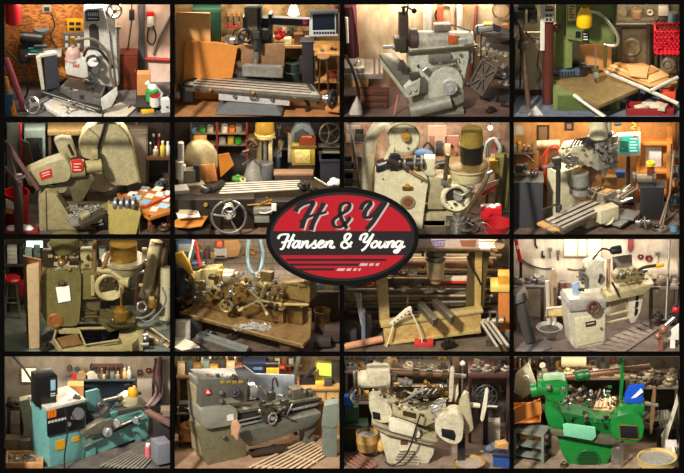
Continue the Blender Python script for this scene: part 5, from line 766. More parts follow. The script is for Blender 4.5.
for i in range(330):
    a=max(-70,min(70,random.gauss(0,42)));c=max(-22,min(30,random.gauss(0,20)));h=max(0,24-(abs(a)+abs(c))*.5);q=V((a,c-10,random.uniform(0,h)+1));d=V((random.uniform(-1,1),random.uniform(-1,1),random.uniform(-.4,.6)))*random.uniform(6,13);p.tube([q,q+d*.5+V((0,0,2)),q+d],1.5,4,1)
t2=T(b,'blue_hose','pale blue hose looping down the block wall above the lathe','hose',(330,150,330));t2.one(m('8fb0bc',.4,d=.1)).tube([(306,10,0),(300,70,0),(310,130,-4),(332,150,-6),(352,130,-4),(362,70,0),(352,10,0)],7)
crate(b,460,250,300,60,30,40,'8a7c68','grey tan box on the floor behind the turret slide','metal_box') if 0 else None
t=T(b,'paper_dispenser','white dispenser box hung on the block wall behind the chuck','dispenser',(190,86,380));t.part('box',WHITEP).bx(-24,26,0,18,0,42,3);t.part('slot',GUN).bx(-16,18,-2,0,6,12,0)
t=T(b,'orange_funnel','orange funnel sitting above the white dispenser','funnel',(186,34,372));t.one(m('e0602a',.5)).lathe([(16,0),(16,10),(10,20),(4,24)],V((0,0,0)))
t=T(b,'hanging_apron','tan leather apron hanging on the block wall','apron',(240,84,384));t.one(m('c89a68',.7,d=.3)).front([(206,14),(262,12),(276,36),(262,78),(222,84),(204,60)],0,8,3)
t=bench(b,'tool_bench','dark bench with machine parts at the upper left behind the headstock',12,165,120,280,360,12,m('5a5048',.5),m('3a3028',.5),shelf=90);zz=lambda y: 458-C*t.Z-S*y
tl=[(30,'casting',2,'6a6a6c','grey casting at the left end of the upper left bench'),(62,'x',0,'8a8c90','silver flange on the upper left bench'),(92,'x',5,'4a6a9a','blue bearing block on the upper left bench'),(124,'x',1,'9a9080','pale gear on the upper left bench'),(148,'x',3,'3a3c40','dark bracket at the right end of the upper left bench')]
for x,_,k,hx,l in tl: rough_part(b,x,zz(295),295,k,17,hx,l,me=.3)
pole(b,'red_lever','red handled lever standing at the upper left bench','lever',(112,120,276),[(92,14,300)],6,m('b03428',.4),k=1);pole(b,'slanted_pole','pale slanting pole beside the red handled lever','pole',(60,110,278),[(84,12,300)],5,PAPER,k=1)
t=T(b,'feed_unit','yellow curved machine arm at the far left behind the levers','arm',(40,None,240));p=t.part('arm',m('d8a83a',.4,d=.3));p.front([(12,72),(40,60),(70,110),(84,150),(60,150),(34,104),(12,100)],0,26,6);t.part('post',GREASE).fb(52,140,78,None,4,20,3)
t=T(b,'cased_machine','blue grey machine at the upper left corner','machine',(52,None,365));Z=t.f(0,14,0).z;t.part('case',m('5a7a9a',.5,d=.3)).bx(-38,30,0,30,0,Z,4);t.part('panel',m('c8d0d4',.5)).bx(-30,20,-3,0,Z-50,Z-14,1)
t=T(b,'metal_bucket','brown metal bucket on a drum right of the chip pan','bucket',(600,None,205));Z=t.f(0,355,0).z;t.part('drum',m('4a4038',.5,.2)).cyl(V((0,0,0)),V((0,0,Z)),34);p=t.part('pail',m('8a6c44',.4,.3,.5));p.lathe([(27,Z),(30,Z+4),(32,Z+66),(34,Z+68),(30,Z+68),(26,Z+10)],V((0,0,0)));t.part('handle',STEEL).tube([V((-31,0,Z+60)),V((0,-32,Z+40)),V((31,0,Z+60))],2)
crate(b,640,420,60,60,60,50,'3a2c26','dark brown carton at the right end of the lathe','carton');crate(b,600,440,10,70,50,26,'2c2622','low black box on the floor right of the chip pan','tool_box')
t=T(b,'wooden_doorframe','pale timber post standing at the right of the block wall','post',(628,None,300));t.one(m('b59468',.6,d=.3)).front([(618,8),(650,8),(652,300),(616,310)],0,20,2);t.parts[0].fb(618,300,650,None,2,18,0)
for i,(x,y,hx,l) in enumerate(((560,250,'a89888','pale box on the back counter beside the oval sign'),(590,250,'6a7488','blue grey box on the back counter'),(655,250,'8a8480','grey box at the right end of the back counter'))): crate(b,x,214,285,28,24,26,hx,l,'storage_box')
t=T(b,'counter','dark counter along the wall at the right of the turret lathe','counter',(600,None,270));Z=t.f(0,214,15).z;t.part('top',m('6a5a4c',.5)).bx(-70,72,0,70,Z-8,Z,1);t.part('cabinet',m('3c3028',.5)).bx(-64,66,4,66,0,Z-8,1)
t=T(b,'paper_stack','spread of cream papers on a black board at the lower left','papers',(70,None,-25));t.part('board',BLACK).top([(12,400),(120,430),(150,452),(60,460),(12,458)],10,10,1);p=t.part('papers',m('e6ddc4',.8,d=.15));p.top([(12,392),(80,418),(112,440),(40,452),(12,440)],14,3,0);p.top([(12,384),(30,388),(60,404),(12,408)],17,2,0)
t=T(b,'control_cabinet','pale grey panel cabinet under the left of the chip pan','cabinet',(48,None,100));Z=t.f(0,342,0).z;t.part('body',m('a8a292',.5,d=.3)).bx(-34,24,0,34,0,Z,2);t.part('door',m('b8b2a2',.5)).bx(-28,18,-3,0,6,Z-6,1)
rough_part(b,150,400,130,4,22,'3a3a3c','dark ring under the chip pan at left');rough_part(b,240,410,110,2,22,'4a4038','brown casting on the floor under the chip pan')

# ================================================= bay 11: hydraulic press frame before stock racks
b=setting(2,2,440,mwall('conc','7a6a54','4a3e30','1a140e',5),mwall('conc','6c5c4a','4a4034'),lamp=2.2)
t=T(b,'hydraulic_press','tan H frame hydraulic press with pale top beam and two bed posts','press',(370,None,100),8)
BM=m('c9a868',.4,.15,.5,'5a3c18');BMD=m('96804c',.4,.2,.5,'3a2a12')
p=t.part('crown_beam',m('d8bfae',.45,.1,.35,'7a5040'));p.front([(290,8),(552,8),(552,50),(290,52)],20,60,2);s=p.sub('beam_flange',BMD);s.front([(290,50),(596,52),(600,60),(290,58)],4,76,1);s=p.sub('beam_stencil',m('7a6ab0',.6,d=.2));s.fb(364,14,416,16,18,20,0);s.fb(366,36,414,38,18,20,0);[s.fb(370+k*12,22,377+k*12,29,18,20,0) for k in range(4)];s=p.sub('rust_patch',m('a86a4a',.6,d=.3));s.front([(474,14),(540,12),(536,40),(482,38)],18.5,20,0)
p=t.part('post',BM);p.front([(538,58),(566,58),(560,300),(536,296)],30,60,2);s=p.sub('post_flange',m('5a4c2c',.4,.2));s.front([(510,58),(538,58),(536,296),(500,290)],48,60,1);s.front([(560,58),(596,60),(584,150),(572,298),(560,300)],40,48,1);p.fb(520,380,560,None,30,60,2);s=p.sub('pin_hole',BLACK);[s.cyl((536,y,28),(536,y,31),5) for y in (400,424,446)]
p=t.part('post',m('b59a68',.45,.15,.45));p.front([(142,160),(186,156),(196,352),(158,358)],30,60,2)
p=t.part('bed_beam',BM);p.front([(170,362),(562,306),(558,372),(174,432)],-8,4,1);s=p.sub('flange',GOLDL);s.front([(160,352),(570,294),(570,304),(160,364)],-14,40,1);s=p.sub('flange',GOLDL);s.front([(172,432),(560,370),(562,384),(174,446)],-20,30,1);s=p.sub('web',BMD);s.front([(200,330),(540,292),(540,310),(200,346)],60,70,1)
p=t.part('ram',m('9a8660',.4,.25,.5,'3a2c1a'));p.cyl((378,86,40),(378,160,40),36,34);p.cyl((378,158,40),(378,182,40),22);s=p.sub('ram_flange',m('4a4438',.4,.3));s.cyl((378,74,40),(378,88,40),42);s.fb(340,64,420,78,10,60,2)
t.part('pump_hose',BLACK).tube([(505,76,30),(516,110,20),(546,160,26),(560,190,30)],4)
for i,(A,l) in enumerate((([(304,262),(326,252),(388,322),(368,334)],'left one of two steel bars lying across the press bed'),([(366,252),(386,244),(456,310),(438,324)],'right one of two steel bars lying across the press bed'))): t2=T(b,'steel_bar',l,'bar',(380,297,100));zb=0;q=t2.one(m('6e6656',.35,.5,.4));q.top(A,14,28,2)
t2=T(b,'power_strip','white power strip hanging diagonally on the left of the press bed','power strip',(240,None,44));p=t2.part('body',m('ded3b4',.45,d=.25));p.front([(194,346),(206,356),(286,296),(280,282),(264,284)],0,14,3);[t2.part('socket',BLACK).disc((214+k*14,342-k*11,-1),Yx,3.5,2,12) for k in range(5)];p=t2.part('cord',m('d8ccb0',.5,d=.1));p.tube([(208,352,6),(196,400,0),(182,450,0)],3);p=t2.part('cord',m('d8ccb0',.5,d=.1));p.tube([(276,294,4),(300,340,0),(322,400,0),(324,456,0)],3);t2.part('hook',GREASE).tube([(262,290,6),(266,262,10),(270,230,30)],3)
# stock racks behind
t=T(b,'pipe_rack','dark steel rack holding long pipes across the whole back of the press','rack',(342,None,200));zs=[]
for zy in (312,246,190,120,70):
    z=t.f(0,zy,0).z;zs.append(z);[t.part('arm',m('3a322a',.5,.2)).bx(x,x+10,0,160,z-8,z,1) for x in (-280,-20,250)]
[t.part('post',m('3a322a',.5,.2)).bx(x,x+10,160,172,0,zs[-1]+60,1) for x in (-280,-20,250)]
col_=['6e6658','8a8478','4a443c','a08a68','b59a70','7a6a54','5a5650','9a9284','c2a474','8a5a3a']
desc=['grey','silver','dark','tan','straw','brown','charcoal','pale grey','yellow wood','rust']
lev=['bottom','second','third','fourth','top']
for k,z in enumerate(zs):
    for j in range(5):
        y=212+j*26;r=random.uniform(6,11);hx=col_[(k*3+j*2) % 10];x0,x1=-325+random.uniform(0,60),320-random.uniform(0,70)
        t=T(b,'stock_bar' if j % 2 else 'stock_pipe','%s long bar on the %s level of the pipe rack, %s from the front' % (desc[(k*3+j*2) % 10],lev[k],('nearest','second','third','fourth','farthest')[j]),'pipe',(342,458-C*(z)-S*y,y));p=t.one(m(hx,.45,.3,.4))
        (p.cyl(V((x0,0,r)),V((x1,0,r)),r,n=12) if j % 2 ==0 else p.bx(x0,x1,-r,r,0,r*1.6,1))
pole(b,'steel_pipe','thick grey pipe lying level behind the power strip','pipe',(14,268,214),[(420,262,214),(600,258,214)],9,m('6a655a',.35,.5),k=1);pole(b,'copper_pipe','pale pink pipe at the lower left corner of the press','pipe',(12,440,20),[(165,408,60)],15,m('c48a68',.45,d=.3),k=1)
t=T(b,'red_timber','pale timber with red edge lying on the rack behind the ram','timber',(470,184,190));p=t.part('plank',m('d8c8a8',.6));p.fb(384,162,560,176,0,16,1);t.part('painted_edge',REDL).fb(384,176,560,186,0,16,1)
for i,(x,zy,k,hx,s_,l) in enumerate(((240,150,2,'5a4c3c',26,'brown casting behind the left end of the press'),(285,150,0,'b8b0a0',20,'bright flange behind the left post'),(300,205,4,'6a6258',24,'grey collar on the pipes behind the bed'),(350,222,2,'c8c0b0',18,'pale casting on the pipes behind the ram'),(215,200,3,'4a443c',24,'dark bracket on the pipes at left'),(400,215,1,'a89c88',18,'grey gear on the pipes beside the bars'),(255,215,5,'d0c4b0',18,'white bearing block on the pipes near the hook'))): rough_part(b,x,zy,182,k,s_,hx,l,me=.3)
t=T(b,'orange_cabinet','orange cabinet with yellow top at the far right of the press','cabinet',(648,None,120));Z=t.f(0,218,0).z;t.part('body',m('c87a3a',.45,d=.3)).bx(-18,40,0,70,30,Z,3);t.part('top',m('e0c060',.45,d=.2)).bx(-50,40,-8,80,Z,Z+26,5);t.part('lid_box',m('d89a38',.5)).bx(-20,40,10,70,Z+26,Z+66,4);t.part('base',m('5a6a64',.5)).bx(-40,40,-4,74,0,30,2)
for i,(A,B,r,hx) in enumerate((((560,340,70),(626,440,-60),6,'c8c0ac'),((574,332,70),(644,430,-60),6,'b8b0a0'),((590,326,80),(668,436,-60),7,'d0c8b4'))): pole(b,'angled_rod',('first pale rod jutting forward at lower right of the press','middle pale rod jutting forward at lower right','outer thick pale rod jutting forward at lower right')[i],'rod',A,[B],r,m(hx,.35,.5),k=1)
t=T(b,'roller_stand','dark stand with tubes under the orange cabinet','stand',(612,None,60));[t.part('upright',m('4a4238',.5)).bx(x,x+8,0,10,0,150,1) for x in (-20,8)];t.part('tube',m('b0a080',.4,.3)).cyl(V((-50,14,96)),V((40,14,104)),12);t.part('base',m('3a342c',.5)).bx(-30,30,-10,30,0,8,2)
t=T(b,'wire_bundle','bundle of pale wires hanging at the left of the press post','wires',(80,None,120));p=t.one(m('b8b0a4',.5));[p.tube([(60+i*9,226,0),(70+i*7,290,0),(88+i*8,370,0),(110+i*7,440,0)],2.6) for i in range(3)]
for i,(x,y,hx,w,h,l) in enumerate(((40,60,'26282c',44,60,'black box on the floor at the far left of the press'),(90,90,'6a7484',16,130,'blue grey strut standing left of the press post'),(110,100,'3a2c24',22,110,'dark block standing between strut and press post'))): crate(b,x,458-S*y,y,w,40,h,hx,l,('box','steel_strut','block')[i],('box','strut','block')[i])
t=T(b,'red_toolbox','red case partly seen on the floor under the press bed','case',(330,None,40));t.part('body',m('c03030',.45)).bx(-36,40,0,50,0,20,4);t.part('handle',BLACK).tube([V((-14,10,20)),V((0,10,28)),V((14,10,20))],3)
rough_part(b,430,440,30,2,28,'2c2822','black casting on the floor under the right of the press bed');rough_part(b,120,195,185,4,16,'d86a4a','orange collar on the pipes near the oval sign',me=.1)
t=T(b,'round_plaque','tan round lid hanging at the upper right of the press','lid',(634,44,200));t.one(m('c8a880',.5)).disc(V((0,0,18)),Yx,22,6)

# ================================================= bay 12: cream lathe by the window
b=setting(3,2,330,mwall('ply','d8ccb4','b4a08a','8a6048',3),mwall('conc','7a6860','584a44'),lamp=.8,tint=(1,.93,.84))
LC=m('d0cab4',.42,.05,.45,'6b5428');LCD=m('a89c74',.42,.1,.5,'4a3a1c')
def window(b,x0,y0,x1,y1,n,mull=(.5,)):
    p=struct('window_%d' % n,m('c8b890',.6,d=.3),b.world((x0+x1)/2,b.D-2,((458-y1)-S*(b.D-2))/C));w=(x1-x0)/2;h=(y1-y0)/C
    p.bx(-w-6,w+6,-4,2,-6,0,1);p.bx(-w-6,w+6,-4,2,h,h+6,1);p.bx(-w-6,-w,-4,2,0,h,1);p.bx(w,w+6,-4,2,0,h,1);[p.bx(-w+2*w*u-4,-w+2*w*u+4,-4,2,0,h,1) for u in mull];return p,w,h
p,w_,h_=window(b,222,8,366,72,1,(.36,.62));sdone(p);p2=struct('window_2',mglow('f4e4a8',1.3),p.loc);p2.bx(-w_,w_,-1,1,0,h_,0);sdone(p2)
t=T(b,'cream_lathe','cream engine lathe with door pedestal, open leg and sloping chip tray','lathe',(330,None,42),16)
p=t.part('pedestal',LC);p.front([(226,268),(240,252),(300,248),(384,246),(384,420),(366,440),(262,452),(244,430),(232,330)],0,90,6);s=p.sub('door',m('d4cca8',.42,d=.35));s.front([(260,326),(380,306),(378,416),(268,440)],-5,1,2);s2=s.sub('maker_plate',m('2c2a28',.5,d=.1));s2.front([(300,342),(342,334),(342,352),(302,360)],-8,-5,0);s3=s.sub('door_latch',DSTEEL);s3.cyl((364,366,-10),(364,366,-5),6);s.sub('plate_lettering',m('b8b0a0',.5,d=0)).front([(306,347),(336,341),(336,345),(306,351)],-9.5,-8,0)
p=t.part('pedestal_cap',m('c4bfb4',.3,.3,.4));p.front([(226,268),(236,250),(380,246),(384,262),(384,286),(236,300)],-10,100,5);s=p.sub('speed_wheel',m('6a4c3c',.45,.2));s.wheel((330,282,-26),(.1,-1,.2),24,6,3,9);s.cyl((330,282,-20),(330,282,-8),10)
p=t.part('headstock',LC);p.front([(302,208),(304,128),(316,112),(372,104),(380,200)],10,80,5,12)
mech(t,270,120,310,210,0,30,10,[OILY,DSTEEL,BLACK],8,seed=51);mech(t,410,130,540,185,-10,40,22,[GREASE,BRZ,GOLD,OILY,STEEL],9,seed=52);p.front([(304,112),(330,96),(376,96),(372,110)],20,70,4);s=p.sub('gear_lever',BLACK);s.tube([(352,180,0),(360,154,-10)],5);s.ball((360,154,-10),8);s=p.sub('spindle_nose',STEEL);s.cyl((280,150,40),(304,150,40),24);s.tube([(228,128,20),(260,132,24),(300,126,24)],5);[s.tube([(272,140+k*14,10),(298,150+k*18,6),(304,172+k*18,0)],4) for k in range(3)]
p=t.part('chip_tray',m('b8ac80',.4,.1,.5,'5a441c'));p.front([(384,236),(440,222),(574,184),(576,190),(532,230),(384,262)],-20,66,3)
p=t.part('bed',LCD);p.front([(384,262),(500,234),(496,252),(384,284)],10,50,2);p=t.part('carriage',m('968a62',.38,.2,.5,'3a2a14'));p.front([(414,160),(440,140),(500,134),(538,150),(536,172),(420,188)],0,50,5);[p.tube([(424+k*26,150,-6),(440+k*26,130-k*3,0),(470+k*22,146,-4)],5) for k in range(3)];s=p.sub('slide_handle',CHROME);s.tube([(410,190,-14),(424,212,-20),(434,236,-20)],5);s.ball((440,150,-14),9);p=t.part('taper_bar',GREASE);p.tube([(500,140,10),(540,120,10),(604,112,10)],7);s=p.sub('yellow_tip',YEL);s.cyl((580,116,10),(614,110,10),8)
p=t.part('end_leg',LC);p.front([(470,250),(498,226),(542,214),(520,300),(506,340),(484,346)],4,60,4);s=p.sub('leg_opening',BLACK);[s.front([(504+a,232+k*30+a),(516+a,228+k*30),(512+a,250+k*30),(502+a,256+k*30)],1,5,0) for k,a in ((0,0),(1,-2),(2,-4))]
p=t.part('tie_bar',LCD);p.tube([(384,318,30),(476,294,30)],6,k=1);p.tube([(384,346,30),(480,322,30)],6,k=1);p=t.part('splash_back',m('8c8078',.5,.2,.3));p.front([(408,80),(486,68),(492,134),(412,142)],76,82,1)
p=t.part('work_lamp',BLACK);p.tube([(318,100,40),(340,74,40),(366,46,40),(398,54,36)],4,k=2);s=p.sub('lamp_head',BLACK);s.lathe([(8,0),(16,8),(18,40),(14,48)],(396,56,30),(1,-.2,.15));p=t.part('coolant_pipe',m('c49a7c',.45));p.cyl((390,200,40),(392,84,40),8);p=t.part('strap',RUBBER);p.tube([(404,180,-24),(420,210,-28),(434,238,-28)],4)
t2=T(b,'duckboard','grey slatted floor grating lying in front of the cream lathe','floor grating',(440,None,-10));
q=lambda u,v: (300+150*u+(420-300)*v*1.0,0)
p=t2.one(m('8a7c70',.6,d=.4));Z0=8
for k in range(9):
    u=k/8;a=(302+u*230,448-u*104);c=(440+u*150,470-u*96);p.top([a,(a[0]+18,a[1]-9),(c[0]+14,c[1]-9),c],Z0,4,0)
for u in (.08,.5,.92): a=(302+(440-302)*u,448+(470-448)*u);c=(532+(590-532)*u,344+(374-344)*u);p.top([a,(a[0]+9,a[1]+2),(c[0]+9,c[1]+2),c],Z0-4,4,0)
t2=T(b,'floor_dish','pale cone shaped dish standing on the floor left of the lathe','dish',(158,392,90));t2.part('dish',m('b8b4a8',.4,.2)).lathe([(22,0),(30,4),(52,34),(54,36),(50,36),(26,8)],V((0,0,0)));t2.part('liner',m('4a4844',.5)).lathe([(20,9),(40,26),(38,27)],V((0,0,0)))
pole(b,'sprayer_stem','pale upright stem with hose standing above the cone dish','stem',(156,350,122),[(152,260,130),(148,175,134)],9,m('c0b8a4',.45))
t2=T(b,'belt_guard','cream belt guard on pale tubular frame beside the lathe pedestal','guard',(186,None,110));p=t2.part('guard',m('d4b878',.45));p.fb(150,292,212,318,0,30,4);t2.part('frame',m('c8c0b4',.4,.3)).tube([(146,316,-4),(146,286,-4),(216,280,-4),(226,300,-4),(230,346,-4)],6,k=1);t2.part('strut',m('c8c0b4',.4,.3)).fb(176,316,184,None,10,18,1)
t2=T(b,'iron_column','heavy dark grey column on a square foot at the far left','column',(70,None,40));p=t2.part('column',m('4c4844',.45,.2));p.front([(12,270),(60,262),(104,420),(62,430)],0,40,4);p=t2.part('foot',m('7a7672',.5,.2));p.top([(20,452),(70,424),(150,416),(168,440),(110,462)],8,8,2);p=t2.part('table',m('7e7a74',.4,.3));p.front([(12,232),(60,222),(72,254),(12,272)],-10,50,4)
t2=bench(b,'parts_bench','bench heaped with grey castings at the upper left beside the wall',14,140,200,200,310,10,m('6a625c',.5),m('4a423c',.5))
for i,(x,k,s_,hx) in enumerate(((34,2,24,'8a8480'),(70,0,20,'6a645e'),(102,4,22,'a09890'),(124,3,18,'5a544e'),(50,5,20,'b0a8a0'))): rough_part(b,x,458-C*t2.Z-S*(230+15*(i % 3)),230+15*(i % 3),k,s_,hx,('large grey casting at the left of the parts bench','dark flange on the parts bench','pale collar on the parts bench','dark bracket at the right end of the parts bench','light bearing block at the back of the parts bench')[i],me=.3)
t2=T(b,'vertical_plank','rounded tan plank standing behind the tubular frame','plank',(176,None,200));t2.one(m('a89070',.6)).front([(164,150),(168,130),(180,130),(188,150),(190,300),(166,300)],0,12,3);t2.parts[0].fb(168,296,188,None,2,10,0)
t2=T(b,'tool_cart','dark red machine cart with tins left of the headstock','cart',(228,None,225));Z=t2.f(0,210,0).z;t2.part('body',m('5a3a34',.5)).bx(-36,36,0,60,0,Z);t2.part('drawer',m('6a4a44',.45)).bx(-30,30,-3,0,Z*.6,Z-8,1);zc=lambda y: 458-C*Z-S*y
can(b,212,zc(240),240,26,16,'6a4038','maroon tin on the dark red cart');
t2=T(b,'blue_rag','pale blue rag hanging at the left of the headstock','rag',(258,236,92));t2.one(m('8aa4c4',.8)).front([(244,190),(270,180),(278,200),(286,232),(266,226),(252,238)],0,12,3)
paper(b,226,246,100,60,22,'blue white leaflet lying under the blue rag','b0bccc',12,3)
t2=T(b,'marker_post','slim red post with white band at the upper left corner','post',(40,None,240));t2.part('tube',m('d0242c',.4)).front([(14,8),(30,8),(50,96),(36,104)],0,12,3);t2.part('band',PAPER).front([(24,36),(36,32),(40,46),(28,50)],-2,0,0);t2.part('foot',BLACK).fb(38,100,50,None,2,10,0)
pole(b,'hanging_cable','black cable sagging across the plywood wall at left','cable',(36,80,326),[(80,110,326),(130,126,326),(170,126,326)],2.5,RUBBER);pole(b,'hooked_tool','black hooked tool hanging on the plywood wall at left','tool',(102,8,326),[(104,30,326),(112,44,326)],4,BLACK)
t2=T(b,'hanging_coat','dark red cloth hanging on the wall right of the window','cloth',(486,66,322));t2.one(m('7a3038',.8)).front([(476,10),(496,8),(500,40),(488,66),(474,50)],0,8,3)
pole(b,'long_rod','tall thin grey rod leaning at the right of the lathe','rod',(624,330,110),[(642,10,290)],4,m('7a746c',.4,.3),k=1)
t2=bench(b,'scrap_bench','low dark bench of machine junk right of the lathe',560,676,200,190,310,12,m('7a6c5c',.55),m('4a4038',.55),shelf=50);zz=lambda y,Zz: 458-C*Zz-S*y
for i,(x,y,up,k,s_,hx,l) in enumerate(((585,215,1,2,22,'8a7c68','brown casting at the left of the junk bench'),(625,210,1,5,24,'5a5048','dark bearing block on the junk bench'),(660,215,1,0,20,'a8a094','pale flange at the right of the junk bench'),(600,255,1,3,24,'b8a888','cream bracket at the back of the junk bench'),(645,260,1,1,22,'7a7064','grey gear at the back of the junk bench'),(595,205,0,4,22,'3a3430','dark collar on the shelf under the junk bench'),(645,205,0,2,24,'4a4440','dark casting on the shelf under the junk bench'))): rough_part(b,x,zz(y,t2.Z if up else 50),y,k,s_,hx,l,me=.3)
t2=T(b,'red_ball','small glossy red float at the right edge above the white sheet','float',(662,302,60));p=t2.part('ball',m('d0202c',.25,d=.1));p.ball(V((0,0,14)),15);t2.part('cap',GUN).cyl(V((0,0,26)),V((0,0,36)),8);t2.part('post',DSTEEL).cyl(V((0,0,0)),V((0,0,-((458-302)-S*60)/C)),4)
t2=T(b,'lever_assembly','brown and chrome lever joint at the lower right corner','lever',(612,None,10));p=t2.part('arm',CHROME);p.cyl((600,372,0),(656,322,20),9);p=t2.part('joint',m('9a6a50',.4,.2));p.ball((612,368,0),20);p.ball((590,396,0),15);t2.part('post',m('8a5c48',.4)).fb(590,390,612,None,-6,12,4)
t2=T(b,'metal_sheet','white slanted sheet standing at the right edge','sheet',(650,None,30));t2.one(PAPER).front([(610,396),(674,346),(674,412),(640,410)],0,5,1);t2.parts[0].fb(640,405,660,None,1,4,0)

TEAL=m('70aca8',.4,0,.35,'2c4a44');TEALD=m('3f7a74',.42,0,.4,'1e3a36');GY=m('6a6a60',.4,.1,.4,'2c2a22');GYL=m('9a9888',.4,.1,.35,'4a463a')
SCC=m('cec6aa',.4,0,.45,'6b5a38');SCD=m('b5aa88',.42,.05,.45,'4a3d24');GN=m('1a7c32',.35,0,.3,'0c3a18');GND=m('14662a',.38,0,.35,'08240f')
# ================================================= bay 13: teal lathe
b=setting(0,3,380,mwall('ply','a89c8c','7f7466','4a3e34',3),mwall('conc','6a625c','453f3a'),lamp=.8)
t=T(b,'teal_lathe','teal engine lathe with black control panel and orange badge','lathe',(190,None,5),32)
p=t.part('headstock',TEAL);p.front([(186,222),(334,186),(336,300),(330,457),(190,457)],0,130,5);p.front([(330,370),(372,350),(374,440),(330,457)],4,110,3)
s=p.sub('headstock_cover',m('cfc8b8',.45,d=.4));s.front([(182,216),(336,178),(338,190),(184,228)],-6,136,2)
p=t.part('control_panel',m('17181a',.35,d=.2));p.front([(184,230),(334,198),(332,296),(186,330)],-8,0,2);s=p.sub('orange_badge',m('e87a1c',.4,d=.1));[s.front([(186+k*12,226-k*3),(196+k*12,224-k*3),(196+k*12,254-k*3),(186+k*12,257-k*3)],-10,-8,0) for k in range(3)];s=p.sub('panel_lettering',m('c8c8c4',.5,d=0));[s.front([(188+k*13,268-k*3),(197+k*13,266-k*3),(197+k*13,275-k*3),(188+k*13,277-k*3)],-10,-8,0) for k in range(6)]
s=p.sub('selector_dial',m('5a5a5c',.3,.5));s.cyl((306,238,-22),(306,238,-8),26);[p.sub('selector_knob',DSTEEL).cyl((x,y,-18),(x,y,-8),10) for x,y in ((284,254),(270,280),(322,258))];s=p.sub('selector_lever',CHROME);s.tube([(330,190,-16),(346,180,-24)],5)
p=t.part('warning_sticker',YEL,'yellow warning sticker');p.front([(217,350),(252,340),(252,378),(218,386)],-3,0,0);p=t.part('warning_sticker',YEL,'small yellow sticker');p.front([(280,336),(312,328),(312,346),(281,354)],-3,0,0)
p=t.part('bed',TEAL);p.front([(372,330),(572,240),(584,258),(580,342),(532,366),(530,340),(400,404),(372,420)],14,80,4);s=p.sub('bed_ways',m('6a6a64',.3,.5,.4));s.front([(370,250),(556,210),(566,224),(376,272)],6,40,2);s=p.sub('lead_screw',STEEL);s.tube([(330,340,-4),(420,312,-4),(560,250,-4)],5,k=1);s.tube([(324,376,-6),(370,352,-6),(400,340,-6)],5,k=1);s=p.sub('tray_shade_strip',BLACK);s.front([(400,312),(545,250),(548,268),(404,336)],11,15,0)  # black strip on the bed stands in for shade below the tray
p=t.part('apron',m('7a7464',.35,.3,.45));p.front([(316,318),(400,268),(462,262),(440,296),(390,320),(330,332)],-26,10,4);s=p.sub('carriage_wheel',CHROME);s.cyl((420,314,-44),(424,310,-26),20);s.cyl((414,316,-58),(420,314,-44),9);p.sub('carriage_wheel',CHROME).cyl((458,276,-40),(462,274,-20),15);p.sub('carriage_wheel',CHROME).cyl((530,268,-16),(536,266,-2),14)
p=t.part('chuck_guard',m('5f8f92',.35,.1,.25));p.front([(336,152),(384,140),(394,236),(346,226)],40,52,3);s=p.sub('guard_edge',CHROME);s.tube([(384,142,38),(392,190,38),(392,236,38)],4)
p=t.part('tool_post',m('5a5a58',.35,.4));p.front([(400,246),(410,230),(424,214),(430,250),(420,266)],-6,30,4);p.front([(382,210),(430,200),(432,222),(386,232)],20,44,4);s=p.sub('tool_bar',STEEL);s.cyl((402,188,30),(474,172,30),7);s.cyl((462,174,30),(476,171,30),12)
mech(t,330,250,560,330,-30,0,18,[DSTEEL,CHROME,TEALD,OILY],8,seed=63);mech(t,380,190,480,250,0,40,12,[DSTEEL,OILY,STEEL],8,seed=64)
p=t.part('compound_slide',TEALD);p.front([(432,240),(462,232),(466,252),(438,260)],-10,20,4)
p=t.part('tailstock',m('e0d8ac',.4,d=.3));p.front([(484,176),(508,160),(540,162),(542,202),(520,220),(488,214)],20,60,6);s=p.sub('tailstock_quill',CHROME);s.cyl((470,180,40),(490,176,40),9)
t2=T(b,'readout_unit','black monitor with glowing side screen standing on the teal lathe','monitor',(180,206,36),20);p=t2.part('case',m('141416',.4,d=.1));p.bx(-42,44,0,70,0,132,4);p.bx(-26,26,10,50,-8,0,2);s=p.sub('screen_bezel',m('3a3c40',.4));s.bx(44,50,4,62,40,124,2);s=p.sub('screen',mglow('46606c',.35));s.bx(50,51,14,46,62,112,0);s=p.sub('key_pad',m('8a8c90',.5));[s.bx(50,52,12+k*12,20+k*12,46,54,0) for k in range(4)]
p=t2.part('screen_frame',m('2a2c30',.4));p.bx(14,42,-3,0,30,120,2);s=p.sub('display',mglow('7a98a4',.45));s.bx(18,38,-5,-3,66,112,1);s=p.sub('keys',PAPER);[s.bx(18+k % 3*7,22+k % 3*7,-4,-3,40+k//3*9,45+k//3*9,0) for k in range(6)]
p2=T(b,'window_glow',None,None,(100,140,376)) if 0 else None
pw=struct('window_3',m('8a7c64',.6),b.world(100,377,(458-114-S*377)/C));pw.bx(-34,34,-3,2,-6,0,1);pw.bx(-34,-28,-3,2,0,60,1);pw.bx(28,34,-3,2,0,60,1);pw.bx(-34,34,-3,2,60,66,1);sdone(pw);pw2=struct('window_4',mglow('f2e4b0',1.1),pw.loc);pw2.bx(-28,28,-1,1,0,60,0);sdone(pw2)
rough_part(b,270,190,70,0,15,'e0dcd0','white rimmed part lying on the teal headstock',me=.2);rough_part(b,300,178,90,2,15,'4a4844','dark part on the teal headstock',me=.3)
t2=T(b,'bottle_shelf','long dark blue shelf unit behind the lathe holding bottles','shelf',(410,None,336));Z=t2.f(0,106,0).z;t2.part('panel',m('1e2a3a',.5)).bx(-150,116,30,36,0,Z);t2.part('top',m('4a5a64',.5)).bx(-156,120,0,40,Z-7,Z,1);[t2.part('side',m('1a222e',.5)).bx(x,x+7,4,36,0,Z-7,1) for x in (-150,108)];zz=lambda y: 458-C*Z-S*y
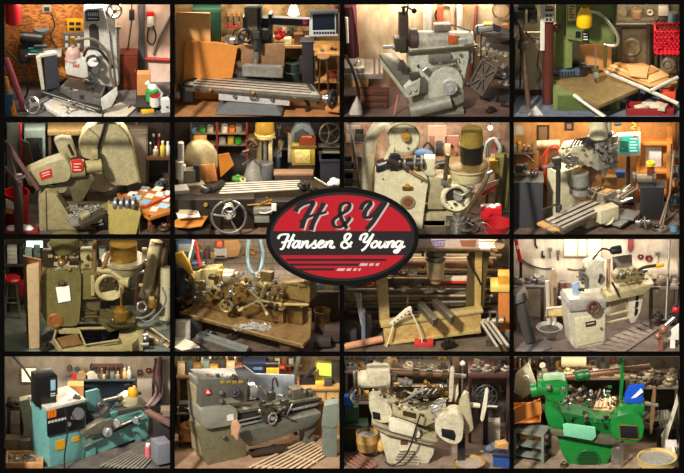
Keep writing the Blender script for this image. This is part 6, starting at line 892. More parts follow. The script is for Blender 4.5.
for i,(x,h,r,hx,l) in enumerate(((282,26,13,'c8242a','red tub on the shelf behind the lathe, far left'),(392,44,8,'8a6a48','brown bottle on the shelf beside the second disc'),(416,34,9,'5a4a3a','dark brown bottle on the shelf behind the guard'),(402,26,8,'d8d0b8','cream small bottle on the shelf'),(436,48,9,'8a8c8a','grey bottle midway on the shelf'),(458,30,10,'c0b088','tan squat bottle on the shelf'),(486,46,9,'e0c478','yellow bottle on the shelf'),(504,52,9,'d8dcd8','white tall bottle near the right end of the shelf'),(470,40,7,'7a3a2c','maroon slim bottle on the shelf'))):
    bottle(b,x,zz(350),350,h,r,hx,l) if i else can(b,x,zz(350),350,h,r,hx,l,'plastic_tub','tub')
for i,(x,hx,l) in enumerate(((312,'a88460','tan half disc standing on the left of the shelf'),(352,'d8d0c0','pale half disc standing on the shelf beside the tan one'))): T2=T(b,'half_disc',l,'disc',(x,zz(342),342));T2.one(m(hx,.6,d=.3)).front([(x-26,zz(342)),(x-22,zz(342)-18),(x-8,zz(342)-30),(x+10,zz(342)-30),(x+24,zz(342)-16),(x+28,zz(342))],0,8,1)
t2=T(b,'cardboard_carton','brown cardboard carton standing below the tan half disc','carton',(292,None,262));t2.one(KRAFT).bx(-34,30,0,50,0,t2.f(0,130,0).z,2)
t2=T(b,'shelf_rail','upper rail of small hanging tools above the bottles','rail',(420,58,350));t2.part('board',m('5a3a34',.5)).bx(-60,60,0,20,0,10,1);[t2.part('tool',m('6a4a3a' if k % 2 else '3a3c40',.4,.3)).cyl(V((-48+k*16,-4,-24)),V((-48+k*16,-4,8)),4) for k in range(7)]
t2=T(b,'oil_can','yellow oil can with black spout on the tailstock','oil can',(524,166,116));t2.part('can',m('e0a820',.35)).lathe([(20,0),(22,4),(20,28),(10,40)],V((0,0,0)));t2.part('spout',BLACK).tube([V((0,0,36)),V((-16,-4,50)),V((-34,-6,44))],5);t2.part('grip',BLACK).bx(12,34,-4,8,4,18,3)
crate(b,508,200,110,40,24,28,'e8e0b4','cream folded rag hanging on the tailstock','folded_rag','rag') if 0 else None
pole(b,'hanging_cable','black cable looping from the top left down behind the monitor','cable',(40,10,330),[(90,70,300),(124,130,260),(124,165,200),(104,178,180)],5,RUBBER);pole(b,'hanging_cable','black cable hanging down the front of the teal headstock','cable',(250,210,-12),[(262,250,-13),(262,330,-15),(252,400,-16),(250,456,-18)],3,RUBBER)
t2=T(b,'hose_bundle','bundle of dark and red hoses at the right wall','hose',(600,None,300));[t2.part('hose',m(hx,.5)).tube([(x,20,60),(x-8+k*4,90,50),(x+6,160,30),(x-30,210,10),(x-44,216,0)],r) for k,(x,hx,r) in enumerate(((612,'2a2426',5),(622,'7a4a50',4),(632,'3a3436',6),(604,'9a6a6a',4)))];t2.part('pole',m('3a2c30',.4)).cyl(V((24,30,0)),V((30,40,360)),8)
t2=T(b,'cream_pedestal','cream machine pedestal behind the left of the teal lathe','pedestal',(92,None,170));t2.one(m('b5b29a',.5,d=.4)).front([(66,190),(106,180),(136,300),(140,400),(90,330)],0,40,4);t2.parts[0].fb(90,300,138,None,4,36,2)
t2=bench(b,'dark_bench','dark bench with junk at the far left wall',12,80,220,230,330,10,m('4a4440',.5),m('34302c',.5),shelf=40)
for i,(x,y,k,hx,l) in enumerate(((30,245,2,'3a3634','dark casting at the left of the far bench'),(58,250,0,'5a544e','grey flange at the right of the far bench'),(40,290,3,'7a7068','pale bracket at the back of the far bench'))): rough_part(b,x,458-C*t2.Z-S*y,y,k,20,hx,l)
for i,(x,zy,y,w,h,hx,l) in enumerate(((40,372,140,60,60,'8a7458','tan box on the floor left of the pedestal'),(88,360,130,44,60,'7a6a58','grey brown box on the floor beside the tan one'))): crate(b,x,458-S*y,y,w,50,h,hx,l,'cardboard_carton')
t2=T(b,'parts_pallet','low orange timber tray full of metal scraps at lower left','pallet',(85,None,0));t2.part('base',m('c08a58',.6,d=.4)).bx(-70,80,0,110,0,14,2);[t2.part('board',m('d09a64',.6,d=.4)).bx(x,x+w,y,y+d,14,26,1) for x,w,y,d in ((-70,150,0,8),(-70,150,102,8),(-70,8,8,94),(72,8,8,94))]
for i in range(12): rough_part(b,30+(i % 4)*30,458-C*14-S*(18+(i//4)*28),18+(i//4)*28,i,13,('a89a88','8a8078','c8b8a0')[i % 3],'small rough metal piece lying in the orange timber tray','metal pieces in the timber tray','metal_piece')
pole(b,'floor_plank','dark plank on edge between tray and teal headstock','plank',(184,445,20),[(140,385,120)],9,m('4a3428',.6),k=1)
def duck(b,label,P,n,mat,Z0=9,w=11,name='duckboard',yy=-10):
    """slatted floor board: P = four floor corners (near-left, far-left, far-right, near-right); slats run from the left edge to the right edge"""
    t=T(b,name,label,'floor grating',(sum(q[0] for q in P)/4,None,yy));L=lambda a,c,u: (a[0]+(c[0]-a[0])*u,a[1]+(c[1]-a[1])*u)
    for k in range(n):
        u,v=(k+.1)/n,(k+.62)/n;t.part('slat',mat).top([L(P[0],P[1],u),L(P[0],P[1],v),L(P[3],P[2],v),L(P[3],P[2],u)],Z0,4,.5)
    for u in (.06,.5,.92): t.part('runner',mat).top([L(P[0],P[3],u),L(P[1],P[2],u),L(P[1],P[2],u+.05),L(P[0],P[3],u+.05)],Z0-4,5,0)
duck(b,'dark slatted floor grating lying before the teal lathe',[(390,446),(560,466),(650,372),(590,346)],10,m('8a8478',.6,.1,.4))
crate(b,650,440,10,60,70,90,'7a7c84','grey panel box at the lower right edge','panel_box',yaw=24)
t2=T(b,'rail_bench','brown rail bench standing right of the teal lathe','bench',(632,None,110));Z=t2.f(0,240,0).z;t2.part('rail',m('7a5a50',.45,.2)).top([(566,226),(590,220),(672,262),(672,280)],Z,14,2);t2.part('cabinet',m('2a2628',.5)).bx(-30,38,0,60,0,Z-40,2);t2.part('upright',m('2a2628',.5)).bx(-10,10,20,40,Z-40,Z-14,1)
t2=T(b,'spray_can','red and white spray can standing by the rail bench','can',(582,None,100));t2.part('body',m('d86a78',.4)).cyl(V((0,0,0)),V((0,0,50)),12);t2.part('cap',PAPER).cyl(V((0,0,50)),V((0,0,62)),9)
crate(b,566,458-S*330,330,60,30,230,'8f8578','tall grey cabinet right of the bottle shelf','steel_cabinet','cabinet');crate(b,652,458-S*220,220,40,50,150,'7a6a58','brown stack of boxes at the right wall','box_stack','boxes')
paper(b,540,96,372,60,3,'pale notice on the wall right of the bottles','d8d2c4') if 0 else None

# ================================================= bay 14: grey lathe
b=setting(1,3,420,mwall('conc','8a7654','5c4c34','342a1c',6),mwall('conc','a8896e','86694f'))
t=T(b,'grey_lathe','dark grey engine lathe with round red badge and long chip tray','lathe',(118,None,10),27)
p=t.part('headstock',GY);p.front([(120,98),(300,96),(304,118),(300,196),(116,212)],0,110,5);s=p.sub('end_cover',GYL);s.front([(86,92),(128,92),(128,124),(96,124)],30,80,3)
s=p.sub('round_badge',m('c02a2a',.4));s.disc((146,150,-3),Yx,15,4);s.sub('badge_triangle',PAPER).front([(138,156),(146,142),(155,156)],-6,-4,0);s=p.sub('gear_dial',BLACK);s.cyl((250,150,-14),(250,150,0),22);s.cyl((250,150,-24),(250,150,-14),10);[p.sub('gear_knob',DSTEEL).cyl((196,y,-12),(196,y,0),11) for y in (152,186)];s=p.sub('gear_chart',m('8a8270',.5));s.front([(212,178),(274,174),(274,194),(212,198)],-2,0,0);s=p.sub('control_plates',m('b8963a',.5));[s.front([(196+k*24,106),(212+k*24,105),(212+k*24,116),(196+k*24,117)],-3,0,0) for k in range(4)]
p=t.part('quick_gearbox',GYL);p.front([(116,216),(236,204),(262,220),(262,268),(236,284),(140,300),(118,280)],-12,100,5,16)
mech(t,300,130,540,190,0,50,16,[DSTEEL,OILY,STEEL,GY],8,seed=61);mech(t,340,190,480,270,-40,-10,14,[DSTEEL,OILY,CHROME,GY],8,seed=62);s=p.sub('selector',DSTEEL);s.cyl((206,330,-8),(206,330,6),9);s=p.sub('paper_tag',PAPER);s.front([(220,246),(246,240),(248,264),(222,268)],-15,-13,0)
p=t.part('pedestal',m('7a7458',.42,.05,.4,'3a3424'));p.front([(110,300),(296,280),(298,457),(142,457)],6,110,4);s=p.sub('end_panel',m('a89a78',.45,d=.3));s.front([(92,130),(118,118),(140,440),(110,400)],40,110,2)
p=t.part('chip_tray',GY);p.front([(262,318),(300,308),(596,236),(600,252),(560,290),(420,340),(310,372)],-36,60,3);p=t.part('tail_pedestal',GY);p.front([(520,300),(590,246),(578,300),(540,340)],-20,50,3);p.fb(530,310,570,None,-10,40,3)
p=t.part('bed',m('35362f',.35,.3,.4));p.front([(262,238),(590,180),(586,226),(470,258),(264,300)],10,60,3);s=p.sub('bed_ways',m('8a8878',.28,.6,.4));s.front([(262,226),(588,176),(590,186),(264,238)],4,66,1);s=p.sub('lead_screw',CHROME);s.tube([(262,268,4),(400,240,4),(586,200,4)],4,k=1);s.tube([(262,286,0),(380,262,0)],5,k=1);s.tube([(480,226,4),(580,206,4)],4,k=1)
p=t.part('chuck',m('b8b8b0',.25,.7,.3));p.cyl((300,150,40),(326,146,40),36);p.cyl((326,146,40),(338,144,40),20)
p=t.part('carriage',m('4e483c',.35,.3,.45));p.front([(366,204),(412,198),(416,262),(400,280),(370,274)],-30,20,5);p.top([(340,190),(372,172),(470,206),(430,226)],200,14,3);s=p.sub('apron_wheel',CHROME);s.ring((402,258,-44),(.3,-1,.1),22,4);s.cyl((402,258,-44),(402,258,-28),8);s.tube([(384,262,-44),(420,252,-44)],3,k=1)
p=t.part('tool_post',m('4a463e',.35,.4));p.fb(390,156,416,184,0,30,4);p.fb(440,188,468,236,-20,4,4);p.tube([(446,246,-34),(470,262,-38),(494,270,-38)],4);s=p.sub('handles',CHROME);s.tube([(456,250,-26),(468,226,-28),(482,200,-24)],4);s.tube([(440,226,-24),(452,210,-26)],6);p.tube([(404,160,10),(402,110,14),(414,96,14),(424,130,14)],4)
p=t.part('splash_guard',m('9098a4',.5,.05,.25));p.front([(302,78),(488,86),(494,180),(312,176)],70,76,2)
p=t.part('tailstock',m('6a6456',.4,.3,.4));p.front([(482,146),(520,138),(540,150),(538,182),(486,186)],14,60,5);p.cyl((466,158,36),(486,156,36),10);s=p.sub('tail_wheel',DSTEEL);s.cyl((540,160,36),(556,158,36),20)
t2=T(b,'shop_rag','pinkish rag hung over the left end of the chip tray','rag',(256,345,-28));t2.one(m('c09070',.8,d=.3)).front([(240,272),(262,264),(278,290),(264,310),(268,340),(254,342),(246,318),(240,330),(236,296)],0,16,5)
for i,(x,zy,y,k,hx,l,s_) in enumerate(((150,92,60,2,'8a6a48','brown casting on the grey headstock at left',16),(185,88,70,0,'3a3c40','dark flange on the grey headstock',14),(216,86,80,3,'b8b4ac','pale bracket on the grey headstock',16),(246,90,75,4,'4a4a44','dark collar on the grey headstock',13))): rough_part(b,x,zy+4,y,k,s_,hx,l,me=.3)
t2=T(b,'catalog_board','grey slanted catalog board on top of the headstock','board',(290,90,110),0);t2.one(m('6e6e6c',.5)).front([(250,60),(292,52),(334,84),(306,96),(262,88)],0,20,3)
# surroundings
t2=T(b,'plastic_bin','large navy plastic bin behind the grey lathe','bin',(330,None,330));Z=t2.f(0,34,0).z;t2.part('body',m('1c2438',.5)).bx(-44,42,0,60,0,Z-8,3);t2.part('rim',m('26304a',.45)).bx(-48,46,-4,64,Z-12,Z,2);t2.part('label',m('5a78a8',.5)).bx(-6,30,-2,0,Z-34,Z-24,0)
t2=T(b,'roller_machine','yellow machine with black rollers behind the splash guard','machine',(405,None,320));Z=t2.f(0,60,0).z;t2.part('body',m('c8a030',.45)).bx(-30,22,0,40,0,Z,4);t2.part('roller',BLACK).cyl(V((-34,16,Z+12)),V((20,16,Z+12)),14);t2.part('knob',RED).cyl(V((24,14,Z-4)),V((44,14,Z-4)),9)
t2=T(b,'tool_stand','dark post standing behind the splash guard','post',(496,None,300));t2.one(m('4a4a44',.5)).front([(484,80),(500,8),(516,8),(500,90)],0,14,2);t2.parts[0].fb(484,80,500,None,2,12,1)
pw=struct('window_5',m('b89858',.6),b.world(620,410,(458-94-S*410)/C));pw.prism([V((-58,0,0)),V((46,0,-10)),V((46,0,64)),V((-48,0,72))],V((0,4,0)),0);sdone(pw)
pw=struct('window_6',mglow('b4d850',1.0),b.world(620,409,(458-94-S*409)/C));pw.prism([V((-48,-1,8)),V((38,-1,0)),V((38,-1,56)),V((-40,-1,62))],V((0,1,0)),0);sdone(pw)
t2=T(b,'wooden_workbench','tan wooden bench with drawers at the right behind the lathe','bench',(590,None,296));Z=t2.f(0,142,0).z;t2.part('top',m('b89058',.55,d=.4)).bx(-90,84,0,120,Z-12,Z,2);t2.part('cabinet',m('9a7a44',.5,d=.4)).bx(-84,80,6,116,0,Z-12,2);[t2.part('drawer',m('c8a468',.5,d=.35)).bx(-78+k*54,-30+k*54,2,6,Z-70,Z-18,2) for k in range(3)];[t2.part('drawer_pull',BLACK).bx(-60+k*54,-46+k*54,-1,2,Z-46,Z-40,1) for k in range(3)];zz=lambda y: 458-C*Z-S*y
t2=T(b,'bench_machine','black benchtop machine on the wooden bench below the window','machine',(540,zz(330),330));p=t2.part('body',BLACK);p.bx(-30,30,0,40,0,30,5);p=t2.part('arm',GUN);p.tube([V((-10,10,30)),V((16,10,54)),V((34,6,76))],7);t2.part('knob',RED).cyl(V((-34,6,18)),V((-28,6,18)),7)
for i,(x,y,w,h,hx,l) in enumerate(((590,312,34,18,'d8a838','yellow box on the wooden bench'),(625,318,30,26,'3a3634','black box on the wooden bench'),(655,350,36,90,'4a463c','tall dark case on the wooden bench at the right edge'),(575,360,26,44,'a88a5a','tan carton at the back of the wooden bench'))): crate(b,x,zz(y),y,w,28,h,hx,l,('box','box','tall_case','carton')[i],('box','box','case','carton')[i])
t2=T(b,'grey_bin','grey green metal bin standing right of the lathe','bin',(640,None,100));t2.part('body',m('7a8478',.5,d=.3)).front([(610,206),(668,196),(670,268),(650,300),(598,288)],0,50,3);t2.part('base',m('6a7468',.5)).fb(600,286,660,None,4,44,2)
t2=T(b,'dolly_cart','small wooden dolly carrying an orange bucket at the left','dolly',(62,None,190));Z=60;t2.part('deck',m('8a6038',.55,d=.4)).bx(-40,40,0,60,24,32,1);[t2.part('caster',BLACK).cyl(V((x-4,y,12)),V((x+4,y,12)),12) for x in (-30,30) for y in (10,50)];[t2.part('post',m('4a3a2a',.5)).bx(x,x+5,y,y+5,32,150,1) for x in (-38,33) for y in (2,52)];t2.part('tray',m('7a6a54',.5)).bx(-44,44,-2,62,146,154,1)
t2=T(b,'orange_bucket','orange bucket sitting on the deck of the dolly','bucket',(64,458-C*32-S*206,206));t2.part('body',m('d8a060',.5)).lathe([(28,0),(32,60),(34,62),(30,62),(26,6)],V((0,0,0)));t2.part('handle',STEEL).tube([V((-32,0,58)),V((0,-34,40)),V((32,0,58))],2)
t2=T(b,'tool_chest','dark tool chest on the dolly tray at the left','tool chest',(60,458-C*154-S*200,200));t2.part('body',m('3a3a34',.5)).bx(-34,34,0,40,0,34,2);t2.part('handle',STEEL).tube([V((-12,-3,20)),V((0,-8,20)),V((12,-3,20))],2)
t2=bench(b,'workbench','long cluttered bench along the wall behind the grey lathe',14,300,92,310,410,12,m('7a5c3a',.55,d=.4),m('4a3824',.55),shelf=100);Zb=t2.Z;zz=lambda y: 458-C*Zb-S*y
for i,(x,w,h,hx,l) in enumerate(((34,30,46,'c8b48a','cream carton at the left end of the long back bench'),(66,24,60,'3a4a44','dark green case on the long back bench'),(98,34,40,'8a6a3a','brown box on the long back bench'),(134,26,54,'6a7a74','grey green tin case on the long back bench'),(166,34,34,'c08a3a','orange box on the long back bench'),(200,22,60,'2c2a26','black case on the long back bench'),(232,34,48,'b5a078','tan box on the long back bench'),(268,30,40,'7a3a24','red brown box at the right end of the long back bench'))): crate(b,x,zz(324),324,w,36,h,hx,l,('carton','case','box','tin_case','box','case','box','box')[i],('carton','case','box','case','box','case','box','box')[i])
for i,(x,h,r,hx,l) in enumerate(((50,40,9,'4a7a5a','green bottle at the back of the long back bench, left'),(118,56,8,'d8c890','cream bottle between the cases on the long back bench'),(150,60,8,'5a3a24','brown bottle on the long back bench'),(216,66,8,'c8742c','orange bottle at the back of the long back bench'),(250,60,7,'8a8c84','grey bottle at the back of the long back bench'))): bottle(b,x,zz(370),370,h,r,hx,l)
t2=T(b,'plank_shelf','timber wall shelf with goods high at the right of the bin','shelf',(450,44,400));t2.part('board',m('8a6a3a',.55)).bx(-70,70,-10,18,-6,0,1);[t2.part('bracket',BLACK).bx(x,x+4,-8,18,-24,-6) for x in (-56,52)]
for i,(x,h,hx,l) in enumerate(((392,26,'4a5a64','blue grey tin at the left of the timber wall shelf'),(420,30,'d8c07a','yellow tin on the timber wall shelf'),(448,24,'8a4a2a','rust tin on the timber wall shelf'),(476,30,'a8a898','grey tin on the timber wall shelf'),(506,26,'3a3430','black tin at the right of the timber wall shelf'))): can(b,x,44-2,394,h,11,hx,l)
duck(b,'pale wooden slatted duckboard lying before the grey lathe',[(300,452),(520,472),(640,396),(545,336)],9,m('c8ae8c',.6,0,.3,'6a4a30'))
rough_part(b,420,400,130,3,24,'4a3c30','dark bracket lying under the chip tray');t2=T(b,'dark_plank','dark brown plank lying under the lathe tray','plank',(400,400,110),20);t2.one(m('3a2c22',.6)).bx(-90,60,0,30,0,20,2)

# ================================================= bay 15: cream screw machine
b=setting(2,3,420,mwall('conc','6a5e52','3c342c','201a16',5),mwall('conc','8a7668','66564a'),lamp=.7)
def screw_machine(b,name,label,A,Ad,pos,green=False):
    t=T(b,name,label,'screw machine',(280,None,70));f=0
    return t
t=T(b,'screw_machine','cream automatic screw machine with round louvered base and large hand crank','screw machine',(270,None,40))
p=t.part('base',SCC);p.front([(150,300),(376,340),(372,400),(350,457),(186,457),(170,380)],0,130,8)
mech(t,200,110,430,215,-30,60,52,[GREASE,DSTEEL,CHROME,BRASS,SCD,OILY],10,seed=71);mech(t,150,150,210,200,-10,40,7,[GREASE,SCD],9,seed=72);mech(t,200,210,430,270,-16,0,14,[GREASE,SCD,OILY],9,seed=73);q=t.part('bed_casting',GREASE);q.fb(205,130,425,220,90,120,4);s=p.sub('louver_panel',m('c8c0a4',.42,d=.35));s.disc((264,426,-3),Yx,52,5);s=p.sub('louver',m('7a7260',.5));[s.fb(218+abs(k-3)*5,388+k*11,310-abs(k-3)*5,393+k*11,-9,-5,0) for k in range(6)];s=p.sub('maker_plate',m('6a3a2c',.5));s.fb(238,346,266,362,-4,0,0)
p=t.part('oil_pan',SCD);p.front([(122,278),(136,272),(200,300),(382,344),(384,358),(360,366),(180,322),(128,292)],-30,140,4);s=p.sub('pan_lip',m('7a7260',.4,.2));s.tube([(122,280,-30),(200,308,-30),(300,338,-30),(374,352,-30),(386,340,-20)],5)
p=t.part('gear_box',SCC);p.front([(110,184),(130,172),(186,196),(202,216),(200,268),(170,276),(134,264),(114,222)],-20,50,5,14);s=p.sub('box_window',BLACK);s.front([(124,228),(156,236),(158,264),(128,258)],-22,-18,1);p=t.part('curved_cover',m('e0d8bc',.38,d=.3));p.front([(190,264),(210,258),(300,290),(318,318),(312,336),(192,306)],-44,-20,5,14)
p=t.part('headstock',SCC);p.cyl((78,100,60),(196,96,60),36);p.front([(98,70),(196,66),(198,122),(102,130)],24,100,6,16);p.cyl((50,102,60),(80,100,60),34,30);s=p.sub('spindle_ring',GREASE);s.cyl((58,102,60),(66,102,60),36);s.cyl((196,100,60),(220,102,60),26);s=p.sub('spindle_nose',m('8a8478',.3,.6));s.cyl((220,106,60),(284,116,60),15);p.sub('collar',STEEL).cyl((250,108,60),(262,112,60),20);[p.sub('gear_lever',SCC).tube([(60,140,10),(40,170,0),(52,196,-10)],4)]
p=t.part('hand_wheel',DSTEEL);p.ring((62,160,20),(.5,-1,.1),32,4);p.tube([(40,150,20),(84,170,20)],3,k=1)
p=t.part('stock_tube',m('7c5a40',.35,.3,.4));p.cyl((196,70,90),(440,82,90),13);[p.sub('bar_clamp',GREASE).cyl((x,70+(x-196)*.05,90),(x+26,71+(x-196)*.05,90),19) for x in (286,340,404)];s=p.sub('bar_end',STEEL);s.cyl((440,84,90),(500,88,90),8)
p=t.part('cross_slides',m('a8a090',.3,.5,.45));p.top([(226,212),(300,172),(414,190),(330,240)],205,40,4);s=p.sub('tool_bits',DSTEEL);[s.tube([(250+k*26,190-k*6,-10),(276+k*26,168-k*5,10),(300+k*24,160-k*4,30)],6,k=2) for k in range(4)];[s.cyl((300+k*22,160,0),(318+k*22,138,10),7) for k in range(4)];s=p.sub('cam_bar',CHROME);s.tube([(244,188,-30),(310,150,-10),(350,138,10)],5,k=2);s.cyl((376,200,-20),(410,186,0),16);s.cyl((356,222,-20),(392,206,0),16);s.cyl((372,240,-24),(404,228,-4),13)
p.sub('brass_knob',BRASS).ball((352,128,20),11);p.sub('brass_knob',BRASS).ball((240,188,-10),9);p.sub('oil_cup',BRASS).cyl((384,150,20),(384,120,20),9)
p=t.part('slide_bed',SCD);p.front([(204,206),(330,236),(420,216),(420,250),(338,290),(204,244)],-10,80,5);s=p.sub('dark_slot',GREASE);s.front([(246,226),(300,238),(300,258),(248,246)],-13,-9,1)
p=t.part('tail_bracket',SCC);p.front([(436,66),(446,58),(454,66),(448,150),(444,190),(430,192),(432,130)],20,60,4);p.front([(452,150),(468,120),(470,160),(456,196)],40,60,4)
p=t.part('motor_housing',SCC);p.front([(372,282),(392,262),(440,238),(470,240),(490,262),(484,344),(458,362),(420,350),(380,320)],-70,20,6,22);s=p.sub('housing_window',BLACK);s.front([(400,296),(450,304),(458,322),(454,346),(402,328)],-73,-68,1);s=p.sub('mount_pad',SCD);s.front([(472,200),(500,170),(512,180),(530,300),(510,320),(484,300)],-20,30,5)
p=t.part('pulley_box',SCC);p.front([(470,212),(492,166),(512,176),(520,240),(500,268)],20,80,6);p.cyl((490,200,20),(556,206,20),10);p=t.part('crank_wheel',m('e0d8bc',.38,d=.25));p.front([(556,260),(566,200),(576,140),(584,134),(590,146),(582,210),(572,262),(562,272)],0,10,3);s=p.sub('crank_handle',STEEL);s.cyl((584,208,-6),(626,210,-10),6);p=t.part('stand_leg',BLACK);p.fb(466,330,496,None,-30,0,3)
p=t.part('drive_cable',RUBBER);p.tube([(318,236,-50),(300,290,-56),(276,370,-50),(246,420,-40),(206,446,-30),(174,430,-20)],3.5)
def bucket_chips(b,name,label,x,zy,y,r,h,hx,chip):
    t=T(b,name,label,'bucket',(x,zy,y));p=t.part('body',m(hx,.5,d=.4));p.lathe([(r*.82,0),(r*.86,3),(r*.98,h*.5),(r,h*.52),(r*.98,h*.56),(r,h),(r*1.04,h+2),(r*.95,h+2),(r*.8,6)],V((0,0,0)));q=t.part('chips',m(chip,.45,.4,.4),kind='stuff');q.lathe([(r*.9,h*.7),(r*.94,h*.8),(r*.5,h*.92),(1,h*.98)],V((0,0,0)))
    for i in range(40): a=random.uniform(0,6.28);d=r*.85*math.sqrt(random.random());q.ball(V((d*math.cos(a),d*math.sin(a),h*.86)),random.uniform(2,4.5),(1,1.3,.7),6)
    return t
bucket_chips(b,'chip_bucket','tan bucket full of fine chips standing left of the cream screw machine',104,384,110,44,76,'c09858','a8a49c');bucket_chips(b,'chip_barrel','wide tan barrel of chips at the bottom right of the cream screw machine',512,457,-8,64,28,'a87c44','c0b0a0')
t2=T(b,'yellow_jug','small tan jug standing behind the chip bucket','jug',(160,388,100));t2.one(m('c8a050',.5)).lathe([(10,0),(14,4),(14,34),(7,44),(7,50)],V((0,0,0)))
duck(b,'reddish slatted duckboard at the lower left corner',[(14,436),(60,376),(150,440),(90,476)],5,m('9a6a54',.6,0,.3),yy=-10)
t2=T(b,'base_machine','dark green machine at the left edge behind the chip bucket','machine',(50,None,150));p=t2.part('body',m('1e3a2a',.45,.1,.4));p.bx(-40,60,0,70,0,120,6);p=t2.part('column',m('28503a',.45));p.bx(-36,20,20,66,120,190,5);t2.part('slide',GREASE).bx(-38,66,-10,40,84,110,4)
t2=T(b,'blue_bin','bright blue bin standing on the dark green machine','bin',(32,458-C*190-S*175,175));t2.one(m('1c5ac8',.4)).bx(-20,20,0,36,0,42,3)
t2=bench(b,'workbench','cluttered grey bench along the back behind the cream screw machine',14,440,70,300,410,12,m('7a746a',.5),m('3c3630',.5),shelf=140);Zb=t2.Z;zz=lambda y: 458-C*Zb-S*y
for i,(x,y,k,s_,hx,l) in enumerate(((40,320,2,24,'6a6660','grey casting at the left of the back bench'),(84,326,0,22,'8a6a48','brown flange on the back bench'),(150,330,5,24,'d0c8b0','cream bearing block on the back bench'),(230,325,3,24,'5a4a3c','dark bracket on the back bench above the bar'),(270,330,4,22,'a89c88','pale collar on the back bench'),(320,325,2,22,'6e6458','brown casting on the back bench, middle'),(365,328,1,20,'8a8274','grey gear on the back bench'),(410,325,0,20,'4a3c30','dark flange at the right of the back bench'),(120,370,3,26,'3a4a54','blue grey bracket at the back of the bench'),(200,370,2,26,'b8a078','tan casting at the back of the bench'))): rough_part(b,x,zz(y),y,k,s_,hx,l,me=.3)
t2=T(b,'storage_table','dark red brown metal table at the upper right','table',(590,None,230));Z=t2.f(0,76,0).z;t2.part('top',m('5a3a34',.5)).bx(-80,90,0,120,Z-24,Z,2);[t2.part('leg',m('4a302c',.5)).bx(x,x+12,y,y+12,0,Z-24,1) for x in (-78,74) for y in (2,106)];zt=lambda y: 458-C*Z-S*y
for i,(x,y,k,s_,hx,l) in enumerate(((540,245,2,22,'5a544c','dark casting at the left of the red brown table'),(585,250,0,22,'7a7468','grey flange on the red brown table'),(625,245,5,24,'4a4640','dark bearing block on the red brown table'),(660,250,4,20,'8a8478','pale collar at the right of the red brown table'),(560,300,3,26,'6a6054','brown bracket at the back of the red brown table'),(640,300,1,24,'3a3834','black gear at the back of the red brown table'))): rough_part(b,x,zt(y),y,k,s_,hx,l,me=.3)
t2=T(b,'floor_fan','dark round fan guard standing under the red brown table','fan',(580,None,200));p=t2.part('guard',m('3a3c40',.4,.3));Z=t2.f(0,170,0).z;[p.ring(V((0,0,Z)),(.1,-1,.1),r,2.5) for r in (16,30,46)];[p.cyl(V((0,0,Z)),V((44*math.cos(a),0,Z+44*math.sin(a))),2,n=6) for a in [k*.785 for k in range(8)]];t2.part('motor',m('2c2c30',.5)).cyl(V((0,4,Z)),V((0,30,Z)),26);t2.part('stand',BLACK).bx(-10,10,10,30,0,Z-30,2)
crate(b,610,458-S*240,240,60,40,90,'c8bca8','pale carton on the floor behind the fan guard','carton');t2=T(b,'dust_sheet','crumpled blue grey sheet on the floor under the table','sheet',(640,None,140));p=t2.one(m('5a6474',.8,d=.4));[p.ball(V((random.uniform(-50,30),random.uniform(0,40),18)),random.uniform(18,28),(1.3,1,.8),8) for i in range(7)]
crate(b,650,458-S*80,80,44,40,70,'c89a5c','cardboard box standing at the right of the floor','cardboard_carton',yaw=20);t2=T(b,'blue_toolbox','dark blue tool case in front of the cardboard box','tool case',(636,None,10),-14);t2.part('body',m('24488a',.4)).bx(-30,40,0,50,0,44,4);t2.part('lid',m('1c2a44',.4)).bx(-32,42,-3,54,44,58,4);t2.part('handle',BLACK).tube([V((-12,20,58)),V((4,20,70)),V((20,20,58))],4)
paper(b,566,458-S*150,150,16,12,'white scrap of paper on the floor behind the crank');t2=T(b,'building_post','brown wall post rising behind the cream tail bracket','post',(460,None,395));t2.one(m('7a5c44',.6)).bx(-14,16,0,20,0,400,1)
t2=T(b,'standing_lamp','pale lamp head on a stand behind the tail bracket','lamp',(488,None,330));Z=t2.f(0,40,0).z;t2.part('head',WHITEP).ball(V((0,0,Z)),12);t2.part('stand',STEEL).cyl(V((0,0,0)),V((0,0,Z-8)),4)

# ================================================= bay 16: green screw machine
b=setting(3,3,430,mwall('conc','5c5244','342c24','1a1612',5),mwall('conc','a08a74','6e5c4c'),lamp=.7)
t=T(b,'screw_machine','bright green automatic screw machine with louvered base and black framed side box','screw machine',(300,None,40))
p=t.part('base',GN);p.front([(186,330),(300,340),(410,352),(404,400),(392,457),(232,457),(206,400)],0,130,8);s=p.sub('louver_panel',GND);s.disc((312,428,-3),Yx,50,5);s=p.sub('louver',m('0c3a18',.5));[s.fb(268+abs(k-3)*5,393+k*10,356-abs(k-3)*5,398+k*10,-9,-5,0) for k in range(6)]
p=t.part('oil_pan',m('6a6a54',.4,.2,.4));p.front([(156,304),(170,298),(400,334),(424,340),(416,362),(384,364),(164,322)],-34,130,4)
p=t.part('bed',GND);p.front([(140,214),(206,232),(330,262),(400,256),(404,330),(330,340),(190,306),(150,290)],-6,100,7)
mech(t,200,130,430,215,-20,60,50,[GREASE,OILY,DSTEEL,BRZ,CHROME,GND],10,seed=81);mech(t,210,220,420,300,-22,-6,16,[GREASE,GND,OILY,STEEL],9,seed=82);mech(t,130,170,220,230,0,40,8,[GND,GREASE,STEEL],9,seed=83);s=p.sub('bed_lettering',GN);[s.fb(304+k*13,268,313+k*13,276,-9,-6,0) for k in range(7)]
p=t.part('gear_box',GN);p.front([(134,220),(160,210),(196,232),(214,262),(210,300),(170,296),(146,270)],-30,30,6,14)
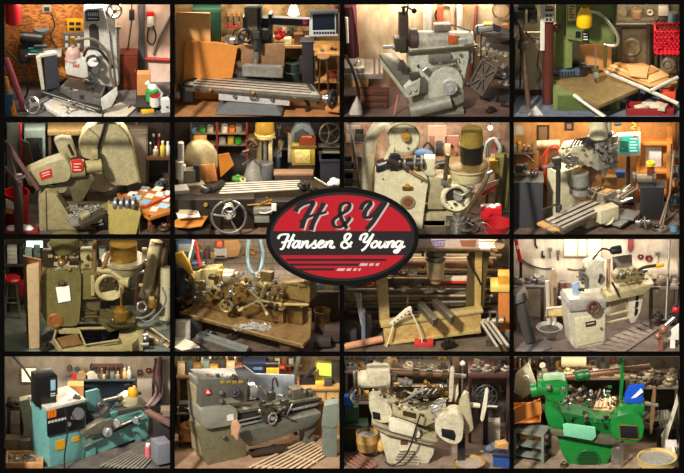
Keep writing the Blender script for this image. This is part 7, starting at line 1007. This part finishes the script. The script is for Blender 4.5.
p=t.part('headstock',GN);p.cyl((106,132,60),(196,136,60),34);p.front([(120,108),(196,100),(226,110),(230,176),(170,196),(130,160)],30,100,6,18);p.cyl((82,146,60),(108,142,60),28);s=p.sub('spindle_nose',m('8a8478',.3,.6));s.cyl((196,138,50),(246,134,50),17,12);s.cyl((206,138,50),(220,136,50),24);s.cyl((142,134,20),(160,134,20),13);s=p.sub('steel_disc',CHROME);s.cyl((204,138,44),(210,138,44),22)
p=t.part('stock_tube',m('8a5e44',.35,.3,.35));p.cyl((190,96,90),(560,50,90),13);s=p.sub('bar_clamp',GND);s.cyl((262,88,90),(316,80,90),21);s.tube([(250,70,80),(280,96,70),(300,70,80)],5)
p=t.part('slides',m('4a3e30',.35,.4,.5));p.top([(206,214),(270,168),(370,176),(330,226)],200,46,4);s=p.sub('tool_cluster',m('5a4a38',.35,.5,.5));[s.cyl((216+k*18,196-(k % 3)*12,-10+k*4),(236+k*18,164-(k % 4)*8,8+k*4),7+(k % 3)*2) for k in range(8)];[s.ball((224+k*20,182-(k % 3)*10,-6+k*5),9,n=8) for k in range(6)];[p.sub('chrome_tip',CHROME).cyl((210+k*26,190-k*6,-14),(224+k*26,184-k*6,-10),5) for k in range(5)]
p=t.part('tool_tray',m('c89858',.5,d=.3));p.top([(330,222),(356,166),(428,172),(418,226)],208,30,3)
for k in range(5): s=p.sub('steel_bar',m('d8cfc0',.35,.4,.2));s.top([(338+k*17,212),(354+k*15,172),(362+k*15,172),(348+k*17,212)],214,7,1)
p=t.part('tail_bracket',GN);p.front([(432,8),(446,8),(452,100),(446,190),(434,196),(438,120)],20,70,4)
p=t.part('motor_housing',GN);p.front([(398,272),(420,250),(470,236),(520,244),(534,290),(520,350),(460,350),(400,330)],-60,30,6,24);p.front([(436,210),(500,196),(536,206),(530,260),(436,260)],-20,60,6);s=p.sub('housing_window',BLACK);s.front([(436,284),(502,288),(508,338),(440,334)],-63,-58,1);s=p.sub('window_frame',BRASS);s.tube([(434,282,-64),(504,286,-64),(510,340,-64),(438,336,-64),(434,282,-64)],2.5,k=1)
p=t.part('crank_wheel',m('8a6a48',.4,.2));p.front([(556,300),(562,180),(570,130),(578,128),(580,150),(574,260),(566,316),(558,322)],0,10,3);s=p.sub('wheel_shaft',STEEL);s.cyl((534,196,5),(590,204,5),8);p=t.part('stand_leg',STEEL);p.fb(440,350,452,None,-30,-18,2);p.fb(404,376,440,None,-10,40,3)
p=t.part('mint_guard',m('7cc8a0',.4,d=.15),'pale mint sheet metal guard');p.front([(208,282),(222,278),(338,294),(342,330),(326,346),(212,326)],-48,-36,3)
t2=T(b,'blue_parts_bin','bright blue open bin with white papers on top of the green housing','bin',(492,190,28));p=t2.part('bin',m('1450c8',.35,d=.1));p.front([(454,160),(470,124),(532,118),(526,194),(456,190)],0,6,2);p.fb(456,170,526,196,-6,0,2);p.bx(-36,34,6,50,0,10,2);p=t2.part('paper',PAPER);p.front([(480,176),(520,136),(528,150),(500,172)],-8,-5,0)
t2=T(b,'orange_bin','large open orange bin resting on the grey cart','bin',(72,278,120),8);p=t2.one(m('e08a3c',.5,d=.2));w=4;p.bx(-56,52,0,56,0,w,1);p.front([(18,216),(122,180),(128,240),(20,278)],-4,2,2);p.bx(-56,52,54,58,0,66,1);p.bx(-56,-52,0,56,0,62,1);p.bx(48,52,0,56,0,66,1)
t2=T(b,'steel_cart','grey three tier steel cart at the left of the green machine','cart',(88,None,70),-20);zs=(24,70,124);CG=m('7a8278',.45,.1,.35)
for z in zs: t2.part('shelf',CG).bx(-76,50,-10,84,z-8,z,1)
[t2.part('upright',CG).bx(x,x+12,y,y+10,0,122,1) for x in (-78,42) for y in (-12,76)]
for i,(x,y,z,w,h,hx,l) in enumerate(((70,120,70,60,18,'d89a3c','yellow flat box on the middle shelf of the grey cart'),(120,100,70,40,22,'c8862c','orange box on the middle shelf of the grey cart'),(110,95,24,40,22,'8a6a4a','brown box on the bottom shelf of the grey cart'),(150,85,24,30,20,'3a3430','dark box on the bottom shelf of the grey cart'))): crate(b,x,458-C*z-S*y,y,w,36,h,hx,l)
t2=T(b,'gauge_panel','cream panel with round gauge at the upper left','panel',(55,None,260));p=t2.part('panel',m('b8b498',.5,d=.3));p.front([(22,90),(76,44),(112,140),(50,186),(16,170)],0,30,3);t2.part('gauge',m('d8d4c4',.4)).disc((64,98,-3),Yx,13,5);t2.part('stand',GREASE).fb(36,160,70,None,4,26,2)
t2=T(b,'angled_boards','dark boards leaning behind the orange bin','boards',(30,None,235));t2.one(m('3a2c24',.6)).front([(14,150),(46,170),(80,260),(14,260)],0,8,2);t2.parts[0].fb(20,250,60,None,1,7,1)
bucket_chips(b,'chip_barrel','wide cream rimmed barrel of grey chips at lower right of the green machine',586,457,-8,78,50,'d0b470','a8a8a0')
t2=T(b,'leaning_board','long white board leaning at the right edge','board',(650,None,150));t2.one(m('d8d0bc',.6,d=.2)).front([(640,270),(668,160),(674,200),(632,340),(606,330)],0,6,1);t2.parts[0].fb(608,325,634,None,1,5,0)
crate(b,645,458-S*60,60,44,60,70,'c8c4bc','pale metal box at the right edge beneath the white board','metal_box');pole(b,'leaning_rod','pale rod standing at the far right corner','rod',(668,455,10),[(652,370,50)],5,PAPER,k=1)
t2=bench(b,'workbench','long bench heaped with dark machine parts behind the green machine',110,480,96,290,400,12,m('6a5a48',.5),m('3a2e24',.5),shelf=120);Zb=t2.Z;zz=lambda y: 458-C*Zb-S*y
L_=('left end','left','centre left','centre','centre right','right','right end')
for i in range(7): rough_part(b,140+i*50,zz(310),310,i,24,('a09880','6a6054','c8b890','5a4a3a','b0a898','4a4438','8a7c64')[i],('pale','brown','cream','dark brown','light grey','black','tan')[i]+' machine part at the '+L_[i]+' of the front row on the back bench',me=.3)
for i in range(6): rough_part(b,160+i*54,zz(360),360,i+2,26,('3a3834','c0a060','7a7468','8a6a48','5a5850','b8ac90')[i],('black','yellowish','grey','brown','dark grey','beige')[i]+' machine part in the rear row of the back bench, '+('first','second','third','fourth','fifth','last')[i]+' from the left',me=.3)
t2=T(b,'cream_tank','cream tank standing on the back bench','tank',(268,zz(330)-8,332));t2.one(m('c8b890',.45,d=.3)).cyl(V((-60,20,34)),V((40,20,34)),28);t2.parts[0].bx(-50,30,6,34,0,12,2)
t2=T(b,'dial_gauge','white faced dial on a black housing on the back bench','dial',(132,zz(350),350));t2.part('housing',BLACK).bx(-18,18,0,20,0,44,5);t2.part('face',PAPER).disc(V((0,-2,26)),Yx,13,4)
t2=bench(b,'workbench','bench heaped with dark castings at the upper right',480,676,130,240,400,14,m('8a7c68',.5,d=.5),m('3c3228',.55),shelf=60);Zr=t2.Z;zr=lambda z,y: 458-C*z-S*y
for i in range(12):
    y=255+(i//4)*45;rough_part(b,500+(i % 4)*46+(i//4)*8,zr(Zr,y),y,i+1,24,('4a4236','7a6c58','3a342c','9a8c74','5a4e40','b0a48c')[i % 6],('front','middle','rear')[i//4]+' row casting on the upper right bench, '+('first','second','third','fourth')[i % 4]+' from the left',me=.35)
for i in range(4): rough_part(b,505+i*46,zr(60,255),255,i+3,26,('3a3028','6a5c4a','2c2620','8a7a60')[i],('black','brown','charcoal','tan')[i]+' casting on the low shelf under the upper right bench',me=.3)
rough_part(b,600,458-S*110,110,2,30,'4a443c','dark casting on the floor behind the wheel of the green machine');rough_part(b,215,458-S*20,20,4,16,'5a4a38','brown collar on the floor at the foot of the grey cart')
t2=T(b,'sheet_bundle','bundle of ribbed grey plates standing below the upper right bench','plates',(612,None,190));[t2.part('plate',m('a8a49c',.4,.4)).front([(590+k*12,230),(598+k*12,226),(612+k*12,300),(604+k*12,306)],k*2,k*2+4,.5) for k in range(4)];t2.part('rack',GUN).fb(592,300,650,None,-2,14,1)

# ================================================= tools hung on the walls and goods on shelves
ORD=('first','second','third','fourth','fifth','sixth','seventh','eighth','ninth')
PAL=[('rusty','6a4026'),('black','1e1c1a'),('steel grey','7c7a76'),('tan','a88a5c'),('dark red','6e2420'),('cream','cfc4a4'),('dark green','2c4030'),('yellow','b8902c'),('blue grey','4c5a68'),('brown','5a4028')]
def hang(b,place,x0,x1,zy,n,seed):
    g=random.Random(seed)
    for i in range(n):
        cn,hx=PAL[g.randrange(10)];k=g.randrange(5);x=x0+(x1-x0)*(i+.5)/n;s=(x1-x0)/n*.36;mt=m(hx,.45,.2)
        nm,w=(('saw_blade','round saw blade'),('wrench','long wrench'),('drive_belt','looped belt'),('hose_coil','coil of hose'),('steel_square','steel square'))[k]
        t=T(b,nm,'%s %s hung %s, %s from left' % (cn,w,place,ORD[i]),w.split()[-1],(x,zy+g.uniform(-8,8),b.D-9));t.part('mount_peg',STEEL).cyl(V((0,0,s*2)),V((0,9,s*2)),2,n=8)
        if k ==0: t.part('disc',mt).lathe([(s*.2,0),(s,0),(s,2),(s*.2,2)],V((0,4,s)),(0,1,0));t.part('hub',STEEL).disc(V((0,2,s)),Yx,s*.25,5)
        elif k ==1: t.part('shank',mt).bx(-3,3,2,6,0,s*2.6,1);p=t.part('jaw',STEEL);p.bx(-8,8,1,7,s*2.6,s*2.6+8,1);p.bx(-8,-3,1,7,s*2.6+8,s*2.6+16,1);p.bx(3,8,1,7,s*2.6+8,s*2.6+16,1)
        elif k ==2: t.part('belt',mt).tube([V((0,4,0)),V((s*.6,4,s*.8)),V((s*.4,4,s*2.4)),V((-s*.4,4,s*2.4)),V((-s*.6,4,s*.8)),V((0,4,0))],2.5)
        elif k ==3: p=t.part('coil',mt);[p.ring(V((0,4+j,s)),(j*.06,1,0),s*(1-.13*j),3,24) for j in range(3)]
        else: p=t.part('blade',mt);p.bx(-4,4,3,7,0,s*2.6,1);p.bx(-4,s,3,7,0,8,1)
def shelfrow(b,place,x0,x1,zy,n,seed,y=None):
    g=random.Random(seed);y=y or b.D-42;t=T(b,'plank_shelf','brown plank shelf of tins and boxes %s' % place,'shelf',((x0+x1)/2,zy+4,y));hw=(x1-x0)/2
    t.part('board',m('5a4630',.6)).bx(-hw,hw,0,40,-6,0,1);[t.part('bracket',BLACK).bx(x,x+4,6,40,-26,-6,1) for x in (-hw+8,hw-12)]
    for i in range(n):
        cn,hx=PAL[g.randrange(10)];x=x0+(x1-x0)*(i+.5)/n;w=(x1-x0)/n*.38;h=g.uniform(18,44);k=g.randrange(3);l='%s %s on plank shelf %s, %s from left' % (cn,('tin','box','bottle')[k],place,ORD[i]);yy=y+8+g.uniform(0,6);zz=zy+4-S*(yy-y)
        if k ==0: can(b,x,zz,yy+w*.5,h,w*.9,hx,l)
        elif k ==1: crate(b,x,zz,yy,w*2,24,h,hx,l)
        else: bottle(b,x,zz,yy+w*.5,h+14,w*.7,hx,l)
B=lambda c,r: BAYS[(c,r)]
hang(B(2,1),'behind the cream gear shaper',340,660,122,8,3);hang(B(0,3),'above the teal lathe',250,370,70,4,5);hang(B(0,3),'right of the bottle shelf',530,600,90,2,6)
hang(B(1,3),'above the long back bench',16,290,34,8,7);hang(B(2,3),'above the cream screw machine',20,430,40,9,8);hang(B(3,3),'behind the green screw machine',110,480,50,9,9)
hang(B(1,2),'left of the paper dispenser',20,160,60,4,10);hang(B(1,2),'above the blue hose',270,372,70,3,11);hang(B(0,1),'between saw arm and guard',350,560,60,4,12)
hang(B(1,1),'behind the drill press',300,480,60,5,13);shelfrow(B(1,1),'behind the handwheel mill',400,480,110,4,14)
hang(B(3,0),'above the old grey brown machine',430,580,46,5,15);hang(B(0,2),'behind the olive gear shaper',170,400,46,6,16)
shelfrow(B(2,1),'behind the cream gear shaper',350,470,150,6,17);shelfrow(B(2,3),'behind the cream screw machine',30,200,180,6,18,250)
shelfrow(B(3,3),'behind the round gauge',14,110,60,5,19);hang(B(2,3),'beside the dark fan guard',500,660,160,5,20);shelfrow(B(3,1),'left of the dark framed picture',14,104,130,5,21);shelfrow(B(1,3),'below the timber wall shelf',340,480,78,7,22)
hang(B(3,2),'right of the lathe window',510,610,100,3,23);hang(B(3,2),'left of the lathe window',116,210,90,3,24);hang(B(2,0),'above the cast iron table',90,200,90,2,26) if 0 else None

shelfrow(B(1,2),'at the upper left of turret lathe',14,170,92,7,31);hang(B(2,2),'behind the press crown beam',300,620,110,6,32)

# ================================================= oval sign bolted to the front of the lattice
class SignT:
    pass
sg=T(BAYS[(0,0)],'oval_sign','large oval black and red sign with white script lettering at the crossing of the lattice','sign',(0,0,0))
SGC=(342.3,236.6)
def sp(px, py, lift): # metres -> local units relative to the sign's origin
    return lat(px,py,lift)-lat(*SGC,0)
sg.b=None
def oval(rx,ry,lo,hi,part,cut=None,n=72):
    pts=[]
    for i in range(n):
        a=2*math.pi*i/n;pts.append((rx*math.cos(a),ry*math.sin(a)))
    if cut:
        y0,y1=cut;q=[]
        for i in range(n):
            a,c=pts[i],pts[(i+1) % n];ina,inc=y0 <=a[1] <=y1,y0 <=c[1] <=y1
            if ina: q.append(a)
            if ina !=inc:
                yy=y0 if (a[1]-y0)*(c[1]-y0) < 0 else y1;u=(yy-a[1])/(c[1]-a[1]);q.append((a[0]+(c[0]-a[0])*u,yy))
        pts=q
    P=[sp(SGC[0]+x,SGC[1]+y,lo) for x,y in pts];part.prism(P,-D0*((hi-lo)/Q),0)
SB=m('060606',.6,0,0,bump=0);SD=m('211e1f',.6,0,0,bump=0);SR=m('951824',.6,0,0,bump=0);SW=m('dcdcda',.6,0,0,bump=0);SGY=m('a89a9a',.6,0,0,bump=0)
p=sg.part('backboard',SB);oval(76.5,49.2,.005,.06,p)
p=sg.part('face',SD,'dark charcoal oval face');oval(72.3,44.4,.06,.068,p)
p=sg.part('red_panel',SR,'red upper panel');oval(69.5,41.6,.068,.074,p,(-50,-5.5))
p=sg.part('red_panel',SR,'red lower panel');oval(69.5,41.6,.068,.074,p,(18.6,60))
p=sg.part('stripe',SD,'dark speed stripes')
def quad(part,pts,lo,hi): part.prism([sp(260+x/4.02,180+y/4.02,lo) for x,y in pts],-D0*((hi-lo)/Q),0)
for x0,x1,y in ((110,508,321),(130,398,340),(160,300,359)): quad(p,[(x0-10,y-4.5),(x1+2,y-4.5),(x1-4,y+4.5),(x0,y+4.5)],.074,.078)
p=sg.part('small_lettering',SGY)
for x0,x1,y in ((402,432,340),(440,456,340),(466,478,340),(310,340,360),(348,366,360),(376,388,360),(396,404,360)): quad(p,[(x0+3,y-5),(x1+3,y-5),(x1-3,y+5),(x0-3,y+5)],.074,.078)
def catm(P,k=6):
    E=[(2*P[0][0]-P[1][0],2*P[0][1]-P[1][1])]+P+[(2*P[-1][0]-P[-2][0],2*P[-1][1]-P[-2][1])];R=[]
    for i in range(1,len(E)-2):
        for j in range(k):
            t=j/k;R.append(tuple(.5*(2*b+(c-a)*t+(2*a-5*b+4*c-d)*t*t+(3*b-a-3*c+d)*t**3) for a,b,c,d in zip(*E[i-1:i+3])))
    return R+[P[-1]]
def brush(part,P,w,lo,hi,curve=True):
    P=catm(P) if curve and len(P) > 2 else P
    L,R=[],[]
    for i,q in enumerate(P):
        a,c=P[max(i-1,0)],P[min(i+1,len(P)-1)];dx,dy=c[0]-a[0],c[1]-a[1];n=math.hypot(dx,dy) or 1
        ww=w[0]+(w[1]-w[0])*i/max(1,len(P)-1) if isinstance(w,tuple) else w
        # broad nib held at a slant
        wn=ww*(.62+.38*abs(dy/n));L.append((q[0]-dy/n*wn,q[1]+dx/n*wn));R.append((q[0]+dy/n*wn,q[1]-dx/n*wn))
    bm=part.bm
    f=lambda q,l: bm.verts.new(sp(260+q[0]/4.02,180+q[1]/4.02,l))
    LT,RT,LB,RB=[[f(q,l) for q in side] for side,l in ((L,hi),(R,hi),(L,lo),(R,lo))]
    for i in range(len(P)-1):
        for A,B in ((LT,RT),(RB,LB),(LB,LT),(RT,RB)): bm.faces.new((A[i],A[i+1],B[i+1],B[i]))
    bm.faces.new((LT[0],RT[0],RB[0],LB[0]));bm.faces.new((LT[-1],LB[-1],RB[-1],RT[-1]))
# big initials, traced as brush strokes in the sign's own drawing units
BIG = [  # (points, width)
 ([(142,128),(150,112),(175,96),(212,88),(205,110),(180,155),(166,196)],10),([(258,92),(236,130),(214,170),(204,202)],10),([(160,168),(200,146),(242,136),(268,128)],7),
 ([(350,196),(325,150),(322,108),(342,92),(360,98),(352,120),(318,142),(294,162),(298,184),(320,190),(346,172),(364,148)],8),
 ([(404,120),(416,96),(436,86),(444,96),(424,124),(420,146),(438,150),(466,128),(492,94)],9.5),([(506,86),(482,124),(450,172),(426,200)],10),([(470,190),(480,194),(494,172)],5)]
p=sg.part('initials_shadow',SGY,'light grey edge of the initials');p2=sg.part('initials',SD,'large charcoal script initials')
for i,(P,w) in enumerate(BIG):
    if i < 6: brush(p,[(x+7,y+4) for x,y in P],w,.074,.078+i*.0004)
    if i < 6: brush(p2,P,w,.074,.082+i*.0005)
SMALL = [ # white script name
 [(72,236),(82,222),(104,218),(114,222),(104,246),(92,274),(80,278)],[(138,218),(124,244),(112,274)],[(86,252),(112,246),(138,240)],
 [(158,250),(148,245),(137,254),(132,266),(140,272),(152,262),(158,250)],[(163,243),(155,264),(159,272),(167,267)],[(176,245),(166,273)],[(171,262),(184,247),(192,248),(187,266),(192,272),(199,266)],
 [(197,268),(214,255),(224,243),(221,253),(227,265),(219,273),(207,271)],[(234,262),(248,256),(256,248),(248,244),(236,256),(236,270),(250,270),(262,260)],[(270,246),(262,272)],[(266,260),(282,246),(290,250),(282,268),(294,272),(300,266)],
 [(366,270),(344,246),(342,226),(354,216),(364,222),(354,238),(332,252),(328,266),(342,274),(358,264),(370,248)],
 [(402,242),(408,224),(424,216),(430,222),(418,242),(420,250),(434,246),(448,228)],[(456,216),(442,244),(424,272),(408,284)],
 [(462,248),(450,258),(450,270),(462,270),(472,258),(468,246),(460,248),(478,252)],[(486,246),(478,264),(484,272),(498,262),(506,246),(500,266),(508,272)],[(518,246),(510,272)],[(514,260),(530,246),(538,250),(530,268),(540,270)],
 [(570,248),(556,246),(544,260),(550,270),(564,262),(574,246),(562,278),(548,292),(540,286),(560,276),(584,266)]]
p=sg.part('script_lettering',SW,'white script name')
for i,P in enumerate(SMALL): brush(p,P,5.2 if i not in (10,) else 5.6,.0685,.078+i*.0003)
class _B:
    def world(s,x,y,z): return lat(*SGC,0)*Q
sg.b=_B()

# ---------------------------------------------------------------- build, light, camera
import os
for t in THINGS: t.build()
for f in LATER: f()
sc=bpy.context.scene
w=bpy.data.worlds.new('shop');sc.world=w;w.use_nodes=True;N=w.node_tree.nodes;L=w.node_tree.links;bg=N['Background']
tc=N.new('ShaderNodeTexCoord');sep=N.new('ShaderNodeSeparateXYZ');L.new(tc.outputs['Generated'],sep.inputs[0])
cr=N.new('ShaderNodeValToRGB');mr=N.new('ShaderNodeMapRange');mr.inputs['From Min'].default_value=-1;L.new(sep.outputs['Z'],mr.inputs['Value']);L.new(mr.outputs[0],cr.inputs['Fac'])
e=cr.color_ramp.elements;e[0].color=(.10,.085,.07,1);e[1].color=(1.0,.95,.86,1);e[0].position=.25;e[1].position=.85
L.new(cr.outputs['Color'],bg.inputs['Color']);bg.inputs['Strength'].default_value=0.4
sun=bpy.data.lights.new('key_sun','SUN');sun.energy=3.7;sun.angle=math.radians(5);sun.color=(1,.93,.82)  # sun added as a directional key light, there is no skylight
o=bpy.data.objects.new('key_sun',sun);col.objects.link(o);o.rotation_euler=(math.radians(48),0,math.radians(-28))
cd=bpy.data.cameras.new('camera');cd.sensor_width=36;cd.lens=36*CAMD/(684*4*Q);cd.clip_end=1000;cd.clip_start=1
cam=bpy.data.objects.new('camera',cd);col.objects.link(cam);cam.location=-D0*CAMD+V((0,0,ZOFF));cam.rotation_euler=(math.pi/2-PIT,0,0)
sc.camera=cam
vs=sc.view_settings;vs.view_transform='Standard';vs.look='None';vs.gamma=1;vs.use_curve_mapping=False;vs.exposure=0.48
